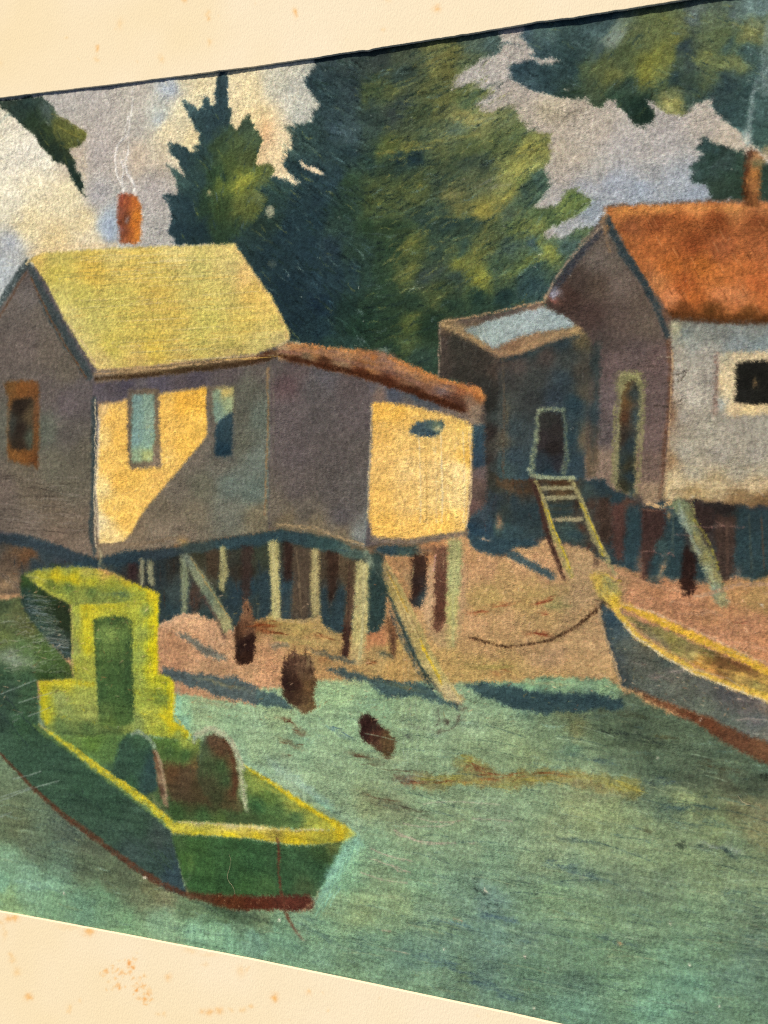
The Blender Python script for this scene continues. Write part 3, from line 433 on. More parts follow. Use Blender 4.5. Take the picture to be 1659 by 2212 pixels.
area('painted_shed', [(948, 694), (1000, 686), (1053, 678), (1106, 666), (1173, 650), (1180, 665), (1246, 704), (1262, 715), (1250, 730), (1200, 740), (1120, 768), (1078, 776), (1040, 750), (975, 716), (950, 706)], [(960, 697, '#8A7048'), (1000, 692, '#5C4E44'), (1053, 685, '#564A42'), (1106, 672, '#5C5048'), (1165, 655, '#7E6450'), (1230, 695, '#6E5A44'), (1250, 710, '#A08250'), (1200, 722, '#846A4A'), (1150, 738, '#9A7650'), (1100, 750, '#8A6646'), (1075, 765, '#86684C'), (1030, 735, '#8A7048'), (990, 712, '#8E7650')], 1.8, 3, .35)
line([(970, 710), (1010, 724), (1045, 748), (1080, 766), (1110, 760), (1160, 738), (1210, 722), (1252, 712)], '#B48C58', 6, .45, 1.3, soft=3, wob=2)
line([(1085, 778), (1130, 768), (1190, 744), (1250, 726)], '#2A383C', 9, .65, .6, soft=3)
line([(950, 697), (975, 707), (1000, 712)], '#C09A64', 4, .5, 1.6, wob=2)
area('painted_shed/roof', SHR, [(1020, 718, '#7E8C84'), (1060, 705, '#90A39C'), (1070, 735, '#8FA29B'), (1110, 690, '#94A7A4'), (1110, 715, '#93A5A0'), (1150, 680, '#97A9A8'), (1170, 700, '#93A5A2'), (1220, 700, '#93A8A6')], 1.5, 2.5, .3)
hatch(SHR, 120, -20, (8, 24), 2, .4, .08, 20, (('#B0BCB6', .12), ('#74857E', .12)))
for xx in (1036, 1048): line([(xx - 4, 706), (xx, 720), (xx + 8, 742)], '#B8C0B0', 1.4, .6)
# shed door
area('painted_shed/door', [(1164, 895), (1180, 890), (1214, 892), (1220, 950), (1222, 1012), (1200, 1026), (1160, 1022), (1156, 1005), (1160, 950)], [(1185, 910, '#363632'), (1200, 930, '#34302E'), (1175, 950, '#383232'), (1195, 970, '#2E2826'), (1175, 1000, '#2C3A42'), (1205, 1010, '#34343A'), (1190, 1022, '#24404C')], 1.8, 2, .25)
hatch([(1164, 895), (1214, 892), (1222, 1012), (1158, 1015)], 70, -60, (8, 22), 1.8, .4, .15, 30)
line([(1149, 1012), (1152, 985), (1158, 950), (1160, 915), (1166, 884), (1190, 884), (1218, 886)], '#7F8A66', [10, 10, 9, 8, 8, 8, 7], .72, .8, 'painted_shed/door_frame', 2, 1)
line([(1218, 886), (1221, 920), (1222, 960), (1222, 1000), (1216, 1022)], '#6C7A5E', [7, 6, 7, 12, 9], .55, 1.0, 'painted_shed/door_frame', 2, 1)
smudge(1168, 888, 8, 4, 0, '#99A076', .6)
# dark space below the shed
UN = [(1018, 1010), (1045, 1000), (1084, 1038), (1150, 1036), (1262, 1036), (1290, 1030), (1330, 1062), (1392, 1090), (1450, 1085), (1500, 1080), (1600, 1094), (1800, 1098), (1800, 1262), (1659, 1250), (1580, 1262), (1480, 1262), (1300, 1220), (1262, 1180), (1170, 1160), (1150, 1160), (1160, 1178), (1106, 1186), (1090, 1200), (1040, 1185), (1010, 1160)]
area('painted_piling_shadow', UN, [(1060, 1030, '#3C3A30'), (1100, 1050, '#5A4630'), (1130, 1040, '#543A24'), (1070, 1060, '#3A3E36'), (1120, 1080, '#2F4248'), (1060, 1090, '#33424A'), (1090, 1110, '#34403C'), (1140, 1110, '#2A3D42'), (1080, 1150, '#33504C'), (1040, 1150, '#2A4658'), (1020, 1160, '#24465A'), (1060, 1170, '#2A4650'), (1110, 1175, '#2E4A50'), (1040, 1120, '#3E5058'), (1280, 1060, '#3A4A46'), (1300, 1040, '#2C424A'), (1330, 1075, '#28424A'), (1300, 1110, '#4A3A30'), (1360, 1100, '#5A4034'), (1380, 1130, '#24444E'), (1370, 1200, '#284650'), (1320, 1150, '#42342C'), (1290, 1150, '#4A4236'),
    (1460, 1110, '#2E464C'), (1450, 1200, '#34504E'), (1500, 1110, '#3A2A26'), (1560, 1100, '#2C2624'), (1520, 1160, '#3E3430'), (1600, 1120, '#2C3230'), (1650, 1110, '#33363A'), (1610, 1180, '#2F4A4E'), (1650, 1180, '#354646'), (1640, 1240, '#3E4C42'), (1600, 1230, '#2C4A50'), (1440, 1240, '#2F484A'), (1220, 1060, '#544028'), (1220, 1110, '#34403A'), (1230, 1150, '#3A4E48')], 1.8, 4, .28, mot=.06)
hatch(UN, 500, 88, (12, 40), 2.4, .45, .16, 8, (('#24434E', .1), ('#5A4034', .08)))
# annex side strip between the sheds
area('painted_shed', [(1018, 918), (1046, 916), (1048, 1006), (1020, 1012)], [(1024, 930, '#34525C'), (1040, 960, '#2C4A5A'), (1030, 1000, '#2C465A')], 1.8, 3, .3)
area('painted_shed', [(1016, 1014), (1050, 1005), (1052, 1080), (1030, 1110), (1006, 1114)], [(1040, 1020, '#6A5A56'), (1030, 1050, '#6E564A'), (1020, 1100, '#6A5048'), (1046, 1070, '#584840')], 2, 3, .35)
smudge(1008, 1062, 5, 26, 4, '#5A3018', .75)

# ---- shore
SHORE = [(X0, 1240), (100, 1235), (230, 1290), (345, 1300), (420, 1290), (470, 1270), (553, 1300), (700, 1300), (830, 1205), (1000, 1150), (1012, 1165), (1040, 1190), (1090, 1205), (1110, 1185), (1160, 1180), (1170, 1165), (1262, 1185), (1310, 1215), (1400, 1246), (1600, 1250), (1800, 1244), (1800, 1600), (1300, 1520), (1100, 1560), (900, 1560), (553, 1560), (340, 1540), (X0, 1540)]
area('painted_shore', SHORE, [(20, 1290, '#9A7A58'), (-60, 1290, '#8C7258'), (380, 1340, '#C49A74'), (420, 1345, '#C79B72'), (470, 1370, '#B9906C'), (380, 1390, '#A87B58'), (430, 1400, '#BE8F68'), (480, 1420, '#B98E66'), (380, 1470, '#A87A5A'), (450, 1450, '#A88460'), (540, 1460, '#B88E64'), (553, 1340, '#7A5A36'), (600, 1345, '#9A854A'), (640, 1360, '#A38A4C'), (700, 1370, '#9E8650'), (590, 1400, '#AE845C'), (580, 1440, '#B8865E'), (680, 1420, '#A68550'), (560, 1480, '#C08E66'), (690, 1480, '#B48A56'),
    (820, 1370, '#A8714A'), (870, 1400, '#A08448'), (820, 1430, '#A28A54'), (850, 1460, '#A9884C'), (880, 1300, '#A0784C'), (890, 1350, '#B28E5E'), (930, 1400, '#B39056'), (960, 1430, '#A68A50'), (960, 1470, '#AC8C50'), (930, 1200, '#B47A4A'), (990, 1240, '#B8906A'), (1010, 1200, '#B5895A'), (1050, 1230, '#B98E62'), (1090, 1260, '#AC8C58'), (1140, 1220, '#BD9364'), (1190, 1240, '#B18860'), (1200, 1290, '#9C8852'), (1150, 1290, '#A68C52'), (1060, 1290, '#A18A50'), (1020, 1290, '#A98E54'), (1090, 1330, '#B28E60'), (1020, 1350, '#B38C60'), (1180, 1340, '#A08454'), (1240, 1290, '#A08560'), (1260, 1250, '#A58A62'), (1240, 1360, '#9F835A'), (1140, 1400, '#A5855A'),
    (1050, 1400, '#AC8A5A'), (1200, 1420, '#A58660'), (1280, 1380, '#A88A60'), (1100, 1440, '#A68A50'), (1020, 1440, '#A68C50'), (1200, 1470, '#AE8A52'), (1280, 1450, '#A8895C'), (1310, 1480, '#A98A58'), (1350, 1270, '#A07E58'), (1420, 1270, '#A5744E'), (1400, 1300, '#B07C58'), (1480, 1300, '#B07A56'), (1560, 1330, '#A87850'), (1600, 1280, '#A87E4E'), (1650, 1290, '#9E7E4C'), (1620, 1360, '#B07C58'), (1659, 1400, '#B57C54'), (1540, 1380, '#B8805C'), (1700, 1300, '#9E7E4C'), (1700, 1420, '#B57C54'), (1010, 1495, '#A88C50'), (1200, 1500, '#8E8E5C')], 1.8, 4, .3, mot=.05, gain=(1.06, 1.01, .94))
hatch(SHORE, 3000, lambda x, y: -25 if x < 1350 else 15, (5, 18), 1.8, .5, .15, 40, (('#DCB084', .14), ('#86703A', .12), ('#B4744C', .08), ('#8E5A34', .05)))
for a_ in ((575, 1350, 36, 6, -5, '#8A4A24', .75), (570, 1362, 30, 5, 5, '#8A4220', .7), (600, 1352, 20, 4, -10, '#9A5A2E', .5), (690, 1376, 26, 5, 5, '#9C6838', .6), (800, 1370, 14, 12, 0, '#9A5530', .5), (800, 1430, 12, 6, 0, '#94592E', .6), (700, 1425, 12, 5, 0, '#96582E', .5), (1090, 1305, 40, 3, -12, '#A86838', .65), (1030, 1322, 26, 3, -5, '#A25E34', .6), (1175, 1298, 24, 4, -20, '#94482A', .75), (1165, 1370, 24, 5, 5, '#8C4226', .8), (1175, 1325, 12, 3, 10, '#9C5A34', .5), (1090, 1445, 18, 4, 0, '#A06030', .6), (1070, 1455, 12, 4, 0, '#A05A30', .5), (620, 1352, 60, 7, 5, '#A3934A', .5), (630, 1380, 60, 6, 5, '#9C8A4C', .5), (1080, 1440, 60, 12, 0, '#A3924E', .35), (1210, 1300, 30, 12, 0, '#8E8650', .4), (940, 1460, 60, 14, 0, '#A8904E', .35), (1110, 1480, 60, 10, 0, '#B0904E', .4)):
    smudge(*a_)
for k in range(26):
    x_ = 1420 + rng.rand() * 230; y_ = 1285 + (x_ - 1420) * .38 + rng.rand() * 50; line([(x_, y_), (x_ + 20, y_ - 2 + rng.randn() * 3), (x_ + 45, y_ + 5 + rng.randn() * 3)], ('#C89A78', '#8A5A3A', '#C28A66')[k % 3], 1.4, .5)
# shed and ladder shadows on the shore
for P_, cc in (([(1014, 1150), (1045, 1160), (1106, 1166), (1160, 1168), (1164, 1178), (1106, 1178), (1098, 1196), (1060, 1200), (1030, 1188), (1014, 1176)], '#2C4C58'), ([(1085, 1182), (1106, 1189), (1146, 1209), (1189, 1234), (1204, 1250), (1192, 1252), (1160, 1238), (1126, 1217), (1095, 1203)], '#34525A')):
    area('painted_shore', P_, cc, 1.6, 2.5, .3, .92)
hatch([(1014, 1150), (1160, 1165), (1204, 1252), (1098, 1205)], 60, 25, (10, 26), 2, .4, .14, 10)
smudge(1078, 1130, 6, 16, 0, '#C08A5C', .7); smudge(1046, 1166, 10, 2.5, 10, '#C89A70', .7); smudge(1114, 1172, 40, 2, 0, '#24424E', .5)
smudge(1244, 1157, 20, 9, 10, '#2C4A50', .8)
# pilings under the right cabin
for P_, cc in (([(1293, 1080), (1318, 1070), (1322, 1130), (1316, 1190), (1296, 1150)], '#45342A'), ([(1322, 1085), (1350, 1090), (1352, 1140), (1346, 1212), (1326, 1210), (1322, 1140)], '#563830'), ([(1384, 1095), (1440, 1098), (1432, 1150), (1412, 1190), (1410, 1240), (1398, 1255), (1384, 1250), (1382, 1170)], '#472E28'), ([(1474, 1184), (1486, 1180), (1502, 1200), (1504, 1270), (1492, 1290), (1476, 1288), (1468, 1250)], '#2F1B17'), ([(1545, 1110), (1592, 1115), (1590, 1180), (1586, 1240), (1560, 1262), (1545, 1220)], '#48352C'), ([(1500, 1094), (1545, 1096), (1540, 1150), (1515, 1150)], '#3A2C28')):
    area('painted_cabin/piling', P_, cc, 1.8, 3, .3, .9); hatch(P_, 34, 88, (12, 36), 2, .5, .18, 6, (('#6E4A3C', .1),))
for P_ in ([(1352, 1090), (1382, 1092), (1382, 1170), (1374, 1216), (1352, 1218)], [(1400, 1225), (1420, 1190), (1436, 1200), (1432, 1255), (1416, 1265), (1400, 1258)], [(1444, 1120), (1474, 1100), (1478, 1180), (1468, 1250), (1446, 1258), (1440, 1210)], [(1506, 1210), (1530, 1230), (1534, 1262), (1506, 1262)], [(1594, 1100), (1659, 1100), (1790, 1110), (1790, 1240), (1650, 1236), (1620, 1262), (1604, 1240), (1592, 1180)]):
    area(None, P_, '#28444A', 2, 3, .3, .75)
smudge(1430, 1232, 6, 26, 8, '#A87E54', .7); smudge(1385, 1225, 8, 26, 0, '#9A6E50', .5); smudge(1447, 1115, 5, 10, 0, '#B88A50', .7); smudge(1590, 1250, 10, 20, 20, '#A87A5A', .5)
# pale brace
BRC = [(1447, 1090), (1462, 1075), (1490, 1085), (1500, 1110), (1512, 1150), (1545, 1210), (1562, 1262), (1578, 1300), (1560, 1318), (1545, 1300), (1525, 1240), (1500, 1190), (1478, 1140), (1462, 1110)]
area('painted_cabin/brace', BRC, [(1465, 1090, '#6E7A56'), (1475, 1120, '#8A9A84'), (1490, 1115, '#6A6A3E'), (1490, 1160, '#6C7A60'), (1510, 1165, '#7E7848'), (1510, 1195, '#76785A'), (1530, 1200, '#8A8448'), (1530, 1240, '#8C9A7A'), (1550, 1240, '#948850'), (1545, 1280, '#7A8A70'), (1565, 1290, '#978C58')], 1.5, 3, .35)
hatch(BRC, 110, 62, (12, 34), 1.6, .55, .14, 10, (('#A9B090', .12), ('#4A4A30', .12), ('#B0A040', .08)))
line([(1466, 1088), (1478, 1120), (1492, 1160), (1510, 1195)], '#8FA08C', 6, .5, .8); line([(1498, 1120), (1520, 1150), (1540, 1190), (1552, 1230)], '#A09432', 4, .6, .8); line([(1494, 1086), (1500, 1110)], '#A8A458', 4, .6)
for pts in ([(1498, 1135), (1530, 1140), (1550, 1136), (1575, 1136), (1610, 1140)], [(1455, 1155), (1470, 1154), (1500, 1160)], [(1385, 1193), (1410, 1191), (1430, 1200)], [(1545, 1125), (1556, 1134)], [(1440, 1196), (1450, 1192), (1456, 1200)]): line(pts, '#8E665A', 2.6, .6)
line([(1385, 1100), (1410, 1104), (1440, 1098), (1455, 1098)], '#B87850', 2, .5)
# landing and ladder
line([(1146, 1018), (1150, 1026), (1170, 1030), (1200, 1034), (1240, 1032)], '#8E9A72', [9, 10, 8, 7, 6], .8, .8, 'painted_ladder', 2)
smudge(1144, 1016, 5, 4, 20, '#B4BC90', .7); smudge(1200, 1042, 30, 3, 0, '#54341E', .8)
line([(1150, 1035), (1162, 1060), (1170, 1100), (1180, 1150), (1196, 1190), (1210, 1230), (1218, 1250)], '#4E342A', [12, 14, 12, 11, 10, 9, 8], .85, .5, 'painted_ladder', 2)
line([(1156, 1040), (1168, 1065), (1180, 1105), (1192, 1150), (1210, 1190), (1224, 1222), (1234, 1246)], '#9A8E50', [8, 8, 9, 12, 14, 13, 10], .8, .7, 'painted_ladder', 2)
line([(1170, 1085), (1184, 1120), (1196, 1152), (1210, 1180), (1222, 1212), (1236, 1244)], '#C4A922', 4, .7, .9, wob=1)
line([(1234, 1036), (1246, 1062), (1262, 1100), (1276, 1140), (1292, 1175), (1312, 1215), (1330, 1240)], '#98905A', [10, 10, 10, 12, 13, 12, 8], .8, .7, 'painted_ladder', 2)
line([(1254, 1085), (1266, 1112), (1282, 1150), (1296, 1180), (1304, 1200)], '#BDA62C', 5, .65, .9, wob=1)
for (ya, col_) in ((1054, '#857E56'), (1075, '#948F64'), (1122, '#A08A60')):
    line([(1172 + (ya - 1054) * .35, ya + 1), (1200 + (ya - 1054) * .4, ya - 1), (1234 + (ya - 1054) * .3, ya - 1)], col_, 7, .8, .8, 'painted_ladder', 2)
for ya in (1092, 1106): line([(1190, ya), (1215, ya), (1240, ya - 2)], '#2E4246', 6, .6)
smudge(1244, 1090, 5, 16, 0, '#40281E', .7); smudge(1256, 1140, 7, 12, 0, '#5A3828', .6); smudge(1270, 1184, 6, 8, 0, '#4A2C24', .8); smudge(1288, 1214, 9, 9, 0, '#5E4436', .75)

# ---- left cottage
GW = [(58, 566), (40, 600), (0, 660), (X0, 860), (X0, 1130), (0, 1146), (80, 1166), (150, 1190), (206, 1204), (208, 860), (200, 822), (150, 745), (90, 620)]
area('painted_cottage', GW, [(58, 590, '#5E5550'), (60, 640, '#68605A'), (20, 680, '#655C54'), (0, 760, '#655A52'), (90, 690, '#665D52'), (60, 740, '#6A5E56'), (110, 760, '#6A5F52'), (150, 800, '#655C4E'), (-60, 850, '#665A50'), (100, 850, '#645A54'), (150, 870, '#605656'), (180, 850, '#5E5654'), (100, 930, '#5E6254'), (150, 940, '#5E5850'), (180, 980, '#625C4C'), (5, 930, '#5E5E50'), (120, 1010, '#666250'), (150, 1050, '#66604E'), (50, 1020, '#685E4C'), (10, 1060, '#6E6054'), (70, 1080, '#6A5E4C'), (120, 1110, '#6C5E4C'), (20, 1110, '#665A4E'), (60, 1140, '#726456'), (170, 1150, '#6E5F4E'), (130, 1170, '#7A6654'), (180, 1190, '#7C6A58')], 1.2, 1.5, .2, mot=.03)
hatch(GW, 800, lambda x, y: -50 if y < 1000 else 12, (8, 26), 1.8, .38, .10, 25, (('#82766A', .10), ('#4A4038', .12)))
for k in range(22):
    x_ = rng.uniform(-20, 160); y_ = 1030 + rng.rand() * 120; line([(x_, y_), (x_ + 20, y_ + 3 * rng.randn()), (x_ + 44, y_ + 4 + 3 * rng.randn())], ('#8E8272', '#8A7E74', '#463C32')[k % 3], 1.4, .5, wob=1)
line([(67, 705), (66, 760), (70, 800), (80, 880), (83, 900)], '#8A7E70', 1.3, .5)
# gable window
area('painted_cottage/window_frame', [(8, 824), (50, 822), (83, 824), (84, 900), (83, 1012), (74, 1012), (72, 1000), (58, 1006), (18, 994), (13, 930), (17, 862)], [(15, 835, '#6E4A24'), (50, 835, '#7C4A20'), (78, 835, '#7A4A24'), (78, 880, '#70482A'), (80, 960, '#6E4624'), (78, 1000, '#6A3E1E'), (30, 990, '#7E5024'), (55, 990, '#7A4A20'), (16, 920, '#64523A')], 2, 2.5, .3)
hatch([(8, 824), (84, 822), (83, 1010), (18, 994)], 60, 10, (8, 22), 2, .45, .15, 30)
area('painted_cottage/window', [(28, 862), (60, 860), (72, 862), (72, 930), (70, 972), (27, 972), (20, 960), (20, 890)], [(45, 880, '#30261E'), (45, 930, '#342A22'), (68, 900, '#5A4A32'), (68, 950, '#4A5040'), (24, 920, '#3E4038'), (45, 965, '#3A2E22')], 2, 2, .25)
# rake boards
line([(58, 566), (75, 600), (100, 655), (130, 710), (160, 760), (192, 812)], '#3A494A', [10, 17, 21, 23, 22, 18], .92, .4, 'painted_cottage/barge_board', 3)
line([(66, 600), (90, 650), (118, 704), (150, 760), (186, 816)], '#6E4628', 4, .7, .7, soft=1.6)
line([(58, 566), (40, 592), (18, 626), (-6, 662), (-80, 780)], '#3C4C4C', [10, 14, 15, 15, 15], .9, .4, 'painted_cottage/barge_board', 2.5)
line([(56, 590), (38, 616), (12, 664), (-4, 690), (-80, 810)], '#62422C', 4.5, .6, .7, soft=1.6)
# front wall, lit and shaded parts
SW = [(200, 822), (340, 806), (470, 792), (592, 770), (590, 900), (582, 1020), (580, 1146), (553, 1152), (430, 1168), (400, 1174), (270, 1196), (206, 1206)]
area('painted_cottage/front_wall', SW, [(225, 830, '#544C54'), (225, 850, '#5E565A'), (280, 824, '#4E4854'), (340, 822, '#544E58'), (420, 812, '#544C54'), (230, 840, '#5A5254'), (300, 828, '#5B5456'), (400, 818, '#5A5052'), (500, 800, '#5C5250'), (570, 795, '#605850'), (540, 840, '#5E5E50'), (560, 900, '#626C5E'), (530, 900, '#5C5C4E'), (520, 960, '#5F6050'), (560, 1000, '#667064'), (480, 1000, '#6A6658'), (420, 990, '#6E6456'), (440, 1050, '#6A6854'), (500, 1050, '#647064'), (550, 1060, '#627064'), (380, 1060, '#6E6454'), (350, 1100, '#70644F'), (420, 1110, '#746A54'), (500, 1110, '#6F7060'), (560, 1120, '#746A50'), (300, 1150, '#7C6A52'), (250, 1185, '#7E6C54'), (400, 1150, '#786A56'), (450, 930, '#6E6456'), (340, 1150, '#80705A')], 1.3, 1.5, .2, mot=.04)
hatch(SW, 700, -58, (8, 26), 1.8, .38, .10, 25, (('#86836E', .10), ('#4A4A40', .12)))
LIT = [(213, 874), (245, 870), (278, 862), (300, 858), (347, 851), (400, 843), (447, 836), (446, 880), (449, 937), (432, 962), (420, 974), (380, 1024), (347, 1060), (310, 1106), (283, 1152), (267, 1169), (245, 1174), (214, 1176), (212, 1100), (206, 1040), (212, 960)]
area('painted_cottage/front_wall', LIT, [(220, 885, '#D8B276'), (220, 950, '#E4BE72'), (240, 900, '#E3B055'), (260, 950, '#DDAA4E'), (240, 1000, '#E2B35A'), (220, 1060, '#EBCB88'), (260, 1040, '#DFAC4E'), (300, 1030, '#E2B050'), (240, 1100, '#E6B85E'), (215, 1130, '#EBD6A4'), (270, 1120, '#E4B356'), (235, 1165, '#E8C888'), (355, 870, '#E0AE52'), (400, 870, '#E0A63E'), (440, 860, '#E2A940'), (370, 930, '#E0AE54'), (420, 920, '#E2B04E'), (360, 990, '#E3B660'), (400, 960, '#E2AE4C'), (320, 1050, '#E4B45A'), (345, 1040, '#E0AE58')], 1.3, 1.5, .2, mot=.02, gain=(1.06, 1.04, .92))
hatch(LIT, 420, -20, (8, 24), 2.0, .4, .05, 30, (('#F0CC80', .15), ('#D89A38', .14)))
line([(213, 900), (211, 1000), (208, 1060), (213, 1160)], '#F0DDB4', 6, .5, .8, soft=3)
line([(203, 862), (203, 1000), (200, 1080), (196, 1150), (204, 1196)], '#38494A', [12, 11, 10, 10, 8], .85, .4, 'painted_cottage/corner_board', 3)
line([(213, 872), (260, 868), (277, 860)], '#9A7A50', 6, .5, 1, soft=2); line([(345, 850), (400, 842), (450, 836)], '#B89450', 5, .5, 1, soft=2)
# windows of the front wall
area('painted_cottage/window_frame', [(275, 842), (343, 838), (345, 930), (348, 1008), (300, 1012), (284, 1016), (277, 1004), (275, 930)], [(280, 850, '#665A4C'), (279, 930, '#6C5E4A'), (280, 1005, '#6E604A'), (338, 860, '#6E5E48'), (342, 940, '#7C6A4C'), (342, 1000, '#84705A'), (310, 1006, '#74664E')], 1.6, 2, .3)
area('painted_cottage/window', [(286, 852), (332, 852), (334, 930), (330, 996), (290, 1000), (284, 996), (284, 930)], [(300, 860, '#6A9086'), (320, 870, '#77957E'), (300, 900, '#6C9688'), (325, 910, '#84A086'), (295, 950, '#6B978E'), (320, 960, '#7AA088'), (295, 990, '#8AA47A'), (320, 985, '#A2AC62')], 1.4, 2, .3)
hatch([(284, 852), (332, 852), (332, 1000), (284, 1000)], 70, -70, (6, 18), 2, .4, .08, 20, (('#9ABAA0', .15), ('#B4B468', .06)))
line([(284, 929), (332, 929)], '#56807C', 3, .6, .8)
area('painted_cottage/window_frame', [(449, 836), (508, 832), (512, 838), (510, 900), (506, 1000), (502, 1000), (460, 994), (450, 930)], [(453, 850, '#6A5E4C'), (456, 930, '#625A4E'), (508, 850, '#565446'), (507, 950, '#585A52'), (480, 840, '#8A7C50')], 1.6, 2, .3, .9)
area('painted_cottage/window', [(458, 846), (470, 842), (504, 838), (504, 888), (490, 900), (480, 912), (464, 914)], [(470, 850, '#7A9070'), (490, 848, '#C2A856'), (470, 880, '#6E8A74'), (495, 870, '#8C9C6C'), (470, 905, '#74907A')], 1.5, 2, .3)
area('painted_cottage/window', [(465, 926), (472, 908), (490, 898), (503, 888), (503, 930), (500, 986), (464, 986)], [(490, 900, '#2E4C56'), (475, 930, '#284854'), (495, 940, '#2A4650'), (480, 975, '#1C3E50')], 1.5, 2, .25)
hatch([(465, 900), (503, 888), (500, 986), (464, 986)], 40, -60, (6, 16), 1.8, .4, .15, 20)
# eaves
area('painted_cottage/roof', [(198, 806), (213, 800), (400, 784), (553, 766), (600, 752), (622, 742), (620, 760), (596, 772), (553, 786), (400, 806), (300, 816), (205, 828)], [(210, 812, '#7C6A54'), (300, 803, '#9A8050'), (400, 794, '#8A7448'), (500, 782, '#7E6644'), (600, 765, '#6A4A30'), (300, 812, '#5C4630'), (400, 802, '#4A3C28'), (500, 790, '#4A3420'), (580, 778, '#5A3420')], 1.6, 1.5, .3)
RF = [(62, 560), (90, 546), (250, 535), (400, 531), (506, 526), (530, 560), (553, 596), (586, 640), (606, 678), (624, 712), (626, 736), (590, 752), (553, 764), (400, 782), (300, 793), (213, 800), (200, 790), (170, 740), (140, 690), (120, 650), (85, 590)]
area('painted_cottage/roof', RF, [(80, 560, '#D2AC5E'), (120, 556, '#BCA85A'), (250, 550, '#CDB268'), (380, 545, '#DBC07A'), (500, 540, '#CFB470'), (120, 590, '#BDA850'), (200, 590, '#CDA64A'), (280, 580, '#D0AE58'), (350, 600, '#C8AC58'), (430, 590, '#BFAE66'), (500, 580, '#C8B070'), (530, 590, '#DDB070'), (120, 640, '#BFB064'), (180, 640, '#BCAC58'), (260, 650, '#C3B05A'), (340, 630, '#C4A24E'), (420, 640, '#C0AA5E'), (480, 640, '#C4AE62'), (550, 640, '#D6AC5A'), (580, 660, '#DDB462'), (150, 690, '#C8B672'), (210, 700, '#BDAE60'), (300, 700, '#C6AC54'), (380, 690, '#C5A450'), (450, 690, '#C3B25C'), (530, 700, '#CDB05A'), (600, 700, '#CDB262'), (180, 740, '#C8B46E'), (240, 750, '#C6B054'), (330, 750, '#C8A848'), (420, 740, '#C0AE5C'), (500, 750, '#BAA656'), (560, 740, '#C2AC68'), (600, 735, '#B9A26A'), (220, 785, '#C2A66A'), (300, 782, '#C4A25C'), (400, 772, '#BFA05A'), (500, 762, '#BC9E62')], 1.4, 1.5, .18, mot=.02, gain=(1.03, 1.05, .90))
hatch(RF, 1500, -3, (10, 46), 1.8, .38, .07, 9, (('#E2BE60', .12), ('#A8A04E', .10), ('#DCA84A', .06)))
for k in range(26):
    y_ = rng.uniform(550, 780); xa = 90 + (y_ - 550) * .5 + rng.rand() * 200; line([(xa, y_), (xa + 60, y_ - 3), (xa + 150, y_ - 8)], ('#DDA83E', '#9E984A', '#E2C888')[k % 3], 2.2, .32, 1.0)
line([(506, 530), (553, 600), (586, 648), (612, 695), (622, 735)], '#E2B466', 6, .45, 1.2, soft=3, wob=1.5)
line([(210, 800), (300, 794), (400, 783), (553, 766)], '#C89A62', 4, .6, .9, soft=2)
line([(150, 700), (180, 742), (205, 785)], '#D8B090', 4, .35, 1, soft=2)
line([(208, 818), (300, 812), (400, 800), (500, 790), (596, 772)], '#44301C', [7, 8, 9, 8, 8], .85, .6, soft=2)
# chimney
CH = z(0, 0, [(770, 1260), (800, 1250), (870, 1262), (895, 1285), (915, 1340), (920, 1420), (915, 1570), (880, 1585), (780, 1580), (772, 1500), (760, 1400)])
area('painted_cottage/chimney', CH, [(262, 430, '#9A4A34'), (262, 460, '#8A4A34'), (262, 500, '#8C4A36'), (273, 440, '#8E4228'), (274, 475, '#703824'), (274, 505, '#7C3E26'), (284, 440, '#B45A28'), (292, 440, '#C46420'), (296, 470, '#D87822'), (290, 490, '#CC6A1E'), (298, 510, '#D87A26'), (280, 515, '#B05A22'), (268, 520, '#9A5434')], 1.6, 3, .25)
hatch(CH, 70, 85, (8, 22), 2, .45, .12, 12, (('#E08A30', .12), ('#7A3420', .12)))
smudge(276, 473, 4, 5, 0, '#A09A98', .7); smudge(262, 498, 7, 4, 0, '#9A7A74', .4)
line([(253, 425), (254, 480), (256, 520)], '#A9745C', 4, .4, 1, soft=2); line([(307, 450), (309, 520)], '#B98A6A', 4, .4, 1, soft=3)

# ---- lean-to annex
AW = [(586, 776), (620, 772), (690, 790), (780, 812), (806, 832), (806, 870), (803, 960), (795, 1106), (788, 1184), (740, 1172), (640, 1150), (583, 1140), (580, 1000)]
area('painted_annex', AW, [(600, 792, '#5A524E'), (640, 800, '#5F5250'), (620, 830, '#604C4C'), (700, 815, '#5A5658'), (760, 830, '#584E4C'), (790, 850, '#5C5250'), (680, 840, '#575250'), (620, 900, '#625856'), (700, 900, '#5A5350'), (770, 900, '#605654'), (640, 980, '#605654'), (720, 980, '#5A524E'), (780, 980, '#5C544E'), (640, 1060, '#5E5550'), (720, 1060, '#5A534E'), (770, 1060, '#5E5852'), (600, 1100, '#6C6252'), (660, 1110, '#625A4E'), (740, 1120, '#5C5654'), (620, 1130, '#706248'), (680, 1140, '#786A50'), (740, 1160, '#74664E'), (780, 1160, '#7C8078')], 1.2, 1.5, .2, mot=.03)
hatch(AW, 900, -55, (7, 22), 1.6, .38, .09, 30, (('#76706C', .08), ('#463E3A', .12)))
line([(578, 795), (580, 880), (577, 960), (574, 1040), (572, 1110)], '#8E6C48', 4, .6, 1.2, soft=2, wob=1)
line([(590, 800), (592, 900), (588, 1000), (584, 1100)], '#7C7460', 3, .35, 1.2, soft=2)
line([(803, 870), (800, 960), (796, 1040), (792, 1110), (787, 1180)], '#66706E', 5, .5, .9, soft=2.5)
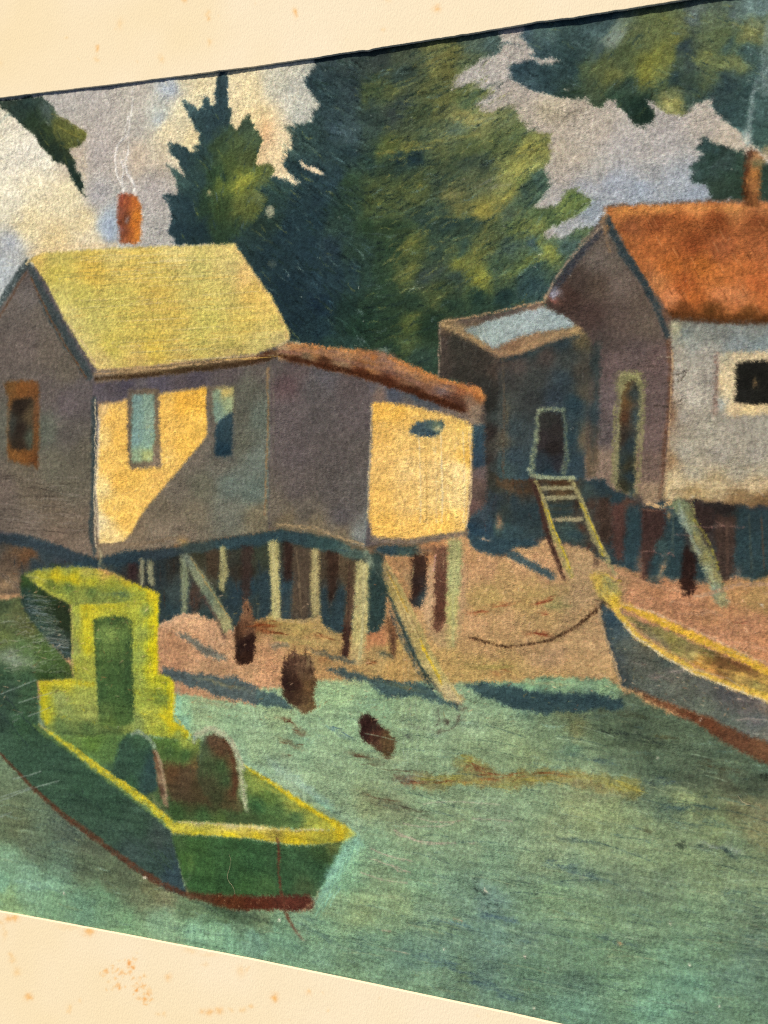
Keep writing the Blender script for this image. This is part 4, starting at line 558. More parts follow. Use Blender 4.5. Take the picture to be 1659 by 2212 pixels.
AL = [(805, 868), (830, 866), (860, 868), (886, 872), (920, 880), (960, 890), (1000, 902), (1020, 910), (1019, 990), (1016, 1046), (1011, 1106), (1006, 1150), (986, 1152), (940, 1158), (886, 1167), (820, 1166), (804, 1156), (797, 1120), (798, 1040), (803, 960)]
area('painted_annex/end_wall', AL, [(820, 880, '#DDA848'), (860, 885, '#DDA848'), (900, 890, '#DCAE58'), (960, 905, '#E2B562'), (1005, 925, '#E2BA60'), (830, 940, '#D9AA56'), (870, 950, '#DCB264'), (930, 960, '#E0B768'), (980, 950, '#E4BC6A'), (1010, 990, '#E0B050'), (820, 1010, '#DFB264'), (880, 1020, '#E0BA74'), (940, 1030, '#E2BC76'), (990, 1020, '#EBCB8C'), (820, 1080, '#E0B05A'), (880, 1090, '#E3B76A'), (940, 1090, '#E6C076'), (990, 1080, '#EDCC88'), (830, 1140, '#E0AE52'), (900, 1145, '#E3B25A'), (960, 1135, '#E6B455'), (1000, 1130, '#EEC06A')], 1.4, 1.5, .2, mot=.02, gain=(1.06, 1.03, .92))
hatch(AL, 700, lambda x, y: -15 if x < 920 else 84, (8, 28), 1.7, .38, .05, 18, (('#F0D090', .15), ('#D49A3E', .14)))
for xx, cc in ((905, '#EDD49A'), (918, '#C89A48'), (952, '#F0DCA8'), (972, '#D8A854'), (1000, '#F0D8A0'), (940, '#F2D894')): line([(xx, 930 if xx != 918 else 950), (xx + 2, 1000), (xx + 4, 1060), (xx + 2, 1130)], cc, 2, .45, .8, wob=.6)
line([(803, 880), (800, 960), (797, 1040), (794, 1120)], '#EBC98C', 3, .5, .9, soft=1.5)
area('painted_annex/window', z(1, 1, [(985, 1170), (995, 1120), (1040, 1070), (1100, 1068), (1215, 1062), (1225, 1100), (1195, 1130), (1185, 1165), (1100, 1178), (1040, 1175), (1005, 1150)]), [(890, 930, '#3A5058'), (905, 915, '#3C5660'), (930, 912, '#4A6460'), (945, 920, '#7A8A66'), (955, 912, '#4A605C'), (930, 940, '#2C4858')], 1.3, 2.5, .3)
hatch([(886, 910), (958, 906), (950, 945), (890, 945)], 26, -5, (8, 20), 2, .5, .18, 10)
smudge(945, 925, 6, 4, 0, '#C8B070', .6)
# violet eave shade and roof
area('painted_annex', [(790, 818), (830, 826), (900, 850), (960, 872), (1010, 888), (1036, 905), (1034, 922), (1018, 916), (960, 893), (886, 876), (830, 866), (803, 868)], [(800, 840, '#5C5658'), (850, 850, '#4A505C'), (900, 860, '#3F4C58'), (950, 878, '#454C54'), (820, 856, '#7A6456'), (890, 874, '#6E6258'), (960, 890, '#746458'), (1010, 900, '#7A6858'), (1025, 912, '#8A765E')], 1.8, 2.5, .35)
AR = [(596, 748), (623, 737), (660, 744), (700, 750), (760, 756), (800, 755), (840, 763), (865, 778), (885, 786), (936, 812), (980, 826), (1028, 834), (1044, 844), (1048, 860), (1042, 876), (1038, 900), (1020, 902), (1003, 892), (953, 874), (870, 845), (786, 818), (686, 795), (600, 776)]
area('painted_annex/roof', AR, [(610, 755, '#A8845A'), (640, 750, '#A9713E'), (680, 755, '#A8703C'), (740, 764, '#A2764C'), (800, 768, '#A8683A'), (830, 768, '#946A50'), (850, 775, '#8A6A58'), (870, 785, '#B07038'), (920, 808, '#A86832'), (960, 822, '#A06034'), (1010, 840, '#A85E34'), (1035, 856, '#B0642C'), (660, 770, '#7A6044'), (740, 782, '#86684A'), (800, 790, '#9A6434'), (850, 798, '#805640'), (900, 820, '#7C5A40'), (960, 845, '#6C5854'), (1020, 870, '#84644C'), (640, 775, '#543422'), (700, 788, '#5A3420'), (780, 806, '#5C2E1A'), (840, 825, '#5A2C1A'), (900, 850, '#54301E'), (960, 872, '#4A2416'), (1000, 885, '#46241A'), (1030, 890, '#8C745C')], 1.5, 2.5, .35, mot=.04)
hatch(AR, 420, 16, (6, 20), 1.8, .45, .14, 16, (('#D08A44', .16), ('#8A5A38', .1)))
for k in range(46):
    t_ = rng.uniform(0, .8); x_ = 600 + 430 * t_; yt = np.interp(x_, [600, 700, 800, 865, 936, 1030], [747, 753, 762, 785, 818, 845]); yb = np.interp(x_, [600, 700, 800, 900, 1000], [764, 780, 798, 842, 880]); y_ = yt + (yb - yt) * rng.rand(); sl_ = np.interp(x_, [600, 800, 850, 1030], [.12, .2, .38, .42])
    line([(x_, y_), (x_ + 22, y_ + 22 * sl_), (x_ + 46, y_ + 46 * sl_)], ('#B87A46', '#96694A', '#A87048', '#8A6450')[k % 4] if y_ < (yt + yb) / 2 else ('#7C5442', '#94644A', '#6E4C3E')[k % 3], 5, .6, .8, wob=.6)
line([(604, 768), (686, 788), (786, 808), (870, 838), (953, 868), (1000, 888)], '#4A2412', [7, 10, 12, 13, 14, 10], .9, .4, None, 2.5)
line([(630, 742), (700, 751), (770, 760)], '#CC8040', 6, .75, 1.2, wob=1.5); line([(840, 770), (870, 786), (936, 815), (990, 832), (1040, 848)], '#CC7C38', 8, .75, 1.2, wob=1.5)
smudge(1043, 854, 5, 8, 0, '#D08038', .7); smudge(808, 772, 8, 6, 0, '#C06A28', .7); smudge(640, 740, 12, 3, 10, '#B8B48C', .5); smudge(828, 756, 14, 3, 0, '#8C9A90', .6)
# ---- space below the cottage and annex
UC = [(X0, 1146), (60, 1160), (150, 1188), (212, 1212), (333, 1188), (467, 1166), (553, 1154), (603, 1144), (700, 1158), (790, 1192), (830, 1200), (835, 1280), (828, 1352), (800, 1370), (770, 1368), (736, 1366), (705, 1356), (690, 1330), (640, 1342), (608, 1338), (600, 1320), (560, 1340), (520, 1345), (500, 1365), (470, 1340), (400, 1322), (345, 1350), (240, 1300), (60, 1280), (X0, 1290)]
area('painted_cottage/undercroft', UC, [(0, 1180, '#4C4A42'), (20, 1210, '#5E4C3C'), (60, 1200, '#664830'), (20, 1250, '#6E5A44'), (100, 1190, '#33464C'), (80, 1230, '#33444A'), (140, 1215, '#3A444A'), (180, 1220, '#24404C'), (215, 1200, '#5C5E48'), (260, 1205, '#26404A'), (300, 1210, '#2A3C42'), (290, 1240, '#3A342E'), (330, 1230, '#2C383A'), (370, 1220, '#34342E'), (350, 1290, '#2E3C3C'), (380, 1280, '#3A4A48'), (380, 1320, '#2C4448'), (430, 1200, '#3F3E2C'), (450, 1240, '#4A4634'), (470, 1280, '#34423C'), (420, 1300, '#4A3A30'), (450, 1340, '#2E4240'), (500, 1290, '#28404A'), (530, 1240, '#3A3024'), (560, 1200, '#3C4434'), (550, 1270, '#24404A'), (570, 1300, '#33403C'), (620, 1280, '#2A444E'), (650, 1240, '#4E4230'), (640, 1300, '#5A4A38'), (700, 1230, '#4A3E2E'), (710, 1280, '#3A3E3A'), (740, 1230, '#5C4A34'), (750, 1300, '#34423C'), (740, 1350, '#2C4446'), (810, 1240, '#2C403C'), (815, 1300, '#26403F'), (810, 1350, '#2E4440')], 2, 4, .3, mot=.06)
hatch(UC, 600, 88, (12, 40), 2.2, .45, .15, 7, (('#23404C', .1), ('#4A3426', .12), ('#6A6A4C', .04)))
smudge(45, 1195, 40, 10, 5, '#74502E', .5); smudge(14, 1262, 30, 12, -20, '#B08A5C', .6)
for k in range(10): line([(-10 + k * 7, 1230 + k * 4), (20 + k * 6, 1262 + k * 3)], ('#8A8478', '#46403C')[k % 2], 1.6, .4)
# beam
for P_, cc in (([(212, 1208), (267, 1190), (333, 1187), (400, 1174), (473, 1164), (553, 1154), (603, 1144), (670, 1153), (720, 1162), (790, 1196), (786, 1214), (736, 1198), (670, 1184), (603, 1170), (553, 1182), (467, 1190), (400, 1197), (333, 1210), (233, 1222)], [(260, 1205, '#28404A'), (350, 1198, '#2F3F46'), (430, 1184, '#3A4A46'), (500, 1172, '#2C4A52'), (580, 1162, '#28464E'), (640, 1160, '#2C484E'), (700, 1178, '#30504E'), (770, 1200, '#4A6054')]),
               ([(X0, 1140), (0, 1150), (60, 1156), (150, 1186), (212, 1208), (220, 1226), (150, 1212), (90, 1190), (0, 1172), (X0, 1160)], [(0, 1160, '#2E3C44'), (80, 1175, '#34464E'), (160, 1205, '#33444C'), (210, 1215, '#24404C')]),
               ([(820, 1180), (905, 1178), (1000, 1180), (1005, 1190), (960, 1196), (900, 1206), (840, 1200), (810, 1192)], [(840, 1186, '#2C4850'), (880, 1190, '#3A524A'), (930, 1185, '#9A6A44'), (980, 1185, '#A87248')])):
    area('painted_cottage/beam', P_, cc, 1.8, 3, .3); hatch(P_, 70, 10, (10, 26), 2, .45, .15, 14, (('#23445A', .12),))
line([(600, 1136), (660, 1144), (720, 1156), (784, 1182)], '#7C6C4C', 10, .6, .9, soft=5)
line([(806, 1166), (886, 1170), (960, 1160), (1008, 1152)], '#7E6E5C', 11, .8, .7, 'painted_cottage/beam', 3)
smudge(394, 1170, 10, 10, 0, '#B88A3E', .6); smudge(380, 1180, 8, 5, 0, '#A87040', .6); smudge(216, 1208, 3, 16, 0, '#B8B07C', .7)
# lit ground seen between the end pilings
area('painted_shore', [(836, 1206), (900, 1204), (1005, 1190), (1010, 1300), (985, 1400), (940, 1400), (905, 1310), (870, 1250)], [(860, 1215, '#A07448'), (920, 1205, '#B07444'), (880, 1260, '#9E7C50'), (940, 1230, '#B58A60'), (930, 1290, '#BC9266'), (950, 1350, '#B89060'), (970, 1380, '#A88A58')], 2, 3, .35, .9)
# pilings
PIL = [
    ([(300, 1206), (312, 1206), (310, 1266), (302, 1268)], '#70705A'), ([(316, 1210), (328, 1212), (333, 1266), (322, 1264)], '#7A7A5E'),
    ([(388, 1202), (402, 1204), (408, 1262), (403, 1324), (393, 1326), (390, 1262)], '#667058'), ([(474, 1182), (488, 1182), (492, 1230), (484, 1282), (474, 1276)], '#8A8658'),
    ([(579, 1168), (600, 1168), (603, 1240), (608, 1340), (586, 1338), (584, 1250)], '#A39B62'), ([(671, 1184), (691, 1186), (690, 1260), (694, 1330), (672, 1334), (670, 1260)], '#8E8256')]
for P_, cc in PIL:
    area('painted_cottage/piling', P_, cc, 1.6, 2.5, .4, gain=(1.1, 1.08, 1)); hatch(P_, 26, 88, (10, 30), 1.8, .5, .14, 5, (('#C2BA7C', .15),))
for P_, cc in (([(612, 1170), (634, 1172), (632, 1255), (612, 1258)], '#38241E'), ([(634, 1180), (670, 1184), (664, 1345), (648, 1344), (632, 1290)], '#564636'), ([(704, 1188), (733, 1196), (726, 1290), (710, 1300)], '#3C281E'), ([(520, 1176), (545, 1180), (540, 1290), (524, 1300)], '#40302A'), ([(276, 1216), (296, 1216), (296, 1250), (278, 1252)], '#3C2A2A'), ([(440, 1190), (474, 1188), (470, 1250), (450, 1240)], '#4A3A2A')):
    area('painted_cottage/piling', P_, cc, 2, 3, .3, .85); hatch(P_, 24, 88, (10, 30), 2, .5, .18, 5)
for P_ in ([(611, 1260), (632, 1262), (628, 1328), (616, 1344), (609, 1338)], [(560, 1240), (583, 1240), (584, 1330), (560, 1338)], [(693, 1268), (706, 1270), (712, 1360), (694, 1340)], [(733, 1264), (750, 1266), (740, 1366), (712, 1366), (716, 1310)]):
    area(None, P_, '#2B444C', 2, 3, .3, .8)
for P_, cc in (([(744, 1206), (774, 1214), (768, 1290), (762, 1340), (756, 1418), (738, 1422), (742, 1340), (748, 1290)], [(755, 1230, '#4E4030'), (757, 1300, '#5A4636'), (750, 1400, '#3C2420')]),
               ([(770, 1214), (800, 1212), (800, 1270), (795, 1350), (784, 1434), (770, 1440), (756, 1420), (762, 1340)], [(785, 1230, '#9A9460'), (782, 1300, '#A8A068'), (780, 1370, '#A69C60'), (772, 1420, '#A8935E')]),
               ([(890, 1200), (924, 1196), (920, 1286), (908, 1310), (896, 1318), (888, 1300)], [(900, 1220, '#3E2A22'), (902, 1280, '#33201C'), (915, 1290, '#2E4048')]),
               ([(940, 1184), (968, 1178), (970, 1250), (966, 1336), (950, 1366), (936, 1364), (938, 1280)], [(950, 1200, '#6A4838'), (955, 1260, '#5C3C30'), (955, 1330, '#543428'), (945, 1355, '#6A4636')]),
               ([(968, 1168), (998, 1162), (996, 1250), (988, 1330), (984, 1402), (966, 1406), (964, 1330)], [(985, 1190, '#8E905C'), (980, 1250, '#9AA068'), (978, 1320, '#A4A260'), (975, 1390, '#A4945C')]),
               ([(838, 1334), (850, 1334), (856, 1380), (854, 1424), (846, 1418), (840, 1380)], [(845, 1350, '#6E4A30'), (848, 1400, '#54382A')])):
    area('painted_cottage/piling', P_, cc, 1.8, 3, .38, gain=(1.1, 1.07, 1)); hatch(P_, 46, 88, (10, 34), 1.8, .5, .15, 5, (('#C0B478', .06), ('#4A3A2A', .06)))
line([(790, 1195), (800, 1215), (812, 1230)], '#7A8A70', 16, .6, .8, soft=4); line([(940, 1200), (938, 1232)], '#C08A80', 3, .7); line([(930, 1230), (928, 1330), (925, 1380)], '#C8A070', 8, .4, 1.1, soft=3)
# left brace
area('painted_cottage/brace', [(390, 1202), (408, 1196), (450, 1256), (500, 1340), (506, 1356), (484, 1372), (450, 1306), (415, 1244)], [(400, 1205, '#6A7460'), (430, 1245, '#7A8260'), (470, 1300, '#7C845C'), (455, 1300, '#5E6C58'), (495, 1350, '#96905C')], 1.6, 3, .35)
line([(412, 1206), (450, 1266), (500, 1342)], '#B0863C', 3, .5, .9); line([(440, 1290), (470, 1340), (486, 1376)], '#5A4038', 8, .5, .8, soft=3)
# ---- water
WAT = [(X0, 1690), (X0, 1530), (340, 1490), (378, 1498), (440, 1508), (553, 1522), (553, 1490), (610, 1486), (690, 1470), (740, 1466), (830, 1474), (912, 1474), (1000, 1476), (1106, 1474), (1170, 1464), (1240, 1464), (1310, 1466), (1345, 1490), (1420, 1530), (1800, 1660), (1800, 2420), (X0, 2300)]
area('painted_water', WAT, [
    (400, 1525, '#7CAE8C'), (390, 1560, '#6FA88A'), (440, 1540, '#7E9A76'), (500, 1560, '#789E80'), (440, 1600, '#789878'), (520, 1640, '#76A08A'), (553, 1560, '#7DA084'), (600, 1540, '#7A9470'), (560, 1620, '#7C9C7C'), (560, 1690, '#78A296'), (620, 1700, '#84A28C'),
    (650, 1600, '#6F9880'), (700, 1500, '#7EA47C'), (740, 1500, '#86AA80'), (760, 1540, '#72967A'), (700, 1560, '#789A7C'), (700, 1640, '#76947A'), (720, 1700, '#6E8A70'), (800, 1560, '#6C9276'), (820, 1530, '#6E9478'), (880, 1540, '#708C6C'), (870, 1600, '#6A8668'), (950, 1560, '#74927A'), (930, 1620, '#6E8A70'), (1000, 1560, '#749078'), (1020, 1620, '#6E8666'), (1080, 1560, '#748E70'), (850, 1660, '#6D846A'),
    (1100, 1500, '#4E7E6E'), (1150, 1490, '#5E9072'), (1220, 1480, '#6A9070'), (1310, 1490, '#6A8E6E'), (1130, 1520, '#22404A'), (1200, 1510, '#24444C'), (1280, 1515, '#2F4C50'), (1110, 1540, '#6C8A72'), (1160, 1560, '#60785E'), (1220, 1540, '#4A5238'), (1300, 1540, '#2F3C34'), (1360, 1520, '#3E4A40'), (1380, 1560, '#2E3A30'), (1250, 1580, '#5A5C3A'), (1200, 1600, '#587058'), (1320, 1600, '#3A4A38'), (1400, 1610, '#323E30'), (1480, 1620, '#38463A'), (1540, 1640, '#38483E'), (1600, 1670, '#3A4A40'),
    (1120, 1600, '#7A9470'), (1160, 1640, '#788E66'), (1240, 1620, '#4E6E5E'), (1280, 1650, '#627A62'), (1340, 1660, '#4A5E50'), (1420, 1660, '#34443A'), (1500, 1680, '#343E34'), (1580, 1700, '#3A3C30'), (1640, 1700, '#2C342C'), (1659, 1660, '#34463C'), (1200, 1690, '#6C8468'), (1300, 1690, '#708064'), (1400, 1700, '#4C5E50'),
    (700, 1740, '#728A6C'), (800, 1740, '#707F5C'), (760, 1790, '#7A9A80'), (860, 1760, '#6A7A60'), (920, 1720, '#6C8A70'), (1000, 1760, '#6C8468'), (900, 1820, '#67826A'), (820, 1830, '#6A9078'), (760, 1850, '#6CA98C'), (730, 1900, '#6BA588'), (1000, 1830, '#688670'), (1080, 1780, '#708C78'), (1060, 1850, '#5F8270'), (1150, 1740, '#6E8C72'), (1200, 1800, '#74886A'), (1160, 1860, '#688068'), (1250, 1740, '#7C8C64'), (1300, 1760, '#76885F'), (1330, 1730, '#76865C'), (1400, 1780, '#6E8260'), (1480, 1740, '#728058'), (1450, 1750, '#4A6054'), (1550, 1740, '#4E5840'), (1560, 1780, '#62724E'), (1600, 1740, '#5E5C40'), (1650, 1750, '#66644A'), (1640, 1800, '#6A6A48'), (1600, 1830, '#5A7058'),
    (1300, 1830, '#6E8466'), (1400, 1850, '#667C5E'), (1500, 1850, '#667C5C'), (1250, 1880, '#5E7C6E'), (1350, 1900, '#5A7060'), (1450, 1920, '#5A7260'), (1550, 1900, '#62785C'), (1650, 1900, '#667C60'), (820, 1900, '#68866A'), (900, 1900, '#5F8872'), (980, 1920, '#587C70'), (1060, 1960, '#4E7478'), (700, 1960, '#6A8A6C'), (780, 1970, '#6E8660'), (860, 1960, '#698464'), (940, 1990, '#5E7E6C'), (1080, 2030, '#4E7876'), (1150, 1960, '#5A7C68'), (1150, 2030, '#54746C'), (1200, 1940, '#5C7C62'), (1300, 1980, '#5E7C62'), (1400, 2000, '#567460'), (1500, 1980, '#5A7A62'), (1600, 1980, '#56705E'), (1650, 1990, '#4C6456'),
    (0, 1800, '#4E5E48'), (-60, 1830, '#5A7060'), (30, 1780, '#47503C'), (60, 1820, '#4A584A'), (20, 1860, '#5E8A78'), (80, 1850, '#46584C'), (130, 1880, '#4A6A60'), (60, 1900, '#629484'), (0, 1910, '#62A08C'), (120, 1920, '#5C9080'), (20, 1950, '#6C9268'), (120, 1950, '#5C8A70'), (150, 1800, '#3C4844'), (200, 1840, '#40483E'), (180, 1880, '#465644'), (230, 1900, '#46523E'), (280, 1890, '#3C4436'), (220, 1950, '#507A62'), (180, 1970, '#4E8070'), (300, 1940, '#55604A'), (330, 1920, '#58583C'), (350, 1950, '#6A6A50'), (280, 1990, '#5C8A6A'), (350, 2000, '#66907A'), (420, 1970, '#4A6248'), (480, 1975, '#3F5A3E'), (520, 1985, '#456050'), (430, 2030, '#66A08A'), (500, 2030, '#5E9C86'), (553, 2040, '#52867C'), (560, 1990, '#556A50'),
    (600, 2020, '#5C907A'), (650, 2000, '#5A7E6C'), (700, 2020, '#628E76'), (620, 2060, '#527E6C'), (700, 2070, '#588272'), (800, 2040, '#527C6E'), (760, 2100, '#587C68'), (880, 2070, '#4C7670'), (960, 2060, '#4A706C'), (1000, 2110, '#4C6A5C'), (900, 2130, '#557A6A'), (1050, 2110, '#3F6264'), (1100, 2160, '#4A7068'), (1150, 2110, '#486E60'), (1200, 2060, '#527464'), (1280, 2050, '#527864'), (1250, 2130, '#3E5E58'), (1250, 2190, '#4C7E74'), (1350, 2060, '#54745E'), (1350, 2140, '#527A66'), (1420, 2180, '#54907E'), (1450, 2080, '#54806E'), (1500, 2140, '#4E8476'), (1550, 2060, '#4E6C5A'), (1600, 2120, '#4A7068'), (1640, 2060, '#46625C'), (1600, 2180, '#4E7464'), (1500, 2200, '#466C62'), (1700, 2150, '#46665C')],
    2, 4, .3, mot=.06, gain=(1.15, 1.10, .94), even=('#84A684', .26))
def wang(x, y):
    if y > 1930 and x < 560: return 14
    if x > 1100: return 12 if y > 1700 else 8
    return 4 + (y - 1500) * .02
hatch(WAT, 5200, wang, (12, 60), 1.9, .46, .15, 9, (('#86AE94', .06), ('#4A6E68', .07), ('#8A9460', .03)), bend=.15)
hatch([(850, 1930), (1659, 1900), (1659, 2300), (500, 2100)], 900, 15, (14, 50), 1.8, .4, .13, 14, (('#3E6A72', .08), ('#7A9E78', .1)))
hatch(WAT, 3600, -62, (4, 12), 1.3, .45, .2, 22)
for a_ in ((120, 1850, 90, 22, 20, '#46584A', .4), (200, 1880, 60, 20, 15, '#4A5844', .5), (140, 1790, 60, 20, 35, '#3C4C44', .4), (60, 1910, 50, 10, 8, '#6A9E88', .3), (980, 1995, 60, 8, 12, '#47777C', .5), (1080, 1985, 50, 10, 12, '#3F6A7C', .5), (1100, 2150, 40, 10, 14, '#3A626C', .5), (940, 2075, 60, 10, 12, '#3F6C74', .5), (1000, 2100, 40, 5, 12, '#34525A', .5), (1060, 2130, 60, 7, 14, '#31525E', .5), (1210, 1870, 40, 10, 12, '#42646A', .5), (1270, 1890, 60, 8, 14, '#3C585A', .5), (1180, 1905, 80, 12, 10, '#4E6E66', .3), (1130, 2035, 14, 6, 25, '#2C6070', .6), (1230, 1815, 30, 6, 8, '#4E665C', .5), (1260, 1820, 30, 3, 4, '#3F5650', .5), (1330, 2030, 60, 8, 14, '#3A5C60', .35), (1420, 2190, 24, 12, 0, '#5A9484', .3), (1480, 1745, 80, 6, -3, '#34545A', .6), (1545, 1775, 30, 7, 10, '#40605C', .6), (1360, 1590, 90, 14, 12, '#2A3630', .5), (1280, 1640, 70, 5, 10, '#3A5A5E', .5), (1200, 1660, 60, 5, 4, '#4F7468', .5), (1430, 1690, 40, 12, 5, '#3A5054', .4), (1440, 1595, 30, 8, 10, '#4A4628', .5), (1330, 1540, 120, 7, 12, '#3A3A24', .4), (1630, 1740, 30, 5, 10, '#7E6646', .35), (1650, 1770, 30, 5, 5, '#86704C', .3), (1640, 1795, 30, 5, 5, '#7C6844', .4), (1659, 1680, 26, 14, 0, '#20261F', .6), (1560, 1660, 60, 9, 12, '#463A24', .35)):
    brush(*a_[:6], a_[6] * .7)
# long blue shadow streak and those of the brace and stumps
for P_, cc, al in (([(1000, 1480), (1050, 1476), (1106, 1484), (1172, 1496), (1272, 1500), (1346, 1512), (1350, 1534), (1272, 1534), (1172, 1544), (1106, 1530), (1060, 1510), (1020, 1496)], '#26454E', .85), ([(696, 1446), (740, 1446), (786, 1458), (850, 1470), (912, 1476), (950, 1500), (996, 1522), (990, 1530), (900, 1502), (840, 1508), (800, 1480), (740, 1462)], '#304E54', .85),
                   ([(553, 1490), (590, 1496), (616, 1510), (634, 1534), (600, 1528), (553, 1522), (480, 1506), (400, 1480), (350, 1462), (352, 1442), (420, 1454), (500, 1462), (520, 1466), (553, 1486)], '#34525A', .82), ([(660, 1398), (700, 1408), (740, 1420), (775, 1432), (770, 1438), (730, 1428), (690, 1416)], '#3E5050', .75), ([(370, 1362), (390, 1366), (440, 1390), (490, 1420), (486, 1430), (440, 1412), (400, 1384)], '#566660', .75), ([(582, 1392), (620, 1388), (628, 1396), (590, 1400)], '#5E6A5C', .6), ([(810, 1410), (840, 1410), (856, 1424), (830, 1420)], '#3E5450', .7)):
    area(None, P_, cc, 2.2, 4, .4, al); hatch(P_, 60, 12, (10, 34), 2, .45, .15, 10)
smudge(480, 1478, 60, 4, 8, '#8A8054', .6); smudge(580, 1540, 20, 4, 5, '#D0B080', .0); smudge(460, 1520, 40, 3, 3, '#C8B078', .4); smudge(870, 1484, 40, 4, 5, '#6E6A3C', .5); smudge(700, 1470, 80, 4, 0, '#B08A58', .4)
smudge(940, 1472, 60, 3, 2, '#C8A060', .4); smudge(620, 1480, 50, 3, -5, '#C89468', .6); smudge(1150, 1474, 70, 3, -2, '#C0A060', .35)
for a_ in ((715, 1572, 22, 3, 12, '#4E7A80', .6), (740, 1590, 18, 3, 20, '#56787A', .5), (760, 1596, 10, 3, 0, '#4E6A5C', .5)): smudge(*a_)
# brown reflections
for a_ in ((618, 1556, 16, 4, 5, '#6A4830', .8), (640, 1572, 18, 5, 30, '#6C4E34', .6), (650, 1585, 12, 5, 0, '#705438', .6), (615, 1600, 16, 4, 10, '#6E5C3C', .6), (640, 1612, 20, 4, 15, '#6E5C40', .5), (615, 1632, 16, 4, 0, '#6C6448', .4), (775, 1632, 20, 4, 8, '#5E4630', .75), (800, 1640, 22, 3, 5, '#5E5438', .6), (840, 1635, 20, 5, 0, '#5E4C34', .5), (820, 1650, 20, 4, 0, '#5A5E44', .5), (900, 1570, 30, 4, 5, '#4E5048', .5), (965, 1560, 8, 4, 30, '#4A3630', .7), (990, 1550, 5, 10, 20, '#4A3A34', .6), (880, 1588, 8, 6, 20, '#3E4440', .6), (945, 1540, 5, 12, 0, '#4A4640', .5), (950, 1582, 10, 4, -30, '#4E4238', .6), (1000, 1530, 10, 4, 0, '#5C4438', .5)):
    smudge(*a_)
line([(948, 1545), (952, 1560), (940, 1568)], '#4A3A36', 2.5, .6); line([(992, 1548), (988, 1565), (975, 1575), (958, 1580)], '#4A3A36', 2.5, .55)
# weed drifts
for P_, cc in (([(985, 1640), (1000, 1626), (1020, 1630), (1040, 1646), (1070, 1662), (1060, 1672), (1106, 1668), (1200, 1660), (1280, 1670), (1380, 1678), (1392, 1700), (1390, 1720), (1350, 1722), (1310, 1712), (1250, 1700), (1190, 1688), (1150, 1692), (1110, 1706), (1080, 1704), (1000, 1694), (930, 1712), (880, 1694), (850, 1690), (860, 1672), (900, 1666), (960, 1672), (1000, 1662), (975, 1652)],
               [(1010, 1640, '#8A8440'), (1040, 1652, '#86702F'), (1030, 1670, '#7C6030'), (1080, 1672, '#7A5A2E'), (870, 1680, '#75584A'), (900, 1688, '#8A7A3E'), (880, 1670, '#6A5A3C'), (960, 1682, '#8C8640'), (950, 1694, '#7C6A38'), (1000, 1686, '#8A7C38'), (1060, 1684, '#7E6430'), (1110, 1680, '#8E7A30'), (1100, 1696, '#8C8A3E'), (1160, 1676, '#8C7030'), (1190, 1674, '#948038'), (1230, 1680, '#8E8038'), (1300, 1676, '#8E8844'), (1240, 1694, '#86764A'), (1340, 1690, '#958C3A'), (1380, 1706, '#8E883C'), (1350, 1715, '#8A8648')]),):
    area(None, P_, cc, 2.5, 6, .5, .6, mot=.08); brush(1030, 1662, 30, 8, 10, '#7A4426', .6); brush(900, 1690, 40, 4, 0, '#7A4A2E', .5); brush(1080, 1680, 60, 4, -5, '#8A5026', .6); brush(1200, 1674, 50, 3.5, 2, '#8E5A28', .5); brush(1000, 1690, 70, 6, 0, '#98913A', .5); brush(1340, 1700, 60, 9, 14, '#9A9440', .5); brush(1010, 1640, 18, 8, 20, '#8E8A38', .5); hatch(P_, 260, 5, (6, 18), 2, .5, .14, 35, (('#8E4A24', .06), ('#A49A44', .12), ('#7A9078', .1)))
smudge(1300, 1705, 60, 10, 8, '#7E7648', .5); smudge(1250, 1720, 60, 8, 5, '#7A7E58', .4); smudge(820, 1725, 40, 4, 8, '#6C5A40', .55); smudge(830, 1740, 50, 5, 12, '#6A6044', .5)
smudge(900, 1755, 50, 3, 10, '#5E5C44', .5); smudge(1000, 1690, 60, 4, 0, '#8A5A30', .35)
# pale scratches and smears on the water
PS = [([(900, 1766), (930, 1775), (970, 1776), (1000, 1772)], '#9A8A6C'), ([(870, 1780), (905, 1786), (960, 1784), (980, 1779)], '#94937A'), ([(850, 1794), (870, 1804), (895, 1816), (930, 1820), (985, 1821)], '#A89480'), ([(855, 1802), (890, 1812), (920, 1824), (960, 1822)], '#A09078'), ([(800, 1833), (820, 1843), (850, 1852), (890, 1860)], '#A69A80'), ([(800, 1855), (830, 1865), (860, 1876), (885, 1884)], '#A69A80'), ([(845, 1868), (860, 1882), (880, 1882)], '#B09478'), ([(780, 1885), (800, 1892), (830, 1902), (880, 1908)], '#98967A'), ([(915, 1738), (940, 1732), (1000, 1732), (1080, 1738)], '#8E9C7C'), ([(1020, 1768), (1100, 1772), (1106, 1774)], '#93917A'),
      ([(826, 2010), (842, 2012)], '#B0987A'), ([(830, 2052), (860, 2056), (885, 2061)], '#8EA488'), ([(980, 1984), (1000, 1990)], '#A89468'), ([(1015, 1822), (1030, 1820)], '#9A9A80')]
for pts, cc in PS: line(pts, cc, 2.2, .6, .8)
for k in range(110):
    x_ = rng.uniform(700, 1640); y_ = rng.uniform(1720, 2180)
    if y_ > 2120 + (x_ - 700) * .1: continue
    l = rng.uniform(20, 90); line([(x_, y_), (x_ + l * .5, y_ + l * .06), (x_ + l, y_ + l * .16)], ('#7E9C84', '#48655E', '#87946E')[k % 3], 1.4, .35, .9)
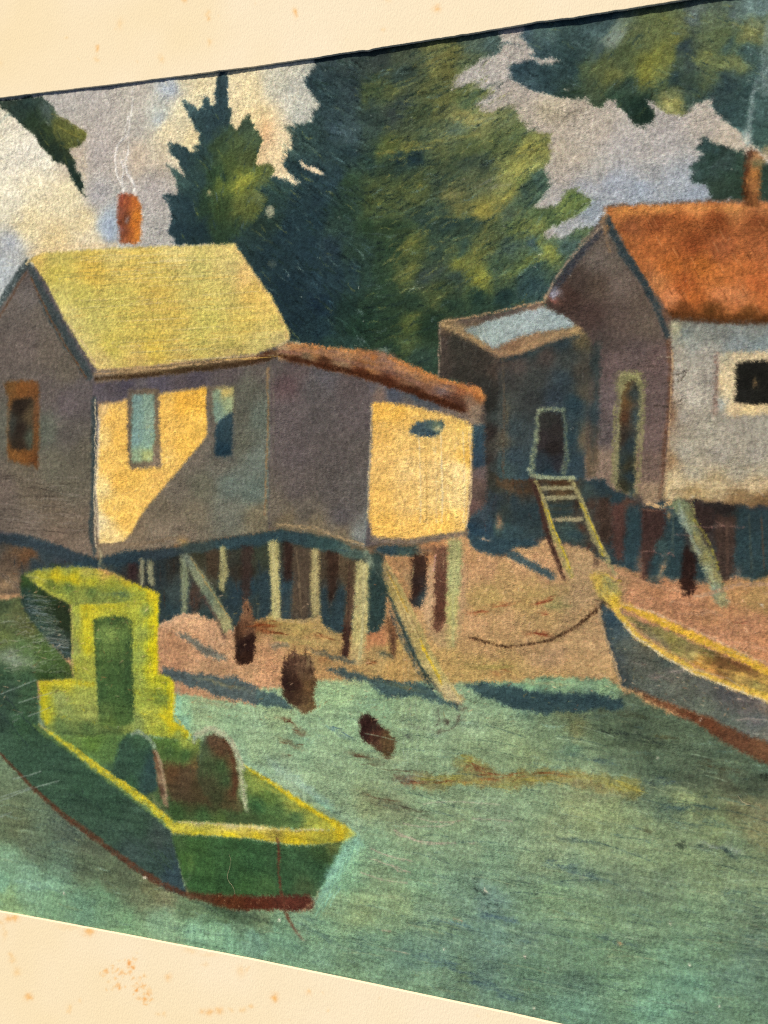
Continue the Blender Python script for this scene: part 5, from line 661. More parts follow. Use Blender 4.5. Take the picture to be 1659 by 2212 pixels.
# pencil-like marks
for pts in (z(1, 3, [(1420, 780), (1450, 800), (1490, 805)]), z(1, 3, [(1500, 880), (1555, 880), (1580, 905), (1570, 940), (1520, 935), (1500, 905)]), z(1, 3, [(1390, 715), (1445, 715), (1440, 740), (1400, 745)]), z(1, 3, [(1590, 1100), (1640, 1110), (1659, 1125)]), z(1, 3, [(1030, 725), (1040, 760)]), z(2, 3, [(95, 745), (120, 755), (150, 740)]), z(2, 3, [(110, 820), (165, 820)]), z(2, 3, [(905, 1500), (930, 1530), (945, 1500)])): line(pts, '#33443A', 2.2, .6)
sm_ = z(2, 3, [(1065, 500), (1080, 480), (1120, 480), (1140, 500), (1120, 530), (1090, 530)]); area(None, sm_, '#3C4A38', 2, 3, .4, .8)
smudge(*z(2, 3, [(880, 415)])[0], 7, 7, 0, '#54583C', .8); smudge(*z(2, 3, [(1220, 520)])[0], 26, 5, 5, '#3C5048', .7); smudge(*z(2, 3, [(1300, 505)])[0], 30, 4, 5, '#8C9C90', .7); smudge(*z(2, 3, [(1400, 540)])[0], 20, 4, 15, '#2C4244', .7); smudge(*z(2, 3, [(1450, 530)])[0], 16, 5, 20, '#94A494', .6); smudge(*z(2, 3, [(1440, 580)])[0], 14, 4, 25, '#2E4240', .6)
smudge(*z(2, 3, [(460, 715)])[0], 5, 5, 0, '#7C8478', .6); smudge(*z(2, 3, [(700, 1140)])[0], 5, 4, 0, '#A87A50', .8); smudge(*z(2, 3, [(440, 470)])[0], 30, 3, 3, '#46605C', .6)
smudge(*z(1, 3, [(1450, 795)])[0], 14, 4, 20, '#2E3E34', .6)

# long brace in front
area(None, [(800, 1228), (828, 1226), (836, 1290), (830, 1350), (800, 1368), (796, 1300)], '#2C4440', 2, 3, .3, .8)
area('painted_cottage/brace', [(810, 1208), (828, 1216), (840, 1236), (870, 1300), (900, 1352), (920, 1400), (946, 1446), (974, 1484), (1000, 1508), (996, 1526), (968, 1510), (936, 1486), (904, 1440), (880, 1400), (862, 1350), (840, 1290), (812, 1236)], [(822, 1230, '#3A4C44'), (850, 1290, '#3C4A3C'), (870, 1345, '#4A5448'), (885, 1390, '#40504C'), (920, 1450, '#3E4A40'), (960, 1495, '#5C5A48')], 1.6, 3, .35)
area('painted_cottage/brace', [(826, 1212), (846, 1232), (870, 1272), (900, 1332), (924, 1390), (950, 1440), (978, 1482), (1002, 1504), (1002, 1522), (966, 1512), (934, 1470), (900, 1420), (876, 1360), (850, 1300), (826, 1246)], [(840, 1235, '#86744A'), (865, 1280, '#A08A48'), (890, 1330, '#A98E50'), (915, 1390, '#A38E4C'), (945, 1440, '#B8A454'), (985, 1505, '#BCA870'), (880, 1340, '#B49A5C'), (930, 1450, '#B09C5C')], 1.5, 3, .35)
hatch([(826, 1212), (870, 1272), (924, 1390), (1000, 1510), (975, 1512), (888, 1360)], 80, 63, (10, 30), 1.6, .55, .14, 8, (('#C8B060', .15), ('#6A5030', .12)))
line([(838, 1236), (858, 1280), (880, 1320)], '#B88A24', 4, .6, .8); line([(908, 1382), (925, 1420), (942, 1452), (952, 1476)], '#D8B424', 5, .8, .7); line([(842, 1250), (866, 1300), (890, 1348), (910, 1392)], '#D8C078', 2.5, .55, .8)
line([(842, 1320), (862, 1370), (882, 1410), (904, 1450), (932, 1487)], '#34474A', 7, .6, .8, soft=3)

# ---- stumps
for P_, cc in (([(507, 1353), (514, 1346), (523, 1306), (530, 1296), (538, 1303), (552, 1340), (550, 1390), (547, 1430), (533, 1440), (526, 1436), (518, 1438), (508, 1432)], [(530, 1315, '#8A6040'), (515, 1360, '#4A3020'), (530, 1350, '#70482E'), (545, 1350, '#6A4830'), (515, 1400, '#3C2820'), (535, 1390, '#2A1816'), (530, 1425, '#3A2218')]),
               ([(609, 1448), (614, 1420), (620, 1430), (626, 1412), (632, 1405), (640, 1408), (650, 1416), (664, 1410), (678, 1430), (682, 1480), (680, 1534), (660, 1544), (636, 1530), (612, 1506), (606, 1470)], [(615, 1450, '#3C2820'), (630, 1430, '#5A3C2C'), (645, 1430, '#6E5038'), (665, 1430, '#7A6040'), (630, 1470, '#33201C'), (650, 1470, '#40281E'), (672, 1480, '#6A4C2C'), (620, 1500, '#402C20'), (650, 1510, '#4A3424'), (670, 1520, '#6A5230'), (655, 1538, '#705838')]),
               ([(776, 1549), (790, 1541), (806, 1550), (822, 1566), (836, 1580), (852, 1592), (850, 1620), (846, 1636), (830, 1630), (812, 1614), (790, 1604), (778, 1590)], [(785, 1560, '#38221E'), (800, 1570, '#33201C'), (790, 1590, '#3E2620'), (815, 1600, '#4E3426'), (812, 1590, '#5A3426'), (840, 1600, '#604A2C'), (840, 1625, '#5C4A2C')])):
    area('painted_stump', P_, cc, 1.8, 4, .4); hatch(P_, 80, 86, (8, 28), 2, .5, .2, 8, (('#2A1814', .12), ('#7E5A38', .08)))
for x_, y_ in ((616, 1415), (624, 1404), (636, 1398), (660, 1402), (671, 1414)): line([(x_, y_), (x_ - 1, y_ + 34)], '#3C241C', 3, .6)

# ---- mooring rope
line([(1312, 1297), (1290, 1316), (1270, 1334), (1255, 1346), (1235, 1360), (1206, 1375), (1180, 1386), (1156, 1391), (1106, 1398), (1083, 1397), (1060, 1390), (1040, 1384), (1016, 1378)], '#4C3220', [9, 8, 7, 7, 6, 6, 6, 5, 5, 5, 5, 4, 4], .9, .6, 'mooring_rope', 1.2, .8)
line([(1083, 1396), (1060, 1388), (1036, 1380)], '#5E3E20', 3, .5)

# ---- rowing boat on the right
HU = [(1296, 1300), (1306, 1306), (1320, 1318), (1345, 1345), (1390, 1384), (1440, 1416), (1506, 1455), (1573, 1484), (1659, 1512), (1800, 1560), (1800, 1700), (1659, 1612), (1606, 1592), (1522, 1550), (1456, 1526), (1406, 1506), (1352, 1488), (1342, 1470), (1330, 1430), (1308, 1366), (1300, 1325)]
area('painted_rowboat', HU, [(1302, 1312, '#33424A'), (1320, 1340, '#2C4658'), (1315, 1370, '#34464E'), (1335, 1360, '#3C4E54'), (1335, 1420, '#38444A'), (1350, 1400, '#44504E'), (1350, 1470, '#333F44'), (1380, 1420, '#4A524E'), (1400, 1400, '#4C5048'), (1380, 1460, '#4A5450'), (1420, 1440, '#454E4A'), (1440, 1430, '#3C4A4C'), (1420, 1480, '#4A5654'), (1460, 1460, '#4E5450'), (1480, 1500, '#4A5450'), (1520, 1480, '#4C5454'), (1520, 1530, '#4E5C56'), (1570, 1500, '#42474E'), (1580, 1560, '#4C5A58'), (1620, 1520, '#4A4A4E'), (1640, 1560, '#48545A'), (1659, 1590, '#565E5C'), (1659, 1530, '#5E5A56'), (1750, 1600, '#505856')], 1.3, 2, .22, mot=.04, gain=(1.22, 1.14, 1.02))
hatch(HU, 620, 30, (8, 34), 1.8, .38, .12, 18, (('#6A6E68', .10), ('#2E3C42', .12)))
line([(1300, 1325), (1309, 1366), (1330, 1430), (1345, 1480)], '#2A3E48', 8, .6, .6, soft=3); smudge(1325, 1345, 14, 26, -30, '#2A5068', .5)
for a_ in ((1385, 1435, 22, 4, 10, '#7A7468', .6), (1425, 1462, 20, 5, 5, '#7E6E68', .6), (1460, 1450, 26, 4, -5, '#7A6C68', .4), (1640, 1500, 26, 10, 10, '#8A807A', .6), (1630, 1558, 24, 6, 10, '#7E7470', .6), (1600, 1540, 20, 4, 8, '#6C6866', .5)): smudge(*a_)
for pts in ([(1345, 1353), (1375, 1380), (1410, 1392)], [(1450, 1452), (1480, 1446), (1520, 1452), (1570, 1464), (1610, 1490)], [(1470, 1436), (1490, 1444), (1520, 1448)], [(1580, 1510), (1650, 1520)], [(1490, 1455), (1530, 1460)], [(1585, 1556), (1620, 1552), (1700, 1560)], [(1590, 1580), (1700, 1590)]): line(pts, '#9A8A80', 1.6, .5)
RW = [(1350, 1484), (1372, 1488), (1440, 1518), (1520, 1546), (1606, 1584), (1659, 1604), (1800, 1660), (1800, 1720), (1659, 1652), (1573, 1608), (1490, 1554), (1406, 1516)]
area('painted_rowboat/waterline', RW, [(1365, 1494, '#66402A'), (1440, 1524, '#70442A'), (1520, 1558, '#6A3C24'), (1600, 1600, '#66402A'), (1659, 1630, '#744C30')], 1.8, 2.5, .3); hatch(RW, 120, 24, (8, 26), 2, .45, .15, 10, (('#8A5432', .12),))
# inside
IN = [(1330, 1316), (1345, 1322), (1372, 1338), (1440, 1362), (1506, 1390), (1573, 1420), (1659, 1458), (1800, 1510), (1800, 1560), (1659, 1505), (1573, 1474), (1506, 1440), (1440, 1404), (1390, 1368), (1360, 1340), (1340, 1335)]
area('painted_rowboat/inside', IN, [(1342, 1330, '#4A4648'), (1360, 1338, '#747038'), (1390, 1350, '#56563A'), (1380, 1362, '#8A7A50'), (1420, 1366, '#6C6838'), (1410, 1380, '#6A6450'), (1450, 1384, '#757034'), (1440, 1396, '#5C5640'), (1480, 1386, '#6E6C3C'), (1490, 1400, '#5C5434'), (1460, 1412, '#7E783C'), (1500, 1418, '#8A824A'), (1540, 1412, '#4C4626'), (1530, 1405, '#5E5A30'), (1560, 1420, '#5A3C20'), (1530, 1430, '#6A5024'), (1600, 1430, '#5A3820'), (1620, 1440, '#5C3A20'), (1510, 1430, '#A8782E'), (1560, 1440, '#563E22'), (1600, 1450, '#604424'), (1640, 1462, '#6C4E28'), (1540, 1448, '#B07A38'), (1600, 1464, '#9A8440'), (1640, 1480, '#8C8442'), (1650, 1470, '#A08038')], 1.6, 3, .3, gain=(1.2, 1.15, 1.1))
hatch(IN, 300, 24, (8, 32), 1.8, .5, .15, 10, (('#B0A040', .1), ('#4A3C24', .1)))
# gunwales and bow cap
line([(1335, 1306), (1372, 1318), (1440, 1348), (1506, 1378), (1573, 1408), (1620, 1430), (1659, 1450), (1790, 1500)], '#DDAC2C', [10, 12, 14, 15, 15, 16, 17, 18], .95, .35, 'painted_rowboat/gunwale', 2, 1)
line([(1340, 1302), (1400, 1320), (1480, 1352), (1560, 1390), (1659, 1436), (1790, 1484)], '#D8B080', 4, .6, .9, soft=2, wob=1)
line([(1335, 1306), (1400, 1332), (1480, 1368), (1560, 1402), (1659, 1452)], '#C89A28', 3, .4, 1.2, wob=1.2)
line([(1330, 1312), (1340, 1330), (1360, 1356), (1390, 1384), (1440, 1416), (1506, 1452), (1573, 1478), (1659, 1508), (1790, 1556)], '#DDB23C', [13, 12, 12, 12, 12, 12, 12, 15, 18], .95, .35, 'painted_rowboat/gunwale', 2, 1)
line([(1345, 1345), (1375, 1378), (1430, 1416), (1500, 1456), (1573, 1484), (1659, 1516)], '#E8D6AC', 3.5, .7, .7, soft=1.6)
line([(1400, 1380), (1440, 1406), (1480, 1418), (1520, 1432)], '#C8AE5C', 3, .5, 1, wob=1); line([(1480, 1395), (1520, 1402), (1580, 1410), (1659, 1430)], '#A8906A', 2, .5, 1); line([(1500, 1408), (1560, 1418), (1659, 1436)], '#B09060', 1.6, .5)
line([(1520, 1440), (1560, 1448), (1620, 1462), (1659, 1476)], '#D8A444', 5, .5, 1, soft=2, wob=1.5)
area('painted_rowboat/bow_cap', [(1276, 1243), (1288, 1238), (1306, 1238), (1324, 1250), (1340, 1270), (1338, 1300), (1332, 1316), (1316, 1308), (1300, 1298), (1290, 1282), (1280, 1264)], [(1285, 1250, '#C09C40'), (1300, 1262, '#C8A43E'), (1315, 1260, '#8E8A50'), (1325, 1275, '#90884C'), (1300, 1285, '#B49A44'), (1328, 1298, '#D8AE30'), (1315, 1300, '#C09E40')], 1.8, 3, .35)
hatch([(1278, 1243), (1320, 1250), (1338, 1300), (1300, 1296)], 60, 70, (8, 24), 2, .5, .12, 20, (('#E0BC3C', .2), ('#7C7C50', .15)))
line([(1288, 1296), (1300, 1300), (1318, 1308)], '#3A2C22', 3, .6)
smudge(1300, 1300, 8, 7, 0, '#3A3430', .5)
# ---- green motorboat on the left
HL = [(X0, 1340), (-20, 1300), (0, 1296), (45, 1290), (70, 1340), (155, 1440), (158, 1470), (82, 1470), (84, 1560), (140, 1612), (200, 1660), (260, 1705), (368, 1792), (378, 1830), (388, 1880), (404, 1926), (400, 1936), (350, 1918), (280, 1872), (200, 1812), (130, 1760), (60, 1695), (0, 1632), (X0, 1500)]
area('painted_motorboat', HL, [(10, 1300, '#3A4A36'), (40, 1320, '#4A5438'), (20, 1340, '#4C5A3E'), (60, 1360, '#4E5634'), (-60, 1400, '#4A5A40'), (10, 1380, '#56663C'), (50, 1400, '#4A6440'), (90, 1400, '#40582F'), (20, 1420, '#5A6E5A'), (60, 1425, '#506A48'), (100, 1440, '#3F5A33'), (130, 1440, '#3C552F'), (150, 1450, '#40542C'), (10, 1460, '#2F4A3A'), (60, 1470, '#324E3C'), (100, 1462, '#2C4424'), (20, 1500, '#2E463E'), (60, 1520, '#34503E'), (0, 1560, '#2C443E'), (50, 1570, '#30503C'), (80, 1590, '#2E4C3E'), (10, 1610, '#345346'), (60, 1640, '#2F4E42'), (120, 1650, '#2D4B40'), (120, 1700, '#314F42'), (180, 1700, '#2E4E40'), (180, 1760, '#304C42'), (240, 1750, '#2C4A3E'), (240, 1800, '#314C44'), (300, 1790, '#2F4A40'), (290, 1840, '#33494C'), (340, 1820, '#37484A'), (350, 1860, '#2E434C'), (370, 1890, '#294254'), (330, 1880, '#2E4646')], 1.4, 2, .22, mot=.05, gain=(1.15, 1.13, .98))
hatch(HL, 900, lambda x, y: 40 if y > 1480 else 20, (10, 40), 1.8, .38, .13, 25, (('#4C6A56', .08), ('#24383A', .1)))
# pale scribbles on deck
for k in range(34):
    x_ = rng.uniform(-10, 120); y_ = rng.uniform(1315, 1440) + x_ * .1; s_ = rng.uniform(10, 34); line([(x_, y_), (x_ + s_ * .5, y_ - 6 * rng.rand()), (x_ + s_, y_ + 6 * rng.randn())], ('#8E9A7C', '#7A8C6A', '#9A9C88')[k % 3], 1.4, .5, .7, wob=2)
smudge(30, 1425, 40, 12, 5, '#8A968A', .45); smudge(40, 1340, 22, 12, 20, '#6E6A44', .4); smudge(180, 1422, 6, 6, 0, '#8A9070', .5)
for pts in ([(0, 1500), (80, 1468)], [(40, 1518), (100, 1500), (112, 1496)], [(60, 1548), (90, 1536), (108, 1528)], [(28, 1560), (45, 1551)], [(27, 1682), (60, 1676), (88, 1666)], [(0, 1730), (60, 1706), (128, 1686)], [(0, 1722), (70, 1700)], [(0, 1765), (24, 1755)], [(25, 1548), (50, 1538)]): line(pts, '#7E9282', 1.8, .55)
for pts in ([(0, 1540), (30, 1575), (60, 1610)], [(10, 1500), (50, 1550), (80, 1580)]): line(pts, '#24363C', 3, .4)
# cabin side in shade
CS = [(46, 1240), (60, 1244), (80, 1263), (117, 1286), (153, 1302), (156, 1360), (157, 1426), (143, 1422), (110, 1390), (70, 1346), (48, 1310), (44, 1270)]
area('painted_motorboat/cabin', CS, [(55, 1250, '#34482A'), (80, 1280, '#2C3E2A'), (60, 1290, '#2B4044'), (60, 1320, '#33444C'), (110, 1300, '#2C3A28'), (140, 1310, '#2C3428'), (100, 1340, '#2F3E34'), (140, 1350, '#2A3428'), (90, 1360, '#2F4646'), (120, 1390, '#33404A'), (148, 1400, '#2C383A'), (150, 1420, '#33424A')], 1.6, 2.5, .28, gain=(1.0, 1.08, .86))
hatch(CS, 200, 12, (8, 28), 1.6, .42, .15, 12)
for k in range(26):
    y_ = 1288 + k * 4.6; xa = 56 + max(0, (y_ - 1310)) * .55 + 8 * rng.rand(); line([(xa, y_), (xa + 16, y_ + 3 * rng.randn()), (min(xa + 50, 150), y_ + 5 + 2 * rng.randn())], ('#7C8478', '#6A8088', '#8A8A7A')[k % 3], 1.4, .5 if xa < 120 else .2, .7, wob=1.2)
# cabin front
CF = [(154, 1302), (220, 1302), (300, 1292), (343, 1280), (343, 1330), (341, 1400), (342, 1456), (366, 1462), (375, 1474), (376, 1520), (374, 1556), (400, 1572), (413, 1585), (404, 1604), (370, 1598), (330, 1590), (290, 1585), (240, 1600), (180, 1620), (130, 1600), (100, 1570), (88, 1550), (84, 1472), (158, 1464), (156, 1400)]
area('painted_motorboat/cabin', CF, [(160, 1310, '#9CA030'), (190, 1308, '#C8B01E'), (240, 1305, '#BFAE24'), (300, 1305, '#B4AC2E'), (335, 1295, '#C8B41C'), (165, 1340, '#9FA238'), (190, 1340, '#C2B022'), (240, 1328, '#A8A42A'), (300, 1325, '#A8A82C'), (335, 1340, '#C9B81A'), (160, 1400, '#93983C'), (188, 1390, '#B8AE26'), (335, 1400, '#D0BC14'), (310, 1370, '#98A034'), (315, 1320, '#8A9836'), (305, 1420, '#909C34'), (185, 1440, '#A8A632'), (335, 1450, '#C4B41C'), (180, 1470, '#9EA032'), (95, 1476, '#C0AE20'), (140, 1478, '#BCAC24'), (95, 1520, '#B2AC20'), (130, 1510, '#8E9640'), (180, 1510, '#9CA038'), (102, 1550, '#AAA424'), (140, 1540, '#87933C'), (190, 1545, '#94983A'), (130, 1570, '#5F7634'), (190, 1575, '#52692E'), (100, 1575, '#76842F'), (300, 1470, '#96A034'), (345, 1470, '#B0AA22'), (372, 1490, '#C8B81A'), (350, 1510, '#76882A'), (372, 1540, '#C8B41C'), (310, 1520, '#98A030'), (300, 1560, '#84923A'), (340, 1560, '#A8A630'), (380, 1572, '#CBB418'), (405, 1585, '#B8A81C'), (350, 1580, '#9AA02C'), (390, 1592, '#8C9A34'), (320, 1545, '#A8A834'), (240, 1580, '#566A2E'), (140, 1600, '#567238')], 1.6, 2.5, .28, mot=.04, gain=(.96, 1.0, 1.15))
hatch(CF, 900, lambda x, y: 85 if y < 1460 else 8, (8, 28), 2.0, .42, .12, 25, (('#D8C820', .07), ('#6E8432', .08)))
line([(156, 1305), (154, 1360), (157, 1430), (160, 1462)], '#788434', 4, .4, .8, soft=2); line([(188, 1345), (190, 1380), (188, 1410)], '#D8C418', 16, .35, 1, soft=6)
line([(338, 1290), (336, 1350), (337, 1400), (334, 1455)], '#DEC814', 8, .7, .8, soft=3, wob=1); line([(318, 1300), (316, 1360), (318, 1400)], '#7A8C30', 5, .4, .9, soft=3)
line([(94, 1474), (96, 1520), (102, 1560)], '#C2B41C', 12, .5, .8, soft=4); line([(90, 1474), (140, 1472), (200, 1478)], '#C4B222', 10, .45, 1, soft=4)
line([(372, 1474), (373, 1510), (370, 1552)], '#D8C61C', 8, .65, .8, soft=3); line([(358, 1474), (360, 1530)], '#62762A', 6, .5, .8, soft=3); line([(346, 1545), (372, 1562), (398, 1578), (412, 1588)], '#D8C01A', 8, .6, 1, soft=3)
line([(90, 1468), (150, 1462), (158, 1460)], '#3A4E2C', 5, .5, .8, soft=3); line([(130, 1582), (190, 1588), (260, 1584)], '#40562A', 8, .5, .8, soft=4)
smudge(118, 1448, 30, 5, 2, '#33482A', .5)
# door
DO = [(203, 1340), (215, 1334), (250, 1332), (281, 1336), (283, 1380), (286, 1450), (288, 1520), (288, 1560), (260, 1572), (216, 1568), (212, 1530), (207, 1440), (204, 1400)]
area('painted_motorboat/door', DO, [(215, 1345, '#46602C'), (245, 1340, '#40582C'), (275, 1345, '#506830'), (225, 1365, '#6E8A3E'), (240, 1370, '#7A9440'), (265, 1365, '#5C7836'), (225, 1400, '#5A7636'), (260, 1400, '#557234'), (282, 1400, '#3C5A2E'), (210, 1400, '#46622E'), (220, 1440, '#46642F'), (250, 1450, '#3E5C2E'), (280, 1450, '#36522C'), (220, 1500, '#3C5C30'), (250, 1500, '#40602F'), (282, 1500, '#37562D'), (230, 1540, '#5A7638'), (260, 1550, '#4A6A32'), (240, 1570, '#56702F')], 1.8, 2.5, .28, mot=.04)
hatch(DO, 260, 85, (10, 34), 2, .42, .14, 16, (('#8CA64A', .06), ('#2E4A2A', .1)))
line([(206, 1342), (206, 1400), (211, 1470), (216, 1540)], '#34502A', 4, .5, .8, soft=2.5); line([(283, 1345), (286, 1430), (289, 1530)], '#2F4A28', 6, .5, .8, soft=3); line([(206, 1338), (245, 1334), (280, 1340)], '#35502A', 5, .5, .8, soft=2.5)
# cabin roof
CR = [(50, 1240), (83, 1230), (125, 1225), (167, 1223), (210, 1228), (250, 1240), (285, 1258), (317, 1270), (340, 1280), (341, 1294), (320, 1300), (290, 1298), (240, 1304), (200, 1306), (153, 1306), (117, 1290), (80, 1266)]
area('painted_motorboat/cabin_roof', CR, [(60, 1240, '#6E7A34'), (100, 1234, '#88903A'), (150, 1230, '#8A9238'), (190, 1232, '#A8A040'), (230, 1240, '#C0A040'), (280, 1258, '#C8B028'), (330, 1284, '#D0B820'), (90, 1250, '#A8A430'), (120, 1246, '#BAA822'), (160, 1250, '#B8A81E'), (200, 1260, '#A8A428'), (240, 1264, '#9EA02E'), (290, 1270, '#A4A830'), (110, 1262, '#667428'), (150, 1272, '#5C7430'), (200, 1280, '#5A7434'), (240, 1276, '#7C8A30'), (270, 1285, '#6A8038'), (310, 1288, '#98A030'), (140, 1290, '#8E9A38'), (180, 1296, '#88943A'), (220, 1294, '#7E8E3A')], 1.6, 2.5, .3, mot=.04)
hatch(CR, 260, 8, (8, 28), 1.8, .45, .12, 12, (('#D8C41E', .08), ('#4E682E', .08)))
smudge(130, 1248, 40, 7, 8, '#C8B418', .5); smudge(255, 1284, 34, 4, -3, '#4E6848', .6); smudge(120, 1266, 20, 6, 20, '#4C6424', .5); smudge(125, 1221, 26, 3, -5, '#34482A', .7); smudge(235, 1238, 30, 3, 18, '#C88A50', .6)
line([(80, 1262), (110, 1280), (152, 1300)], '#A8A63A', 5, .5, 1, soft=2); line([(285, 1262), (315, 1274), (340, 1288)], '#DCC61C', 7, .5, 1, soft=3, wob=1); line([(60, 1243), (90, 1252), (100, 1256)], '#B8B45C', 5, .4, 1, soft=2)
# cockpit
CO = [(88, 1572), (130, 1590), (200, 1590), (280, 1585), (330, 1592), (400, 1598), (413, 1590), (440, 1600), (500, 1640), (540, 1662), (600, 1700), (680, 1745), (750, 1795), (690, 1792), (553, 1786), (480, 1782), (372, 1776), (330, 1744), (280, 1708), (200, 1650), (130, 1600)]
area('painted_motorboat/cockpit', CO, [(160, 1600, '#567238'), (200, 1610, '#50702F'), (230, 1630, '#4A6A38'), (200, 1640, '#4E6E3A'), (240, 1670, '#35503C'), (260, 1700, '#3A5838'), (360, 1600, '#46642E'), (380, 1612, '#4E6C2E'), (400, 1605, '#86943A'), (370, 1620, '#3C5A30'), (400, 1630, '#38562E'), (420, 1660, '#5A4A2C'), (380, 1680, '#54402A'), (400, 1700, '#4A3C2A'), (440, 1700, '#40442C'), (420, 1730, '#3E4228'), (460, 1740, '#3A3E28'), (350, 1740, '#3A5234'), (380, 1760, '#34502C'), (440, 1765, '#34502E'), (500, 1765, '#3A4C2E'), (540, 1770, '#3C5030'), (560, 1740, '#2E5030'), (600, 1760, '#405C34'), (560, 1700, '#6E8038'), (580, 1720, '#4E6830'), (640, 1765, '#3E5C38'), (680, 1776, '#88903A'), (640, 1745, '#8A903A'), (480, 1775, '#486030'), (700, 1780, '#9A9A38')], 1.8, 3, .28, mot=.04, gain=(1.15, 1.15, 1.05))
hatch(CO, 520, 10, (10, 32), 2, .42, .14, 25, (('#6E8A42', .06), ('#2C4428', .1)))
# hoops
AR1 = [(243, 1660), (250, 1630), (258, 1604), (274, 1586), (292, 1580), (312, 1586), (330, 1606), (340, 1640), (342, 1700), (330, 1712), (290, 1718), (262, 1704), (246, 1680)]
area('painted_motorboat/hoop', AR1, [(270, 1620, '#2E4A42'), (300, 1600, '#335040'), (300, 1650, '#2C4A40'), (265, 1670, '#2C463E'), (325, 1660, '#24404A'), (320, 1700, '#28444A'), (280, 1700, '#30503C')], 2.2, 3, .25, .92, gain=(1.1, 1.15, 1.0))
hatch(AR1, 150, 80, (8, 30), 2, .4, .13, 15)
line([(284, 1586), (296, 1580), (312, 1585), (326, 1600), (336, 1622), (340, 1640)], '#7E9478', 8, .8, .9, soft=3, wob=1)
area('painted_motorboat/hoop', [(330, 1618), (340, 1622), (350, 1650), (358, 1690), (363, 1730), (366, 1748), (356, 1740), (348, 1720), (340, 1680)], [(336, 1630, '#6E4E34'), (345, 1660, '#7E5E42'), (352, 1690, '#8E7454'), (360, 1730, '#857050'), (345, 1710, '#5A4030')], 1.4, 2, .3)
line([(338, 1624), (346, 1645), (355, 1682), (362, 1724)], '#A88E6A', 6, .8, .8)
area('painted_motorboat/engine_box', [(352, 1648), (366, 1650), (410, 1656), (440, 1660), (450, 1700), (460, 1738), (372, 1730), (362, 1700)], [(375, 1665, '#5C4026'), (400, 1680, '#5A4630'), (430, 1700, '#4E4028'), (390, 1720, '#4C3E2A')], 3, 3, .3, .85)
AR2 = [(428, 1640), (434, 1606), (448, 1588), (464, 1582), (486, 1590), (506, 1616), (516, 1650), (524, 1690), (530, 1740), (520, 1756), (490, 1750), (470, 1740), (440, 1720), (424, 1680)]
area('painted_motorboat/hoop', AR2, [(425, 1610, '#2C5A60'), (440, 1620, '#4A5A3A'), (460, 1605, '#5C3E2A'), (478, 1620, '#5E3E28'), (450, 1650, '#425432'), (480, 1660, '#3E5A32'), (450, 1700, '#44462C'), (490, 1690, '#3A5230'), (500, 1650, '#604A2C'), (508, 1690, '#5A3C26'), (506, 1720, '#5E4028'), (470, 1730, '#3C4228'), (490, 1745, '#544A2C'), (520, 1720, '#5A7040')], 2.2, 3, .28, .92)
hatch(AR2, 220, 78, (8, 26), 2, .42, .15, 18)
line([(486, 1600), (498, 1620), (506, 1650), (508, 1690), (506, 1716)], '#5E3824', [8, 9, 9, 8, 6], .6, .7, soft=3)
line([(418, 1600), (424, 1588), (440, 1578), (458, 1574), (478, 1580), (494, 1594), (506, 1614), (517, 1640), (524, 1664)], '#AEB088', [8, 10, 12, 12, 12, 12, 12, 11, 10], .9, .7, 'painted_motorboat/hoop', 3, 1.2)
line([(515, 1650), (522, 1690), (526, 1720), (532, 1752)], '#9CA878', [11, 15, 14, 9], .9, .7, 'painted_motorboat/hoop', 3, 1)
line([(518, 1660), (524, 1700), (530, 1745)], '#BCBC90', 4, .6, .9, wob=1)
smudge(420, 1594, 5, 6, 0, '#4E7A7A', .6)
# rails
line([(72, 1566), (90, 1580), (110, 1592), (150, 1618), (200, 1656), (250, 1692), (310, 1736), (368, 1784)], '#5E7C3A', [5, 10, 12, 12, 14, 16, 17, 16], .7, .6, 'painted_motorboat/rail', 3)
line([(84, 1566), (110, 1584), (150, 1612), (200, 1650), (250, 1686), (310, 1730), (366, 1776)], '#C6B828', [4, 7, 9, 11, 12, 13, 13], .9, .5, 'painted_motorboat/rail', 3, .8)
line([(150, 1606), (200, 1644), (250, 1680), (310, 1722), (362, 1766)], '#DDBE24', [3, 4, 5, 7, 7], .6, .9, soft=2, wob=1)
smudge(92, 1570, 12, 5, 40, '#9A9A74', .6); smudge(345, 1740, 26, 6, 38, '#8E8C58', .5)
line([(528, 1652), (545, 1666), (580, 1688), (620, 1715), (660, 1742), (700, 1766), (740, 1790), (764, 1804)], '#D0B41C', [4, 7, 9, 10, 11, 12, 15, 10], .92, .5, 'painted_motorboat/rail', 3, 1)
line([(535, 1668), (570, 1694), (620, 1730), (670, 1760), (710, 1780)], '#8E9638', 9, .55, .9, soft=4)
TRL = [(366, 1776), (400, 1774), (460, 1778), (553, 1785), (640, 1790), (696, 1792), (748, 1790), (766, 1802), (758, 1814), (730, 1822), (690, 1824), (648, 1828), (600, 1820), (553, 1814), (480, 1808), (372, 1802)]
area('painted_motorboat/rail', TRL, [(375, 1790, '#B8AE34'), (430, 1782, '#B0A85C'), (430, 1794, '#A8A836'), (430, 1803, '#CDB820'), (500, 1785, '#B8AC68'), (500, 1808, '#CDB81C'), (560, 1790, '#BFAE60'), (560, 1806, '#C8B020'), (600, 1790, '#A09034'), (640, 1796, '#AE9C34'), (640, 1816, '#C4AC1E'), (700, 1800, '#A89A2C'), (750, 1800, '#B8A01C'), (700, 1814, '#9A9830')], 1.6, 2.5, .3)
hatch(TRL, 160, 3, (8, 24), 1.8, .45, .1, 12, (('#DCC828', .12),))
line([(385, 1776), (460, 1780), (553, 1788), (650, 1794), (700, 1792)], '#CFBE80', 3, .6, 1, soft=1.5, wob=.8)
smudge(600, 1798, 7, 6, 0, '#6E5A24', .6)
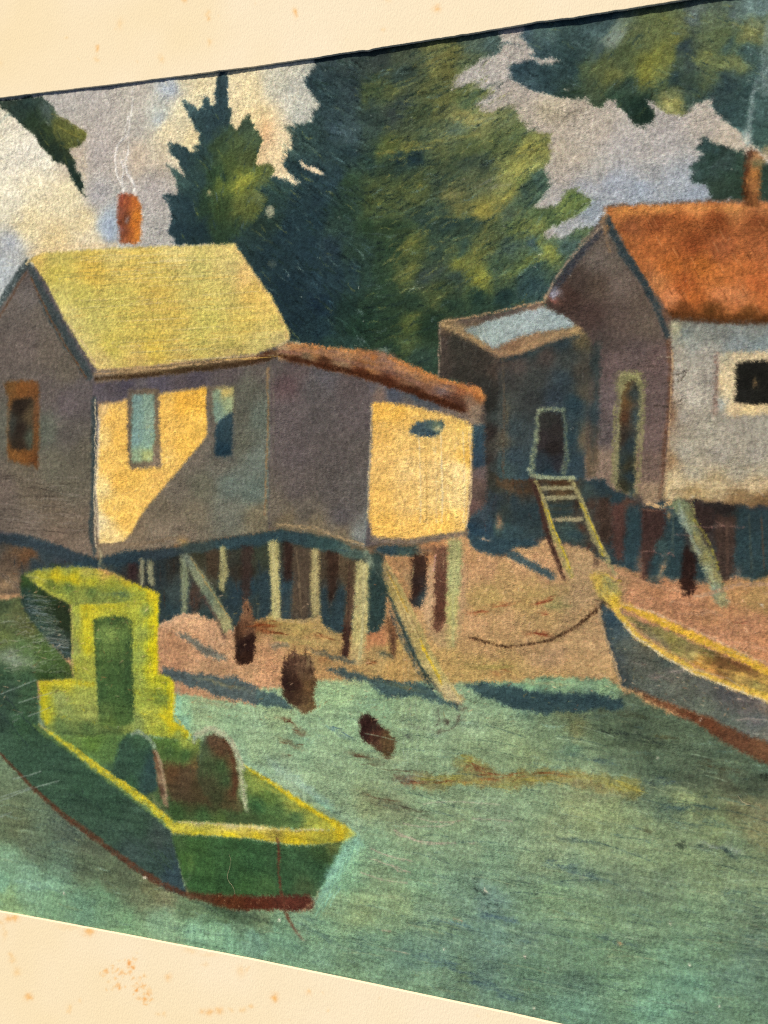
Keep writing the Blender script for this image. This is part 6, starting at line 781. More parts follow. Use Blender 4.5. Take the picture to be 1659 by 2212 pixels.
# transom
TM = [(368, 1803), (480, 1808), (553, 1814), (648, 1828), (690, 1824), (742, 1818), (730, 1850), (716, 1880), (700, 1908), (684, 1938), (560, 1938), (410, 1934), (396, 1900), (384, 1860), (374, 1826)]
area('painted_motorboat/transom', TM, [(385, 1820, '#3A5A34'), (420, 1830, '#34592F'), (400, 1860, '#355A2C'), (440, 1870, '#2F542E'), (480, 1840, '#305532'), (420, 1910, '#2E5530'), (500, 1900, '#2B4F30'), (553, 1860, '#2C5233'), (520, 1920, '#30562E'), (600, 1850, '#2E5034'), (650, 1860, '#33573A'), (620, 1900, '#2E5236'), (700, 1840, '#2F4A2C'), (690, 1880, '#2D5036'), (660, 1920, '#3A5236'), (720, 1830, '#4A5A30'), (580, 1920, '#365A34')], 1.4, 2, .22, mot=.05, gain=(1.15, 1.1, 1.0))
hatch(TM, 520, 80, (8, 30), 1.8, .38, .12, 25, (('#4E7448', .08), ('#22402A', .08)))
line([(372, 1806), (378, 1840), (392, 1890), (404, 1926)], '#283E40', 4, .4, .8, soft=3)
smudge(412, 1862, 8, 16, 0, '#5E7C3A', .4)
# boot stripe
BSZ = [(398, 1926), (440, 1930), (553, 1936), (640, 1934), (668, 1932), (684, 1950), (674, 1966), (600, 1968), (553, 1966), (500, 1966), (450, 1952), (410, 1940)]
area('painted_motorboat/boot_stripe', BSZ, [(430, 1938, '#5C3A24'), (500, 1950, '#5A2E18'), (560, 1950, '#5A2A1A'), (620, 1950, '#602F22'), (670, 1950, '#5C2E22')], 1.8, 2.5, .3); hatch(BSZ, 120, 4, (6, 20), 2, .45, .14, 10, (('#7A4630', .1),))
line([(-110, 1545), (0, 1628), (27, 1656), (67, 1699), (133, 1758), (200, 1806), (283, 1868), (350, 1910), (410, 1936)], '#623A26', [5, 6, 6, 8, 10, 11, 12, 12, 12], .85, .5, 'painted_motorboat/boot_stripe', 2.5, .8)
spots(BSZ, 30, '#C89A6A', (.6, 1.4), .7)
smudge(408, 1930, 10, 5, 60, '#8A6A44', .6); smudge(405, 1900, 3, 14, 20, '#6A7A5A', .5); line([(690, 1920), (678, 1950), (650, 1970)], '#A8865C', 5, .5, 1.2, soft=3, wob=1.5)
# glow of turquoise beside the transom
for a_ in ((735, 1850, 10, 40, 30, '#70B896', .6), (715, 1890, 10, 46, 30, '#6CB494', .65), (700, 1930, 9, 40, 28, '#6AB092', .55), (770, 1815, 22, 10, 40, '#6CAE92', .55), (700, 1730, 50, 9, 30, '#7CAE98', .5), (660, 1700, 40, 8, 32, '#86A898', .5), (600, 1660, 40, 10, 38, '#84A694', .5), (385, 1520, 8, 30, 0, '#74BE98', .5), (400, 1560, 10, 14, 0, '#78B494', .5), (700, 1740, 30, 6, 30, '#6ABB9A', .4), (540, 1700, 12, 10, 0, '#7AA898', .0)): smudge(*a_)
hatch([(700, 1990), (790, 1810), (765, 1800), (690, 1940), (672, 1985)], 150, -62, (12, 34), 1.8, .45, .08, 8, (('#7CC4A4', .2),))
# shadow below stern
for a_ in ((560, 1985, 50, 7, 3, '#3A4C3A', .6), (500, 1975, 50, 8, 12, '#33482F', .6), (450, 1960, 30, 6, 15, '#3A5040', .5), (680, 1988, 26, 5, 12, '#3C5C50', .5), (690, 2020, 60, 4, 18, '#4A6E60', .5), (620, 2040, 60, 12, 10, '#44705E', .35)): smudge(*a_)
line([(599, 1812), (602, 1840), (601, 1870), (603, 1894), (607, 1925), (613, 1950), (618, 1975), (628, 1995), (638, 2010)], '#6A3A28', [6, 6, 5, 5, 6, 7, 8, 7, 5], .8, .5, 'mooring_rope#2', 1.6, .7)
line([(630, 2000), (645, 2018), (655, 2030)], '#7A5A4A', 7, .5, .8, soft=3)

# ---- handling marks, then buckles of the sheet drawn as pale lit lines
for pts in ([(952, 1000), (955, 1100)], [(925, 1840), (935, 1880), (944, 1890)], [(905, 1560), (900, 1630), (905, 1700)], [(880, 1590), (884, 1640)]): line(pts, '#A8BC98', 1.6, .35)
for xx in (868, 876, 886, 897): line([(xx, 1500 + rng.rand() * 30), (xx + 3, 1580), (xx + 6, 1640 + rng.rand() * 60)], '#8EA88C', 2.2, .4, .8, wob=.8)  # light along upright buckles, put into the colour over the water
for xx in (870, 880, 895): line([(xx, 1380), (xx + 2, 1430), (xx + 3, 1480)], '#C8B27A', 2.2, .35, .8, wob=.8)  # the same lit buckles, painted on up the shore
line([(1106, 1470), (1260, 1476), (1460, 1530)], '#B0A890', 1, .0)
ALLP = [(X0, -60), (X1, -60), (X1, 2300), (X0, 2300)]
spots(ALLP, 420, '#D8D4C0', (.35, .75), .7); spots(ALLP, 500, '#2A2A24', (.35, .8), .45)
for (x_, y_) in z(2, 3, [(1148, 1277), (1340, 1547), (1028, 1020), (135, 1563), (88, 1218)]) + z(1, 3, [(1225, 1180), (150, 975), (1490, 800)]) + z(0, 3, [(950, 715), (418, 808), (935, 708)]) + z(2, 2, [(1225, 1352), (935, 1594), (1618, 607)]): smudge(x_, y_, 2.4, 2.6, 0, '#E8DCC0', .95, .1)
# pastel laid over paper tooth, and faint handling blotches
# pigment breaks over the tooth of the paper: neighbouring colours mix in grains, never in a clean line
rj = np.random.RandomState(99)
jx = np.clip((np.arange(NX)[None] + 1.0 * rj.randn(NY, NX) + 2 * W1).round().astype(int), 0, NX - 1)
jy = np.clip((np.arange(NY)[:, None] + 1.0 * rj.randn(NY, NX) + 2 * W2).round().astype(int), 0, NY - 1)
CAN = .3 * CAN + .7 * CAN[jy, jx]
CAN *= 1 + .022 * rj.randn(NY, NX, 3).astype(np.float32)
CAN = np.clip(CAN, .01, 1); CAN = CAN ** (1.03 - .13 * np.clip(CAN.mean(-1, keepdims=True) * 1.6, 0, 1))
hatch(ALLP, 15000, lambda x, y: (4 if rng.rand() < .6 else -50), (5, 22), 1.15, .42, .20, 14, g=.5, clip=False)
# last touches that stay crisp: scratches, drawn contours, combed strokes
for k in range(260):
    x_ = rng.uniform(560, 1640); y_ = rng.uniform(1560, 2190)
    if y_ > 2040 + (x_ - 560) * .2 or (x_ < 780 and y_ < 2000) or (x_ > 1250 and y_ < 1620): continue
    l = rng.uniform(30, 130); b_ = rng.uniform(-.05, .12); line([(x_, y_), (x_ + l * .35, y_ + l * b_), (x_ + l * .7, y_ + l * (b_ * 1.6 + .05)), (x_ + l, y_ + l * (b_ * 2 + .12))], ('#9CB894', '#4A6650', '#98A478', '#3E5C58')[k % 4], 1.8, .46, .8, wob=.3)
# light grains where strokes overlap the outlines
for pts, cc, w_ in (([(948, 696), (1000, 688), (1053, 679), (1106, 667), (1175, 652)], '#B89468', 3), ([(1176, 648), (1196, 608), (1232, 560), (1270, 516), (1300, 490)], '#A08C74', 3.5), ([(950, 698), (950, 760), (950, 812)], '#94806A', 3), ([(1085, 775), (1088, 860), (1088, 960), (1086, 1030)], '#5E5444', 4), ([(1330, 870), (1326, 960), (1322, 1040)], '#8C8458', 5), ([(1392, 840), (1388, 930), (1382, 1040)], '#8C8458', 5),
                    ([(1400, 1088), (1430, 1096), (1448, 1084)], '#D0A870', 7), ([(1452, 760), (1450, 860), (1444, 960), (1438, 1050)], '#B8966C', 3), ([(600, 746), (622, 738)], '#D8C088', 5), ([(578, 800), (580, 900), (577, 1000), (573, 1100)], '#8C7450', 3), ([(600, 1134), (680, 1142), (740, 1162), (786, 1178)], '#B09468', 4), ([(212, 1180), (300, 1176), (400, 1158)], '#8A7458', 5), ([(62, 562), (58, 570)], '#E0C890', 4), ([(206, 866), (206, 1000), (203, 1100), (208, 1180)], '#D8C49A', 2.5), ([(210, 808), (300, 800), (400, 790), (560, 770)], '#C8A06C', 3), ([(1016, 920), (1018, 1000), (1014, 1080), (1008, 1140)], '#E8C890', 3),
                    ([(345, 1350), (400, 1328), (430, 1336)], '#C8A078', 5), ([(600, 1338), (640, 1344), (690, 1336)], '#B89C64', 6), ([(1330, 1230), (1400, 1262), (1480, 1280)], '#C08A60', 6), ([(1500, 1290), (1600, 1262), (1700, 1262)], '#B8906C', 7), ([(1308, 1240), (1340, 1256)], '#D0B040', 4), ([(378, 1500), (376, 1545), (398, 1570)], '#D8C64C', 3), ([(156, 1306), (156, 1400), (158, 1450)], '#A8A850', 3), ([(1295, 1310), (1306, 1366), (1328, 1430), (1340, 1470)], '#B8986C', 3)):
    for q in range(2): line([(a_ + rng.randn() * 1.2, b_ + rng.randn() * 1.2) for a_, b_ in pts], cc, w_, .5, 1.5, wob=1.2)
hatch(SHORE, 1500, lambda x, y: -20 if x < 1350 else 16, (4, 13), 1.7, .5, .10, 35, (('#DDB488', .2), ('#8C7A44', .2), ('#A8683C', .10), ('#6E4A30', .06)), edge=1)
for a_ in ((1030, 1322, 30, 3, -6, '#9A5430', .7), (1090, 1308, 30, 3, -8, '#A05A34', .6), (1178, 1298, 22, 4, -20, '#8E4024', .85), (1166, 1370, 22, 4, 6, '#883A20', .85), (1172, 1325, 14, 2.5, 10, '#985030', .7), (1090, 1446, 18, 3, 0, '#98542E', .7), (575, 1350, 40, 5, -4, '#86421E', .8), (590, 1366, 30, 4, 6, '#8A4A24', .7), (700, 1376, 20, 4, 8, '#92562E', .6), (805, 1432, 10, 4, 0, '#8A4A26', .7), (640, 1386, 60, 6, 8, '#98894A', .5), (1210, 1310, 40, 10, 0, '#8A844E', .4), (1060, 1440, 60, 8, 0, '#9A8A44', .4), (1600, 1345, 20, 3, 10, '#9A4A30', .6)): brush(*a_)
for a_ in ((1015, 1640, 20, 8, 22, '#958E3C', .7), (1030, 1655, 22, 5, 28, '#7A4426', .8), (1055, 1672, 30, 4, 4, '#824A28', .75), (1100, 1672, 30, 3, -8, '#8A5028', .7), (1190, 1670, 40, 3, -2, '#8E5428', .7), (1080, 1700, 30, 6, 8, '#928A42', .6), (950, 1682, 60, 7, -2, '#949040', .6), (905, 1688, 30, 3, 0, '#7C4C34', .7), (960, 1688, 30, 3, -4, '#82502C', .7), (1160, 1682, 50, 5, 0, '#A0963C', .6), (1270, 1678, 50, 5, 4, '#928C44', .6), (1360, 1700, 40, 8, 22, '#9C9440', .65), (868, 1664, 20, 3, 4, '#6A4A34', .6),
           (622, 1560, 12, 4, 8, '#663E28', .85), (640, 1580, 14, 3, 24, '#6C4630', .7), (615, 1604, 14, 3, 6, '#6C5236', .6), (650, 1608, 12, 3, 0, '#6C5638', .6), (630, 1632, 18, 3, 4, '#6C5C40', .5), (782, 1634, 16, 3, 8, '#5C3E2A', .8), (840, 1638, 12, 3, 4, '#5E4632', .7), (795, 1650, 22, 3, 0, '#62543A', .5), (860, 1664, 40, 2, 2, '#5C5038', .4), (840, 1728, 40, 3, 8, '#64543A', .6), (880, 1746, 50, 3, 12, '#606048', .5), (722, 1572, 22, 2, 14, '#466E7C', .7), (750, 1590, 14, 2, 24, '#4C6C74', .6)): brush(*a_, W=2.0)
hatch([(690, 1985), (782, 1815), (762, 1806), (700, 1940), (674, 1980)], 90, -62, (12, 36), 1.7, .55, .06, 7, (('#7CC4A2', .45), ('#68B090', .3)))
brush(350, 1855, 34, 30, 55, '#37523F', .45); brush(300, 1810, 60, 20, 38, '#385644', .3); brush(455, 1670, 14, 40, 88, '#4C6438', .35)
# posts, steps and braces picked out again with the edge of the stick
for xa, ya, xb, yb, cc, w_ in ((590, 1172, 596, 1332, '#BDB478', 5), (681, 1188, 682, 1326, '#A89C68', 5), (789, 1218, 778, 1430, '#BEB47A', 8), (984, 1172, 976, 1398, '#B4B070', 7), (481, 1184, 482, 1278, '#9C9868', 4), (397, 1204, 398, 1322, '#7C866A', 4), (306, 1208, 306, 1264, '#8A8A6C', 4), (322, 1212, 328, 1262, '#90906E', 4), (640, 1190, 652, 1340, '#6E5C44', 6), (755, 1220, 748, 1415, '#4E382C', 6), (1455, 1100, 1452, 1200, '#4A5A50', 5), (1570, 1120, 1572, 1250, '#5A4438', 8), (1620, 1110, 1622, 1240, '#3E4C46', 6), (1645, 1110, 1650, 1230, '#54483C', 5)):
    for q in range(3): line([(xa + rng.randn() * 2, ya + rng.rand() * 12), ((xa + xb) / 2 + rng.randn() * 1.5, (ya + yb) / 2), (xb + rng.randn() * 2, yb - rng.rand() * 12)], cc, w_ * .5, .55, .8)
line([(1154, 1050), (1166, 1085), (1178, 1130), (1190, 1172), (1206, 1215), (1216, 1246)], '#4A3028', [8, 9, 9, 9, 8, 6], .7, .6); line([(1172, 1070), (1186, 1118), (1200, 1156), (1220, 1200), (1234, 1240)], '#A89A5C', [6, 7, 9, 11, 8], .7, .8); line([(1182, 1100), (1196, 1140), (1214, 1182), (1232, 1228)], '#CDB22C', 3.5, .7, .8)
line([(1240, 1045), (1256, 1080), (1272, 1124), (1290, 1165), (1316, 1212)], '#A49A62', [7, 8, 9, 11, 9], .65, .8); line([(1256, 1088), (1272, 1120), (1290, 1158), (1304, 1190)], '#C6AE30', 3.5, .7, .8); line([(1150, 1028), (1190, 1033), (1238, 1032)], '#9CA67E', 7, .7, .8)
for ya in (1056, 1077, 1124): line([(1176 + (ya - 1054) * .4, ya), (1236 + (ya - 1054) * .3, ya - 2)], '#9C946C', 7, .7, .8)
for pts, cc in (([(812, 1222), (838, 1284), (866, 1350), (896, 1420), (932, 1486)], '#33463F'), ([(836, 1218), (868, 1275), (900, 1340), (930, 1405), (965, 1470), (996, 1510)], '#B8A660')): line(pts, cc, 5, .6, .8)
for k in range(90):
    y_ = rng.uniform(545, 785); xa = 85 + (y_ - 545) * .5 + rng.rand() * 330; xb = min(xa + rng.uniform(60, 190), 505 + (y_ - 530) * .52); line([(xa, y_), ((xa + xb) / 2, y_ - 4), (xb, y_ - 8)], ('#E6B850', '#A49C4C', '#EAD494', '#8E8A48')[k % 4], 1.5, .42, .9, wob=.5)
for k in range(30):
    x_ = rng.uniform(-10, 130); y_ = 1030 + rng.rand() * 125; line([(x_, y_), (x_ + 14, y_ + 3 * rng.randn()), (x_ + 30, y_ + 2 * rng.randn()), (x_ + 46, y_ + 4)], ('#94887A', '#3E342C')[k % 2], 1.3, .5, wob=.6)
for k in range(46):
    y_ = 1286 + rng.rand() * 130; xa = 50 + max(0, y_ - 1310) * .6 + rng.rand() * 40; line([(xa, y_), (xa + 9, y_ - 3), (xa + 19, y_ + 2), (min(xa + 32, 150), y_ + 1)], ('#808878', '#6C848C', '#8E8E7C')[k % 3], 1.2, .5, wob=.5)
for k in range(60):
    x_ = rng.uniform(-10, 115); y_ = 1340 + rng.rand() * 110 + x_ * .1; line([(x_, y_), (x_ + 7, y_ - 5 * rng.rand()), (x_ + 15, y_ + 3 * rng.randn()), (x_ + 24, y_ - 4)], ('#98A488', '#7E906E', '#A0A492')[k % 3], 1.3, .5, wob=.6)
for pts in ([(0, 1500), (80, 1468)], [(40, 1518), (100, 1500), (112, 1496)], [(60, 1548), (90, 1536), (108, 1528)], [(27, 1682), (60, 1676), (88, 1666)], [(0, 1730), (60, 1706), (128, 1686)], [(0, 1722), (70, 1700)], [(0, 1765), (24, 1755)]): line(pts, '#8FA092', 1.4, .6, wob=.3)
for pts in ([(1345, 1353), (1375, 1380), (1410, 1392)], [(1450, 1452), (1480, 1446), (1520, 1452), (1570, 1464), (1610, 1490)], [(1470, 1436), (1490, 1444), (1520, 1448)], [(1590, 1556), (1620, 1552), (1700, 1560)]): line(pts, '#B0A090', 1.3, .6, wob=.3)
for pts, cc in PS: line(pts, '#C0B69C', 1.3, .6, .6, wob=.4)
for pts in ([(252, 370), (249, 345), (251, 325), (256, 308), (266, 298)], [(292, 422), (290, 400), (283, 385), (272, 370), (270, 350), (275, 328)], [(268, 415), (260, 395), (253, 378), (250, 360)], [(272, 300), (280, 292), (281, 260), (285, 230)]): line(pts, '#EFEAE0', 4.0, .42, .8, soft=2.5, wob=1.0)
for xx, cc in ((905, '#F2DCA8'), (918, '#BE9248'), (952, '#F4E4B4'), (1000, '#F2DCA4')): line([(xx, 935), (xx + 2, 1000), (xx + 5, 1060), (xx + 3, 1130)], cc, 1.3, .5, .7, wob=.5)
for xx in (1036, 1048): line([(xx - 4, 706), (xx, 722), (xx + 8, 744)], '#CCD4C4', 1.1, .6)
for k in range(240):           # ridges of thick pastel in the water, along the sweep of the hand
    x_ = rng.uniform(300, 1640); y_ = rng.uniform(1500, 2180)
    if y_ > 1975 + (x_ - 300) * .2 or (x_ < 760 and y_ < 1990) or (x_ > 1250 and y_ < 1640): continue
    line([(x_, y_), (x_ - 3, y_ + 7), (x_ - 7, y_ + 13)], ('#A8C0A0', '#2F4A44')[k % 2], 1.1, .4, wob=.3)
for k in range(60): y_ = rng.uniform(470, 670); x_ = 1330 + (y_ - 450) * .5 + rng.rand() * 300; line([(x_, y_), (x_ + 6, y_ + 10), (x_ + 11, y_ + 20)], ('#C87840', '#5E2C14', '#D0925A')[k % 3], 1.6, .4, wob=.4)
lum = (CAN @ np.array([.3, .59, .11], np.float32))[..., None]
yel = np.clip((np.minimum(CAN[..., 0], CAN[..., 1]) - CAN[..., 2] - .25) * 4, 0, 1)[..., None]
blu = np.clip((CAN[..., 2] - CAN[..., 0]) * 6, 0, 1)[..., None]
CAN = lum + (CAN - lum) * (.86 + .10 * yel - .20 * blu)
lum = (CAN @ np.array([.3, .59, .11], np.float32))[..., None]; CAN = CAN * (1 - .17 * np.exp(-(lum / .27) ** 2))
CAN *= (1 + .040 * TOOTH + .010 * MOT)[..., None]
n1 = noise(3.2, 3.2, 1, 77); n1 = (n1 - n1.mean()) / n1.std(); CAN *= (1 + .035 * n1)[..., None]
fl = noise(2.2, 5.5, 1, 93); fl = (fl - fl.mean()) / fl.std(); CAN *= (1 + .03 * fl)[..., None]
CAN = np.clip(CAN, .02, 1)
# ================================================================== meshes
def lin(a): return np.where(a <= .04045, a / 12.92, ((a + .055) / 1.055) ** 2.4)
SC = bpy.context.scene.collection
def mesh_obj(name, V, F, mat, parent=None, col=None, smooth=False):
    V = np.asarray(V, np.float32); F = np.asarray(F, np.int32); me = bpy.data.meshes.new(name)
    me.vertices.add(len(V)); me.vertices.foreach_set('co', V.ravel()); k = F.shape[1]
    me.loops.add(F.size); me.loops.foreach_set('vertex_index', F.ravel())
    me.polygons.add(len(F)); me.polygons.foreach_set('loop_start', np.arange(len(F), dtype=np.int32) * k)
    if smooth: me.polygons.foreach_set('use_smooth', np.ones(len(F), bool))
    me.update(calc_edges=True)
    if col is not None:
        at = me.attributes.new('pigment', 'FLOAT_COLOR', 'POINT'); at.data.foreach_set('color', np.c_[col, np.ones(len(col))].astype(np.float32).ravel())
    me.materials.append(mat); o = bpy.data.objects.new(name, me); SC.objects.link(o)
    if parent: o.parent = parent
    return o
def empty(name, label, cat, parent=None):
    o = bpy.data.objects.new(name, None); SC.objects.link(o); o.empty_display_size = .02
    if label: o['label'] = label; o['category'] = cat
    if parent: o.parent = parent
    return o
def material(name, base=None, rough=.85, spec=.25):
    m = bpy.data.materials.new(name); m.use_nodes = True; nt = m.node_tree; b = nt.nodes['Principled BSDF']
    b.inputs['Roughness'].default_value = rough; b.inputs['Specular IOR Level'].default_value = spec
    if base: b.inputs['Base Color'].default_value = (*base, 1)
    return m, nt, b
def nnoise(nt, scale, detail, sx=1, sy=1, rough=.6, rot=0):
    tc = nt.nodes.new('ShaderNodeTexCoord'); mp = nt.nodes.new('ShaderNodeMapping'); n = nt.nodes.new('ShaderNodeTexNoise')
    mp.inputs['Scale'].default_value = (sx, sy, 1); mp.inputs['Rotation'].default_value = (0, 0, rot); n.inputs['Scale'].default_value = scale; n.inputs['Detail'].default_value = detail; n.inputs['Roughness'].default_value = rough
    nt.links.new(tc.outputs['Object'], mp.inputs['Vector']); nt.links.new(mp.outputs[0], n.inputs['Vector']); return n
def mth(nt, op, a, b):
    n = nt.nodes.new('ShaderNodeMath'); n.operation = op
    for i, q in enumerate((a, b)):
        if isinstance(q, (int, float)): n.inputs[i].default_value = q
        else: nt.links.new(q, n.inputs[i])
    return n.outputs[0]
def tint(nt, colsock, fac, lo, hi):
    mr = nt.nodes.new('ShaderNodeMapRange'); mr.inputs[1].default_value = .3; mr.inputs[2].default_value = .7; mr.inputs[3].default_value = lo; mr.inputs[4].default_value = hi
    nt.links.new(fac, mr.inputs[0]); vm = nt.nodes.new('ShaderNodeVectorMath'); vm.operation = 'SCALE'
    nt.links.new(colsock, vm.inputs[0]); nt.links.new(mr.outputs[0], vm.inputs['Scale']); return vm.outputs[0]

# pastel on rough paper
mp_, nt, b = material('pastel_on_paper', rough=1.0, spec=.03)
at = nt.nodes.new('ShaderNodeAttribute'); at.attribute_name = 'pigment'
n1_ = nnoise(nt, 2600, 2); n2_ = nnoise(nt, 900, 4, .8, 1.25, .66, .3)
nt.links.new(tint(nt, at.outputs['Color'], n1_.outputs[0], .86, 1.14), b.inputs['Base Color'])
n3_ = nnoise(nt, 60, 2); pm = nt.nodes.new('ShaderNodeMapRange'); pm.inputs[1].default_value = .35; pm.inputs[2].default_value = .65; pm.inputs[3].default_value = .35; pm.inputs[4].default_value = 1.25; nt.links.new(n3_.outputs[0], pm.inputs[0])
h = mth(nt, 'ADD', mth(nt, 'MULTIPLY', n2_.outputs[0], pm.outputs[0]), mth(nt, 'MULTIPLY', n1_.outputs[0], .45))
bp = nt.nodes.new('ShaderNodeBump'); bp.inputs['Strength'].default_value = 1.0; bp.inputs['Distance'].default_value = .00025
nt.links.new(h, bp.inputs['Height']); nt.links.new(bp.outputs[0], b.inputs['Normal'])
# facing paper of the mat
mm_, nt, b = material('mat_facing_paper', rough=1.0, spec=.04)
at = nt.nodes.new('ShaderNodeAttribute'); at.attribute_name = 'pigment'
n1_ = nnoise(nt, 1250, 2, 1.7, .8, .5, -.12); n2_ = nnoise(nt, 3000, 2)
nt.links.new(tint(nt, at.outputs['Color'], n2_.outputs[0], .96, 1.04), b.inputs['Base Color'])
h = mth(nt, 'ADD', n1_.outputs[0], mth(nt, 'MULTIPLY', n2_.outputs[0], .12))
bp = nt.nodes.new('ShaderNodeBump'); bp.inputs['Strength'].default_value = 1.0; bp.inputs['Distance'].default_value = .00007
nt.links.new(h, bp.inputs['Height']); nt.links.new(bp.outputs[0], b.inputs['Normal'])
mcore, nt, b = material('mat_board_core', (.80, .72, .56), .95, .1)
n1_ = nnoise(nt, 2500, 3); bp = nt.nodes.new('ShaderNodeBump'); bp.inputs['Distance'].default_value = .0002; nt.links.new(n1_.outputs[0], bp.inputs['Height']); nt.links.new(bp.outputs[0], b.inputs['Normal'])
mback, nt, b = material('grey_backing_card', (.32, .27, .20), .9, .1)
mtab, nt, b = material('table_wood', (.22, .13, .07), .6, .3)
w_ = nnoise(nt, 30, 5, 1, 9); cr = nt.nodes.new('ShaderNodeValToRGB'); cr.color_ramp.elements[0].color = (.13, .07, .035, 1); cr.color_ramp.elements[1].color = (.30, .18, .10, 1)
nt.links.new(w_.outputs[0], cr.inputs[0]); nt.links.new(cr.outputs[0], b.inputs['Base Color'])
mhair, nt, b = material('pale_fibre', (.75, .68, .5), .6, .3)

# ---- the painting: one sheet, cut along the outlines of what is drawn on it
ii, jj = np.mgrid[0:NY, 0:NX]
PU = (U0 + jj / S).astype(np.float32); PV = (V0 + ii / S).astype(np.float32)
# paper tooth, thickness of the pastel, soft buckles and the drag of the hand in the water
thick = CAN.mean(-1); thick = thick - blur(thick, 3.0)
low = np.clip((PV - (V0 + .55 * (V1 - V0))) / (.16 * (V1 - V0)), 0, 1)
Z = 6e-6 * TOOTH + 1.2e-5 * n1 + 1.5e-4 * (noise(170, 170, 2, 5) - .5) + 3.2e-4 * np.clip(thick, -.12, .12)
Z = Z + 3.4e-4 * (noise(24, 18, 2, 9) - .5) + 5e-4 * (noise(64, 50, 1, 29) - .5) + low * 4.3e-4 * (noise(90, 12, 2, 19) - .5)
def bump_at(F_, r, amp, el=1.0, ang=0):
    global Z
    (u_, v_), = uv([F_]); t = math.radians(ang); dx = PU - u_; dy = PV - v_
    a = dx * math.cos(t) + dy * math.sin(t); q = -dx * math.sin(t) + dy * math.cos(t)
    Z += amp * np.exp(-((a / r) ** 2 + (q / (r * el)) ** 2))
rb = np.random.RandomState(17)
for k in range(24):
    fx = 262 + k * 17 + 6 * rb.randn(); s_ = math.exp(-((fx - 460) / 120) ** 2) * rb.uniform(.4, 1.3)
    bump_at((fx, 2000 + (fx - 268) * .16 + 8 * rb.randn()), rb.uniform(.0007, .0013), 2.6e-4 * s_, rb.uniform(2.2, 4.5), 8 * rb.randn())
for (x_, y_), r, a_ in (((1240, 1825), .0012, -7e-5), ((1110, 1838), .0010, -6e-5), ((1095, 1954), .0016, 7e-5), ((1080, 1930), .0012, -6e-5), ((40, 1940), .004, 1e-4), ((90, 1925), .003, 8e-5), ((1180, 2030), .002, 6e-5)): bump_at((x_, y_), r, a_, 1.6, 30)
Z = np.clip(Z, -4.5e-4, 9e-4).astype(np.float32)
COL = lin(CAN) / LIGHT[None, None]
COL = np.clip(COL, .0025, .95).astype(np.float32)
XYZ = np.stack([PU, -PV, Z], -1).reshape(-1, 3); COL = COL.reshape(-1, 3)
painting = empty('painting', 'pastel painting of fishing cottages on stilts, green motorboat and spruces, set in a cream mat', 'painting')
idx = (ii * NX + jj)[:-1, :-1].ravel(); FACES = np.c_[idx, idx + NX, idx + NX + 1, idx + 1].astype(np.int32)
lab = LAB[:-1, :-1].ravel(); made = {}
# specks of one region inside another go to their surroundings
def clean(L):
    L = L.copy()
    for _ in range(3):
        n = [np.roll(L, s_, ax_) for s_ in (1, -1) for ax_ in (0, 1)]
        same = sum((q == L).astype(int) for q in n); L = np.where(same <= 1, np.where(n[0] == n[1], n[0], n[2]), L)
    return L
lab = clean(LAB[:-1, :-1]).ravel()
order = sorted(range(len(PARTS)), key=lambda k: ('/' in PARTS[k], PARTS[k]))
for k in order:
    f = FACES[lab == k]
    if len(f) < 12: continue
    nm = PARTS[k]; par = painting
    if '/' in nm:
        top = nm.split('/')[0]
        if top not in made: made[top] = empty(top, None, None, painting)
        par = made[top]
    vi, inv = np.unique(f.ravel(), return_inverse=True)
    o = mesh_obj(nm.split('/')[-1].split('#')[0], XYZ[vi], inv.reshape(-1, 4), mp_, par, COL[vi])
    made.setdefault(nm, o)
LBL = {'painted_cottage': 'yellow-roofed cottage on stilts with brick chimney', 'painted_annex': 'low lean-to with rust roof and bright yellow end wall', 'painted_cabin': 'grey cabin with orange-red roof on pilings', 'painted_shed': 'dark shed with pale blue roof', 'painted_motorboat': 'yellow-green motorboat with cabin and square stern', 'painted_rowboat': 'grey rowing boat with yellow gunwales', 'painted_fir': 'large dark evergreen in the middle', 'painted_spruce': 'smaller spiky evergreen behind the chimney'}
for k_, v_ in LBL.items():
    if k_ in made: made[k_]['label'] = v_
# paper body and backing card
def slab(name, x0, x1, y0, y1, z0, z1, mat, parent):
    V = [(x, y, z_) for z_ in (z0, z1) for (x, y) in ((x0, y0), (x1, y0), (x1, y1), (x0, y1))]
    return mesh_obj(name, V, [(3, 2, 1, 0), (4, 5, 6, 7), (0, 1, 5, 4), (1, 2, 6, 5), (2, 3, 7, 6), (3, 0, 4, 7)], mat, parent)
UA, UB = U0, U0 + (NX - 1) / S; VA, VB = V0, V0 + (NY - 1) / S
slab('paper_body', UA + .0004, UB - .0004, -VB + .0004, -VA - .0004, -.0011, -.0006, mback, painting)
MG = .06
slab('backing_card', UA - MG + .003, UB + MG - .003, -VB - MG + .003, -VA + MG - .003, -.0030, -.0013, mback, painting)

